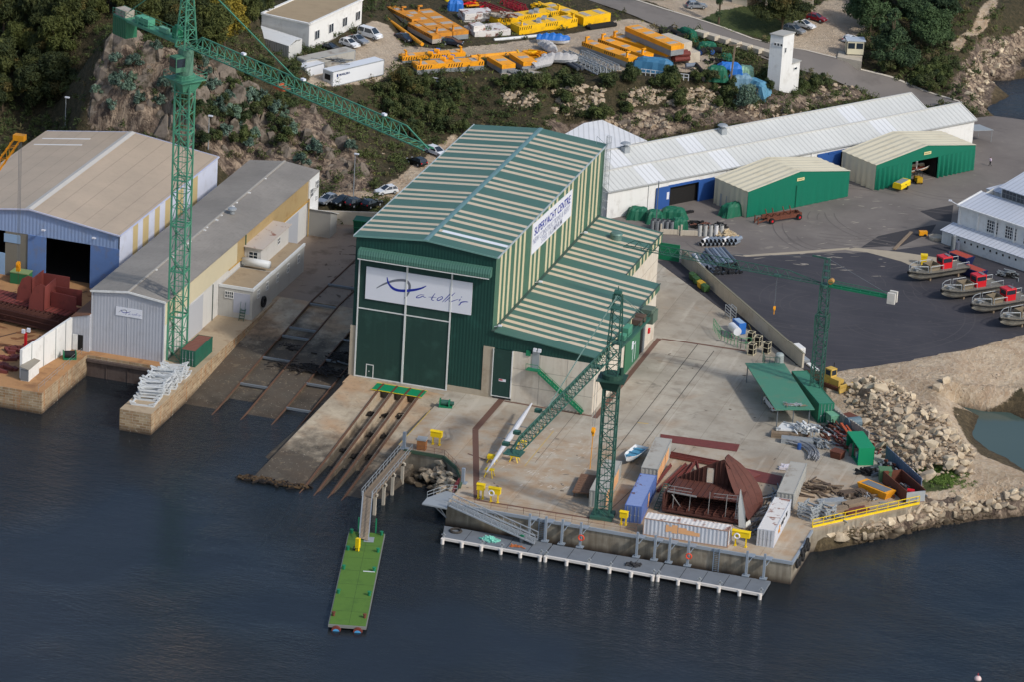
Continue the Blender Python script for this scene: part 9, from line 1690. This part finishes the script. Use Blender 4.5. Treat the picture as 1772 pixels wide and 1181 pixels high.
p=G(755,134,9.2);rail('handrail',[(p.x-1.1,p.y,zy(p)),(p.x+1.1,p.y,zy(p))],m_cw,'white square steel frame in the grass below the front-left pontoon',1.1,2.2,.14);p=G(1150,133,9.0);rail('handrail',[(p.x-4.4,p.y-.3,zy(p)),(p.x+4.4,p.y+.3,zy(p))],m_cw,'long white handrail frame lying at the bank edge below the faded blue cover',1.2,.9,.09)
A=G(1240,22,8);T=thing('stone_house','corner of a stone house with open porch at the top edge','house',(A.x+4,A.y+9,8));mb=MB();mb.bb(-3,-1,-1,0,6,3.4);mb.bb(0,4,-1,12,4.4,3.4);mb.build('stone_wall',m_conc,T);mb=MB();mb.slab([(-3.6,-2,3.2),(13,-2,3.2),(13,7,5.2),(-3.6,7,5.2)],.2);mb.build('porch_roof',P('tan_roof',sr(170,140,100)),T)
for x in(4.0,9.0):mb=MB();mb.beam((x,-1.6,-1),(x,-1.6,3.2),.35);mb.build('porch_post',m_conc,T)
mb=MB();[mb.bb(-4.8-i*.0,-2.4-i*.45,-.6-i*.25,-2.2,-2.0-i*.45,-.3-i*.25) for i in range(7)];mb.build('steps',m_conc,T)
#  vegetation and rock
def leafcloud(name,C,Rd,n,size,mat,tints,flat=.25,up=.5):
 C=np.asarray(C,float);Rd=np.asarray(Rd,float);M=len(C);n=np.asarray(n);idx=np.repeat(np.arange(M),n);K=len(idx)
 d=rng.normal(size=(K,3));d/=np.linalg.norm(d,axis=1)[:,None];d[:,2]=np.where(d[:,2]<-flat,-d[:,2],d[:,2]);r=rng.random(K)**.45
 lump=1+.3*np.sin(d[:,0]*4+idx*1.7)*np.cos(d[:,1]*5+idx);pos=C[idx]+d*Rd[idx]*(r*lump)[:,None]
 nrm=d*.7+rng.normal(size=(K,3))*.7;nrm[:,2]+=up;nrm/=np.linalg.norm(nrm,axis=1)[:,None];t=np.cross(nrm,rng.normal(size=(K,3)));t/=np.linalg.norm(t,axis=1)[:,None];b=np.cross(nrm,t)
 s=(size*(.5+rng.random(K)))[:,None];v=np.stack([pos-t*s*1.5,pos-b*s*.45,pos+t*s*1.5,pos+b*s*.45],1).reshape(-1,3).astype('f')
 me=bpy.data.meshes.new(name);me.vertices.add(K*4);me.vertices.foreach_set('co',v.ravel());me.loops.add(K*4);me.loops.foreach_set('vertex_index',np.arange(K*4,dtype='i'));me.polygons.add(K);me.polygons.foreach_set('loop_start',np.arange(0,K*4,4,dtype='i'));me.polygons.foreach_set('loop_total',np.full(K,4,'i'));me.update()
 tn=np.asarray(tints)[idx];c=np.stack([np.clip(tn+rng.normal(size=K)*.22,0,1),np.repeat(rng.random(M),n),r,np.ones(K)],1);a=me.attributes.new('tint','FLOAT_COLOR','POINT');a.data.foreach_set('color',np.repeat(c,4,0).ravel().astype('f'));me.materials.append(mat)
 o=bpy.data.objects.new(name,me);COL.objects.link(o);return o
def scatter(n,x0,x1,y0,y1,f):
 out=[]
 while n>0:
  x,y=random.uniform(x0,x1),random.uniform(y0,y1);n-=1
  i=min(np.searchsorted(TX,x),len(TX)-1);j=min(np.searchsorted(TY,y),len(TY)-1)
  if f(x,y,T_veg[i,j],T_rk[i,j]):out.append((x,y))
 return out
def vis(x,y,z):
 px,py=PJ((x,y,z));return-60<px<1840 and-90<py<1100
ok=lambda x,y,v,r:(random.random()<v*.9+(r*.42)) and tz(x,y)>-.6 and vis(x,y,tz(x,y)) and not any(inpoly([x],[y],p)[0] for p in(ROAD,D,Lw,Wd,A1,A2)) and not(-45<x<36 and y>128+(x+37)*.28 and tz(x,y)>8.3 and random.random()<.86)
sc_=scatter(13000,-105,112,64,235,ok);print('scrub',len(sc_))
C_,R_,N_,T_=[],[],[],[]
for x,y in sc_:
 h=random.uniform(.35,1.3)*(1.35 if random.random()<.2 else 1);z=tz(x,y);C_.append((x,y,z+h*.3));w_=random.uniform(.6,1.3);R_.append((w_,w_,h));N_.append(int(24+30*w_*h));T_.append(np.clip(.42+.9*float(fbm(np.array([x*.07]),np.array([y*.07]),3)[0])+random.gauss(0,.1),0,1))
tag(leafcloud('scrub',C_,R_,N_,.17,m_scrub,T_,up=.3),'dense scrub and broom covering the slopes','scrub',kind='stuff')
gs=scatter(5000,-40,112,60,235,lambda x,y,v,r:tz(x,y)>-.5 and v>.15 and vis(x,y,tz(x,y)) and not inpoly([x],[y],ROAD)[0] and not any(inpoly([x],[y],p)[0] for p in(D,A1,A2,Wd)))
tag(leafcloud('grass',[(x,y,tz(x,y)+.05) for x,y in gs],[(.7,.7,.25)]*len(gs),[12]*len(gs),.13,m_grassl,[random.random() for _ in gs],up=.1),'dry grass tufts on the upper terrace','grass',kind='stuff')
gz=[(p.x+random.gauss(0,1.9),p.y+random.gauss(0,1.5)) for p in[TG(1622,826)]*420];tag(leafcloud('green_weeds',[(x,y,tz(x,y)+.1) for x,y in gz],[(.4,.4,.3)]*len(gz),[14]*len(gz),.12,mat_leaf('weed_leaves',sr(66,92,40),sr(110,130,62)),[random.random()*.7 for _ in gz]),'patch of green weeds beside the rock pile','weeds',kind='stuff')
def blocks(n,poly,smin,smax,zst):
 mb=MB();xs_,ys_=[p[0] for p in poly],[p[1] for p in poly]
 while n>0:
  px,py=random.uniform(min(xs_),max(xs_)),random.uniform(min(ys_),max(ys_))
  if not inpoly([px],[py],poly)[0]:continue
  n-=1;p=TG(px,py);s=random.uniform(smin,smax);a=random.uniform(-.5,.5)+YAW;c,s2=math.cos(a),math.sin(a);bm=bmesh.new()
  for k in range(16):d=Vector((random.gauss(0,1),random.gauss(0,1),random.gauss(0,1))).normalized();bm.verts.new((d.x*s*random.uniform(.7,1.1),d.y*s*.7,d.z*s*zst*random.uniform(.7,1.1)))
  bmesh.ops.convex_hull(bm,input=bm.verts);bm.verts.index_update();bm.verts.ensure_lookup_table();mb.add([(p.x+v.co.x*c-v.co.y*s2-.1*s,p.y+.45*s+v.co.x*s2+v.co.y*c,p.z-.3*s+v.co.z) for v in bm.verts],[tuple(v.index for v in f.verts) for f in bm.faces]);bm.free()
 return mb
import bmesh
mb=blocks(105,[(205,62),(290,88),(395,115),(450,160),(420,250),(350,280),(250,225),(150,222),(168,140),(182,85)],.6,3.3,1.7);m2_=blocks(80,[(430,160),(530,185),(600,235),(645,300),(630,330),(560,330),(470,280),(380,260)],.5,2.4,1.5);m3_=blocks(36,[(1020,205),(1160,200),(1300,190),(1420,170),(1480,160),(1400,195),(1200,225),(1040,228)],.4,1.2,1.5)
for q in(m2_,m3_):mb.add(q.v,q.f)
struct('cliff_rocks',mb,m_cliff)
def tree(name,label,cat,kind,H_,W_,mat,dens,leaf,grp):
 T=thing(name,label,cat,(0,0,0),0,grp);C=[];Rr=[];nn=[];tt=[];mb=MB();mb.cyl((0,0,-.6),(.1,.05,H_*.45),.05*H_*.6,.03*H_*.5,8)
 K={'oak':26,'cone':34,'pine':22,'euc':12,'bush':10}[kind]
 for k in range(K):
  a=random.random()*6.28;t=random.random()
  if kind=='cone':z=H_*(.1+.88*t);r=W_*.5*(1-t)**.8*random.uniform(.45,.95);rr=max(.35,W_*.17*(1-t*.6));e=(rr*1.2,rr*1.2,rr*.75)
  elif kind=='pine':z=H_*(.5+.45*t);r=W_*.5*random.uniform(.1,.95)*(1-.4*t);rr=W_*.15;e=(rr*1.3,rr*1.3,rr*.6)
  elif kind=='euc':z=H_*(.25+.75*t);r=W_*.3*random.random()*(1.1-t);rr=W_*.2;e=(rr,rr,rr*1.3)
  else:z=H_*(.3+.6*t);r=W_*.5*random.random()**.6*(1-abs(t-.3)*.8);rr=W_*random.uniform(.13,.2);e=(rr,rr,rr*.85)
  x,y=r*math.cos(a),r*math.sin(a);C.append((x,y,z));Rr.append(e);nn.append(int(dens*rr*rr*12)+12);tt.append(np.clip(random.gauss(.5,.25),0,1))
  if k%3==0:mb.cyl((.05,0,max(.3,z*.5)),(x*.8,y*.8,z),.016*H_,.006*H_,5)
 tr_=mb.build('trunk',m_bark,T);o=leafcloud('crown',C,Rr,nn,leaf,mat,tt,flat=.9);o.parent=T;CH.setdefault(T,[]).append(o);return T
def plant(protos,spots,smin=.8,smax=1.2,first=set()):
 for i,(x,y) in enumerate(spots):
  pr=protos[i%len(protos)];s=random.uniform(smin,smax);z=max(tz(x,y),-.5)-.15+(.5 if any(inpoly([x],[y],Z_rock[0])) else 0);rz=random.random()*6.28
  if id(pr) not in first:first.add(id(pr));o=pr;o.location=(x,y,z);o.rotation_euler=(0,0,rz);o.scale=(s,s,s)
  else:dup(pr,(x,y,z),rz,scale=s)
def spx(*L):return[tuple(TG(px,py)[:2]) for px,py in L]
oaks=[tree('oak_tree','dark broad-leaved tree in the wood on the hill behind the cliff','tree','oak',8,7.5,m_oak,26,.19,'trees of the hillside wood') for _ in range(3)]
oak_px=[(x+random.uniform(-9,9),y+random.uniform(-6,6)) for x,y in[(10,20),(45,12),(80,25),(115,10),(150,22),(185,12),(222,20),(258,10),(15,60),(55,66),(95,58),(135,62),(160,45),(20,100),(60,112),(100,104),(10,150),(50,160),(90,150),(285,25),(300,55),(262,50),(345,12),(345,50),(372,70),(395,25),(425,15),(410,55),(428,45),(335,85),(370,95),(30,-15),(90,-12),(150,-15),(215,-10),(280,-12),(330,-15),(390,-15),(440,-8),(55,190),(95,180),(12,195)]]
plant(oaks,spx(*oak_px),.7,1.15)
go=tree('oak_tree','large golden-green tree between the crane tower and the white office','tree','oak',9.5,9.5,mat_leaf('golden_leaves',sr(86,86,34),sr(150,130,52)),26,.2,None);plant([go],spx((388,82)),1,1)
cn=tree('conifer_tree','big blue-green conifer beside the guard cabin','tree','cone',11,9.5,m_pine,26,.17,None);plant([cn],spx((1542,112)),1,1)
pn=[tree('pine_tree','dark pine in the grove right of the gravel car park','tree','pine' if k else 'oak',9,9,m_pine,30,.18,'pines right of the car park') for k in range(2)];plant(pn,spx((1505,55),(1575,60),(1610,85),(1635,55),(1590,25),(1640,20),(1530,20),(1560,15),(1600,0)),.75,1.1)
lp_=tree('pine_tree','spreading pine with bare dark trunk over the parked cars by the tower','tree','pine',8.5,11,m_oak,22,.18,None);plant([lp_],spx((1352,58)),1,1);lt=tree('ivy_tree','ivy-covered tree trunk beside the road at the top edge','tree','euc',9,3.2,m_pine,30,.15,None);plant([lt],spx((1243,42)),1,1)
eb=tree('blue_gum_tree','blue-grey shrub-like gum tree beside the power pole','tree','oak',6,4.6,m_euc,30,.13,None);plant([eb],spx((1290,198)),1,1)
db=tree('holm_oak','round dark tree at the bank edge below the white refrigerated box','tree','oak',6.5,6,m_oak,34,.15,None);plant([db],spx((702,172)),1,1)
es=[tree('gum_sapling','pale blue-green gum sapling growing on the cliff','sapling','bush',2.6,3.0,m_euc,44,.15,'gum saplings on the cliff') for _ in range(3)]
plant(es,spx((90,50),(115,72),(62,120),(55,150),(200,120),(232,130),(228,150),(205,165),(222,175),(240,190),(165,180),(190,205),(270,100),(285,160),(300,175),(278,185),(350,125),(362,140),(345,160),(370,165),(395,180),(412,165),(430,190),(445,185),(378,205),(400,215),(388,240),(415,235),(440,245),(432,262),(455,185),(480,205),(505,240),(492,222),(605,265),(520,300),(545,270)),.6,1.25)
bs=[tree('broom_bush','dark green broom bush on the slopes','bush','bush',2.4,3.2,m_scrub,60,.14,'broom bushes on the bank') for _ in range(2)]
bpx=[(660+random.random()*140,150+random.random()*95) for _ in range(34)]+[(860+random.random()*560,140+random.random()*18) for _ in range(42)]+[(1500+random.random()*150,122+random.random()*40) for _ in range(30)]+[(300+random.random()*215,110+random.random()*150) for _ in range(40)]+[(930+random.random()*330,160+random.random()*60) for _ in range(16)]
bpx=[q for q in bpx if not any(inpoly([TG(*q).x],[TG(*q).y],p)[0] for p in(ROAD,A2,D))];plant(bs,spx(*bpx),.7,1.3)
import bmesh
def rockmesh(k):
 bm=bmesh.new();ax=(random.uniform(.8,1.25),random.uniform(.65,1),random.uniform(.5,.8))
 for i in range(15):
  d=Vector((random.gauss(0,1),random.gauss(0,1),random.gauss(0,1))).normalized();q=[d[j]*ax[j]*random.uniform(.86,1.06) for j in range(3)];q[2]=max(q[2],-ax[2]*.6);bm.verts.new(q)
 bmesh.ops.convex_hull(bm,input=bm.verts);[bm.verts.remove(v) for v in[v for v in bm.verts if not v.link_faces]];bmesh.ops.bevel(bm,geom=bm.edges[:],offset=.025,segments=1,affect='EDGES');me=bpy.data.meshes.new('boulder');bm.to_mesh(me);bm.free();me.materials.append(m_bould);return me
rk_=[rockmesh(i) for i in range(12)];rcount=0
def boulder(x,y,z,s,lb,grp):
 o=bpy.data.objects.new('boulder',random.choice(rk_));COL.objects.link(o);o.location=(x,y,z);o.rotation_euler=(random.uniform(-.5,.5),random.uniform(-.5,.5),random.random()*6.28);o.scale=(s,s,s*random.uniform(.8,1.1));tag(o,lb,'boulder',grp)
hp=[tuple(G(*p)[:2]) for p in((1448,672),(1500,655),(1555,672),(1600,700),(1650,738),(1690,790),(1672,832),(1620,828),(1572,838),(1530,790),(1478,720))]
def edge_d(x,y,poly):
 d=9e9
 for i in range(len(poly)):
  a,b=Vector(poly[i]),Vector(poly[(i+1)%len(poly)]);p=Vector((x,y));t=max(0,min(1,(p-a).dot(b-a)/(b-a).length_squared));d=min(d,(p-(a+(b-a)*t)).length)
 return d
rub=[]
def fillrocks(poly,n,smin,smax,zf,lb,grp,mind=.8,rubn=0):
 xs_=[p[0] for p in poly];ys_=[p[1] for p in poly];pl=[];tries=0
 while len(pl)<n and tries<20000:
  tries+=1;x,y=random.uniform(min(xs_),max(xs_)),random.uniform(min(ys_),max(ys_))
  if not inpoly([x],[y],poly)[0]:continue
  s=random.uniform(smin,smax)*(1.25 if random.random()<.15 else 1)
  if any((x-a)**2+(y-b)**2<(mind*(s+c)*.62)**2 for a,b,c in pl):continue
  pl.append((x,y,s));boulder(x,y,zf(x,y)+s*.25,s,lb,grp)
 while rubn>0:
  x,y=random.uniform(min(xs_),max(xs_)),random.uniform(min(ys_),max(ys_))
  if inpoly([x],[y],poly)[0]:rub.append((x,y,zf(x,y)-.1,random.uniform(.25,.6)));rubn-=1
fillrocks(hp,125,.55,1.25,lambda x,y:max(tz(x,y),0)+min(1.9,edge_d(x,y,hp)*.55)-.2,'pale angular boulder in the big rock pile beside the scrap yard fence','boulders of the big rock pile',.8,800)
shp=[tuple(TG(*p)[:2]) for p in((1404,918),(1404,956),(1474,946),(1540,932),(1600,918),(1700,903),(1795,888),(1795,848),(1700,868),(1640,878),(1600,872),(1540,890),(1474,906))]
fillrocks(shp,104,.7,1.35,lambda x,y:tz(x,y)-.1,'rough boulder in the rock armour along the shore right of the quay','boulders of the right-hand shore',.75,900)
nep=[tuple(TG(*p)[:2]) for p in((1672,165),(1668,130),(1690,90),(1720,65),(1790,28),(1790,90),(1735,130),(1708,165),(1700,190))]
fillrocks(nep,46,.5,1.1,lambda x,y:tz(x,y)-.1,'weed-stained boulder on the far shore at the top right','boulders of the far shore',.9,700)
bsn=[(16.6,-27.6),(18.5,-26.4),(23.0,-26.4),(25.6,-29.5),(27.6,-33),(28.2,-38),(26.6,-38),(25.2,-34.0),(22.6,-30.2),(19,-29.4)]
fillrocks(bsn,34,.7,1.05,lambda x,y:-3.5+max(0,3.3-edge_d(x,y,[(16,-20),(23.2,-25.7),(26.3,-29.1),(28.8,-36),(29,-20)])*.9),'brown boulder lining the small basin under the timber walkway','boulders lining the basin',.6,200)
for px0,px1,py0,py1,n_ in((955,1045,150,198,150),(1085,1175,152,182,110),(1180,1250,156,192,130),(1025,1160,198,222,110),(865,930,162,186,50),(1240,1400,180,205,90),(1395,1480,150,175,40),(1650,1680,690,720,6),(1600,1740,640,680,60),(1640,1772,835,860,160),(640,700,250,330,16),(1180,1290,300,320,0)):
 for _ in range(n_):p=TG(random.uniform(px0,px1),random.uniform(py0,py1));rub.append((p.x,p.y,tz(p.x,p.y)-.05,random.choice((.2,.3,.4,.5,.7,.95)) if py1<300 else random.uniform(.12,.35)))
rm=[]
for m in rk_[:5]:v=np.array([tuple(q.co) for q in m.vertices]);rm.append((v,[tuple(f.vertices) for f in m.polygons]))
mb=MB()
for x,y,z,s in rub:v,f=rm[random.randrange(5)];a=random.random()*6.28;c,s_=math.cos(a),math.sin(a);mb.add([(x+(p[0]*c-p[1]*s_)*s,y+(p[0]*s_+p[1]*c)*s,z+p[2]*s) for p in v],f)
tag(mb.build('stone_rubble',m_bould),'loose pale stones and rubble filling the rock piles and the bank','rubble',kind='stuff');g_=TG(1597,672)
for k,(px,py,s,lb) in enumerate(((1622,676,1.5,'large pale boulder alone on the sand near the pond'),(1636,664,1.3,'brown rounded boulder behind the large pale one near the pond'),(1660,872,1.4,'flat slab boulder on the shore below the weed patch'))):p=TG(px,py);boulder(p.x,p.y,tz(p.x,p.y)+.3,s,lb,None)
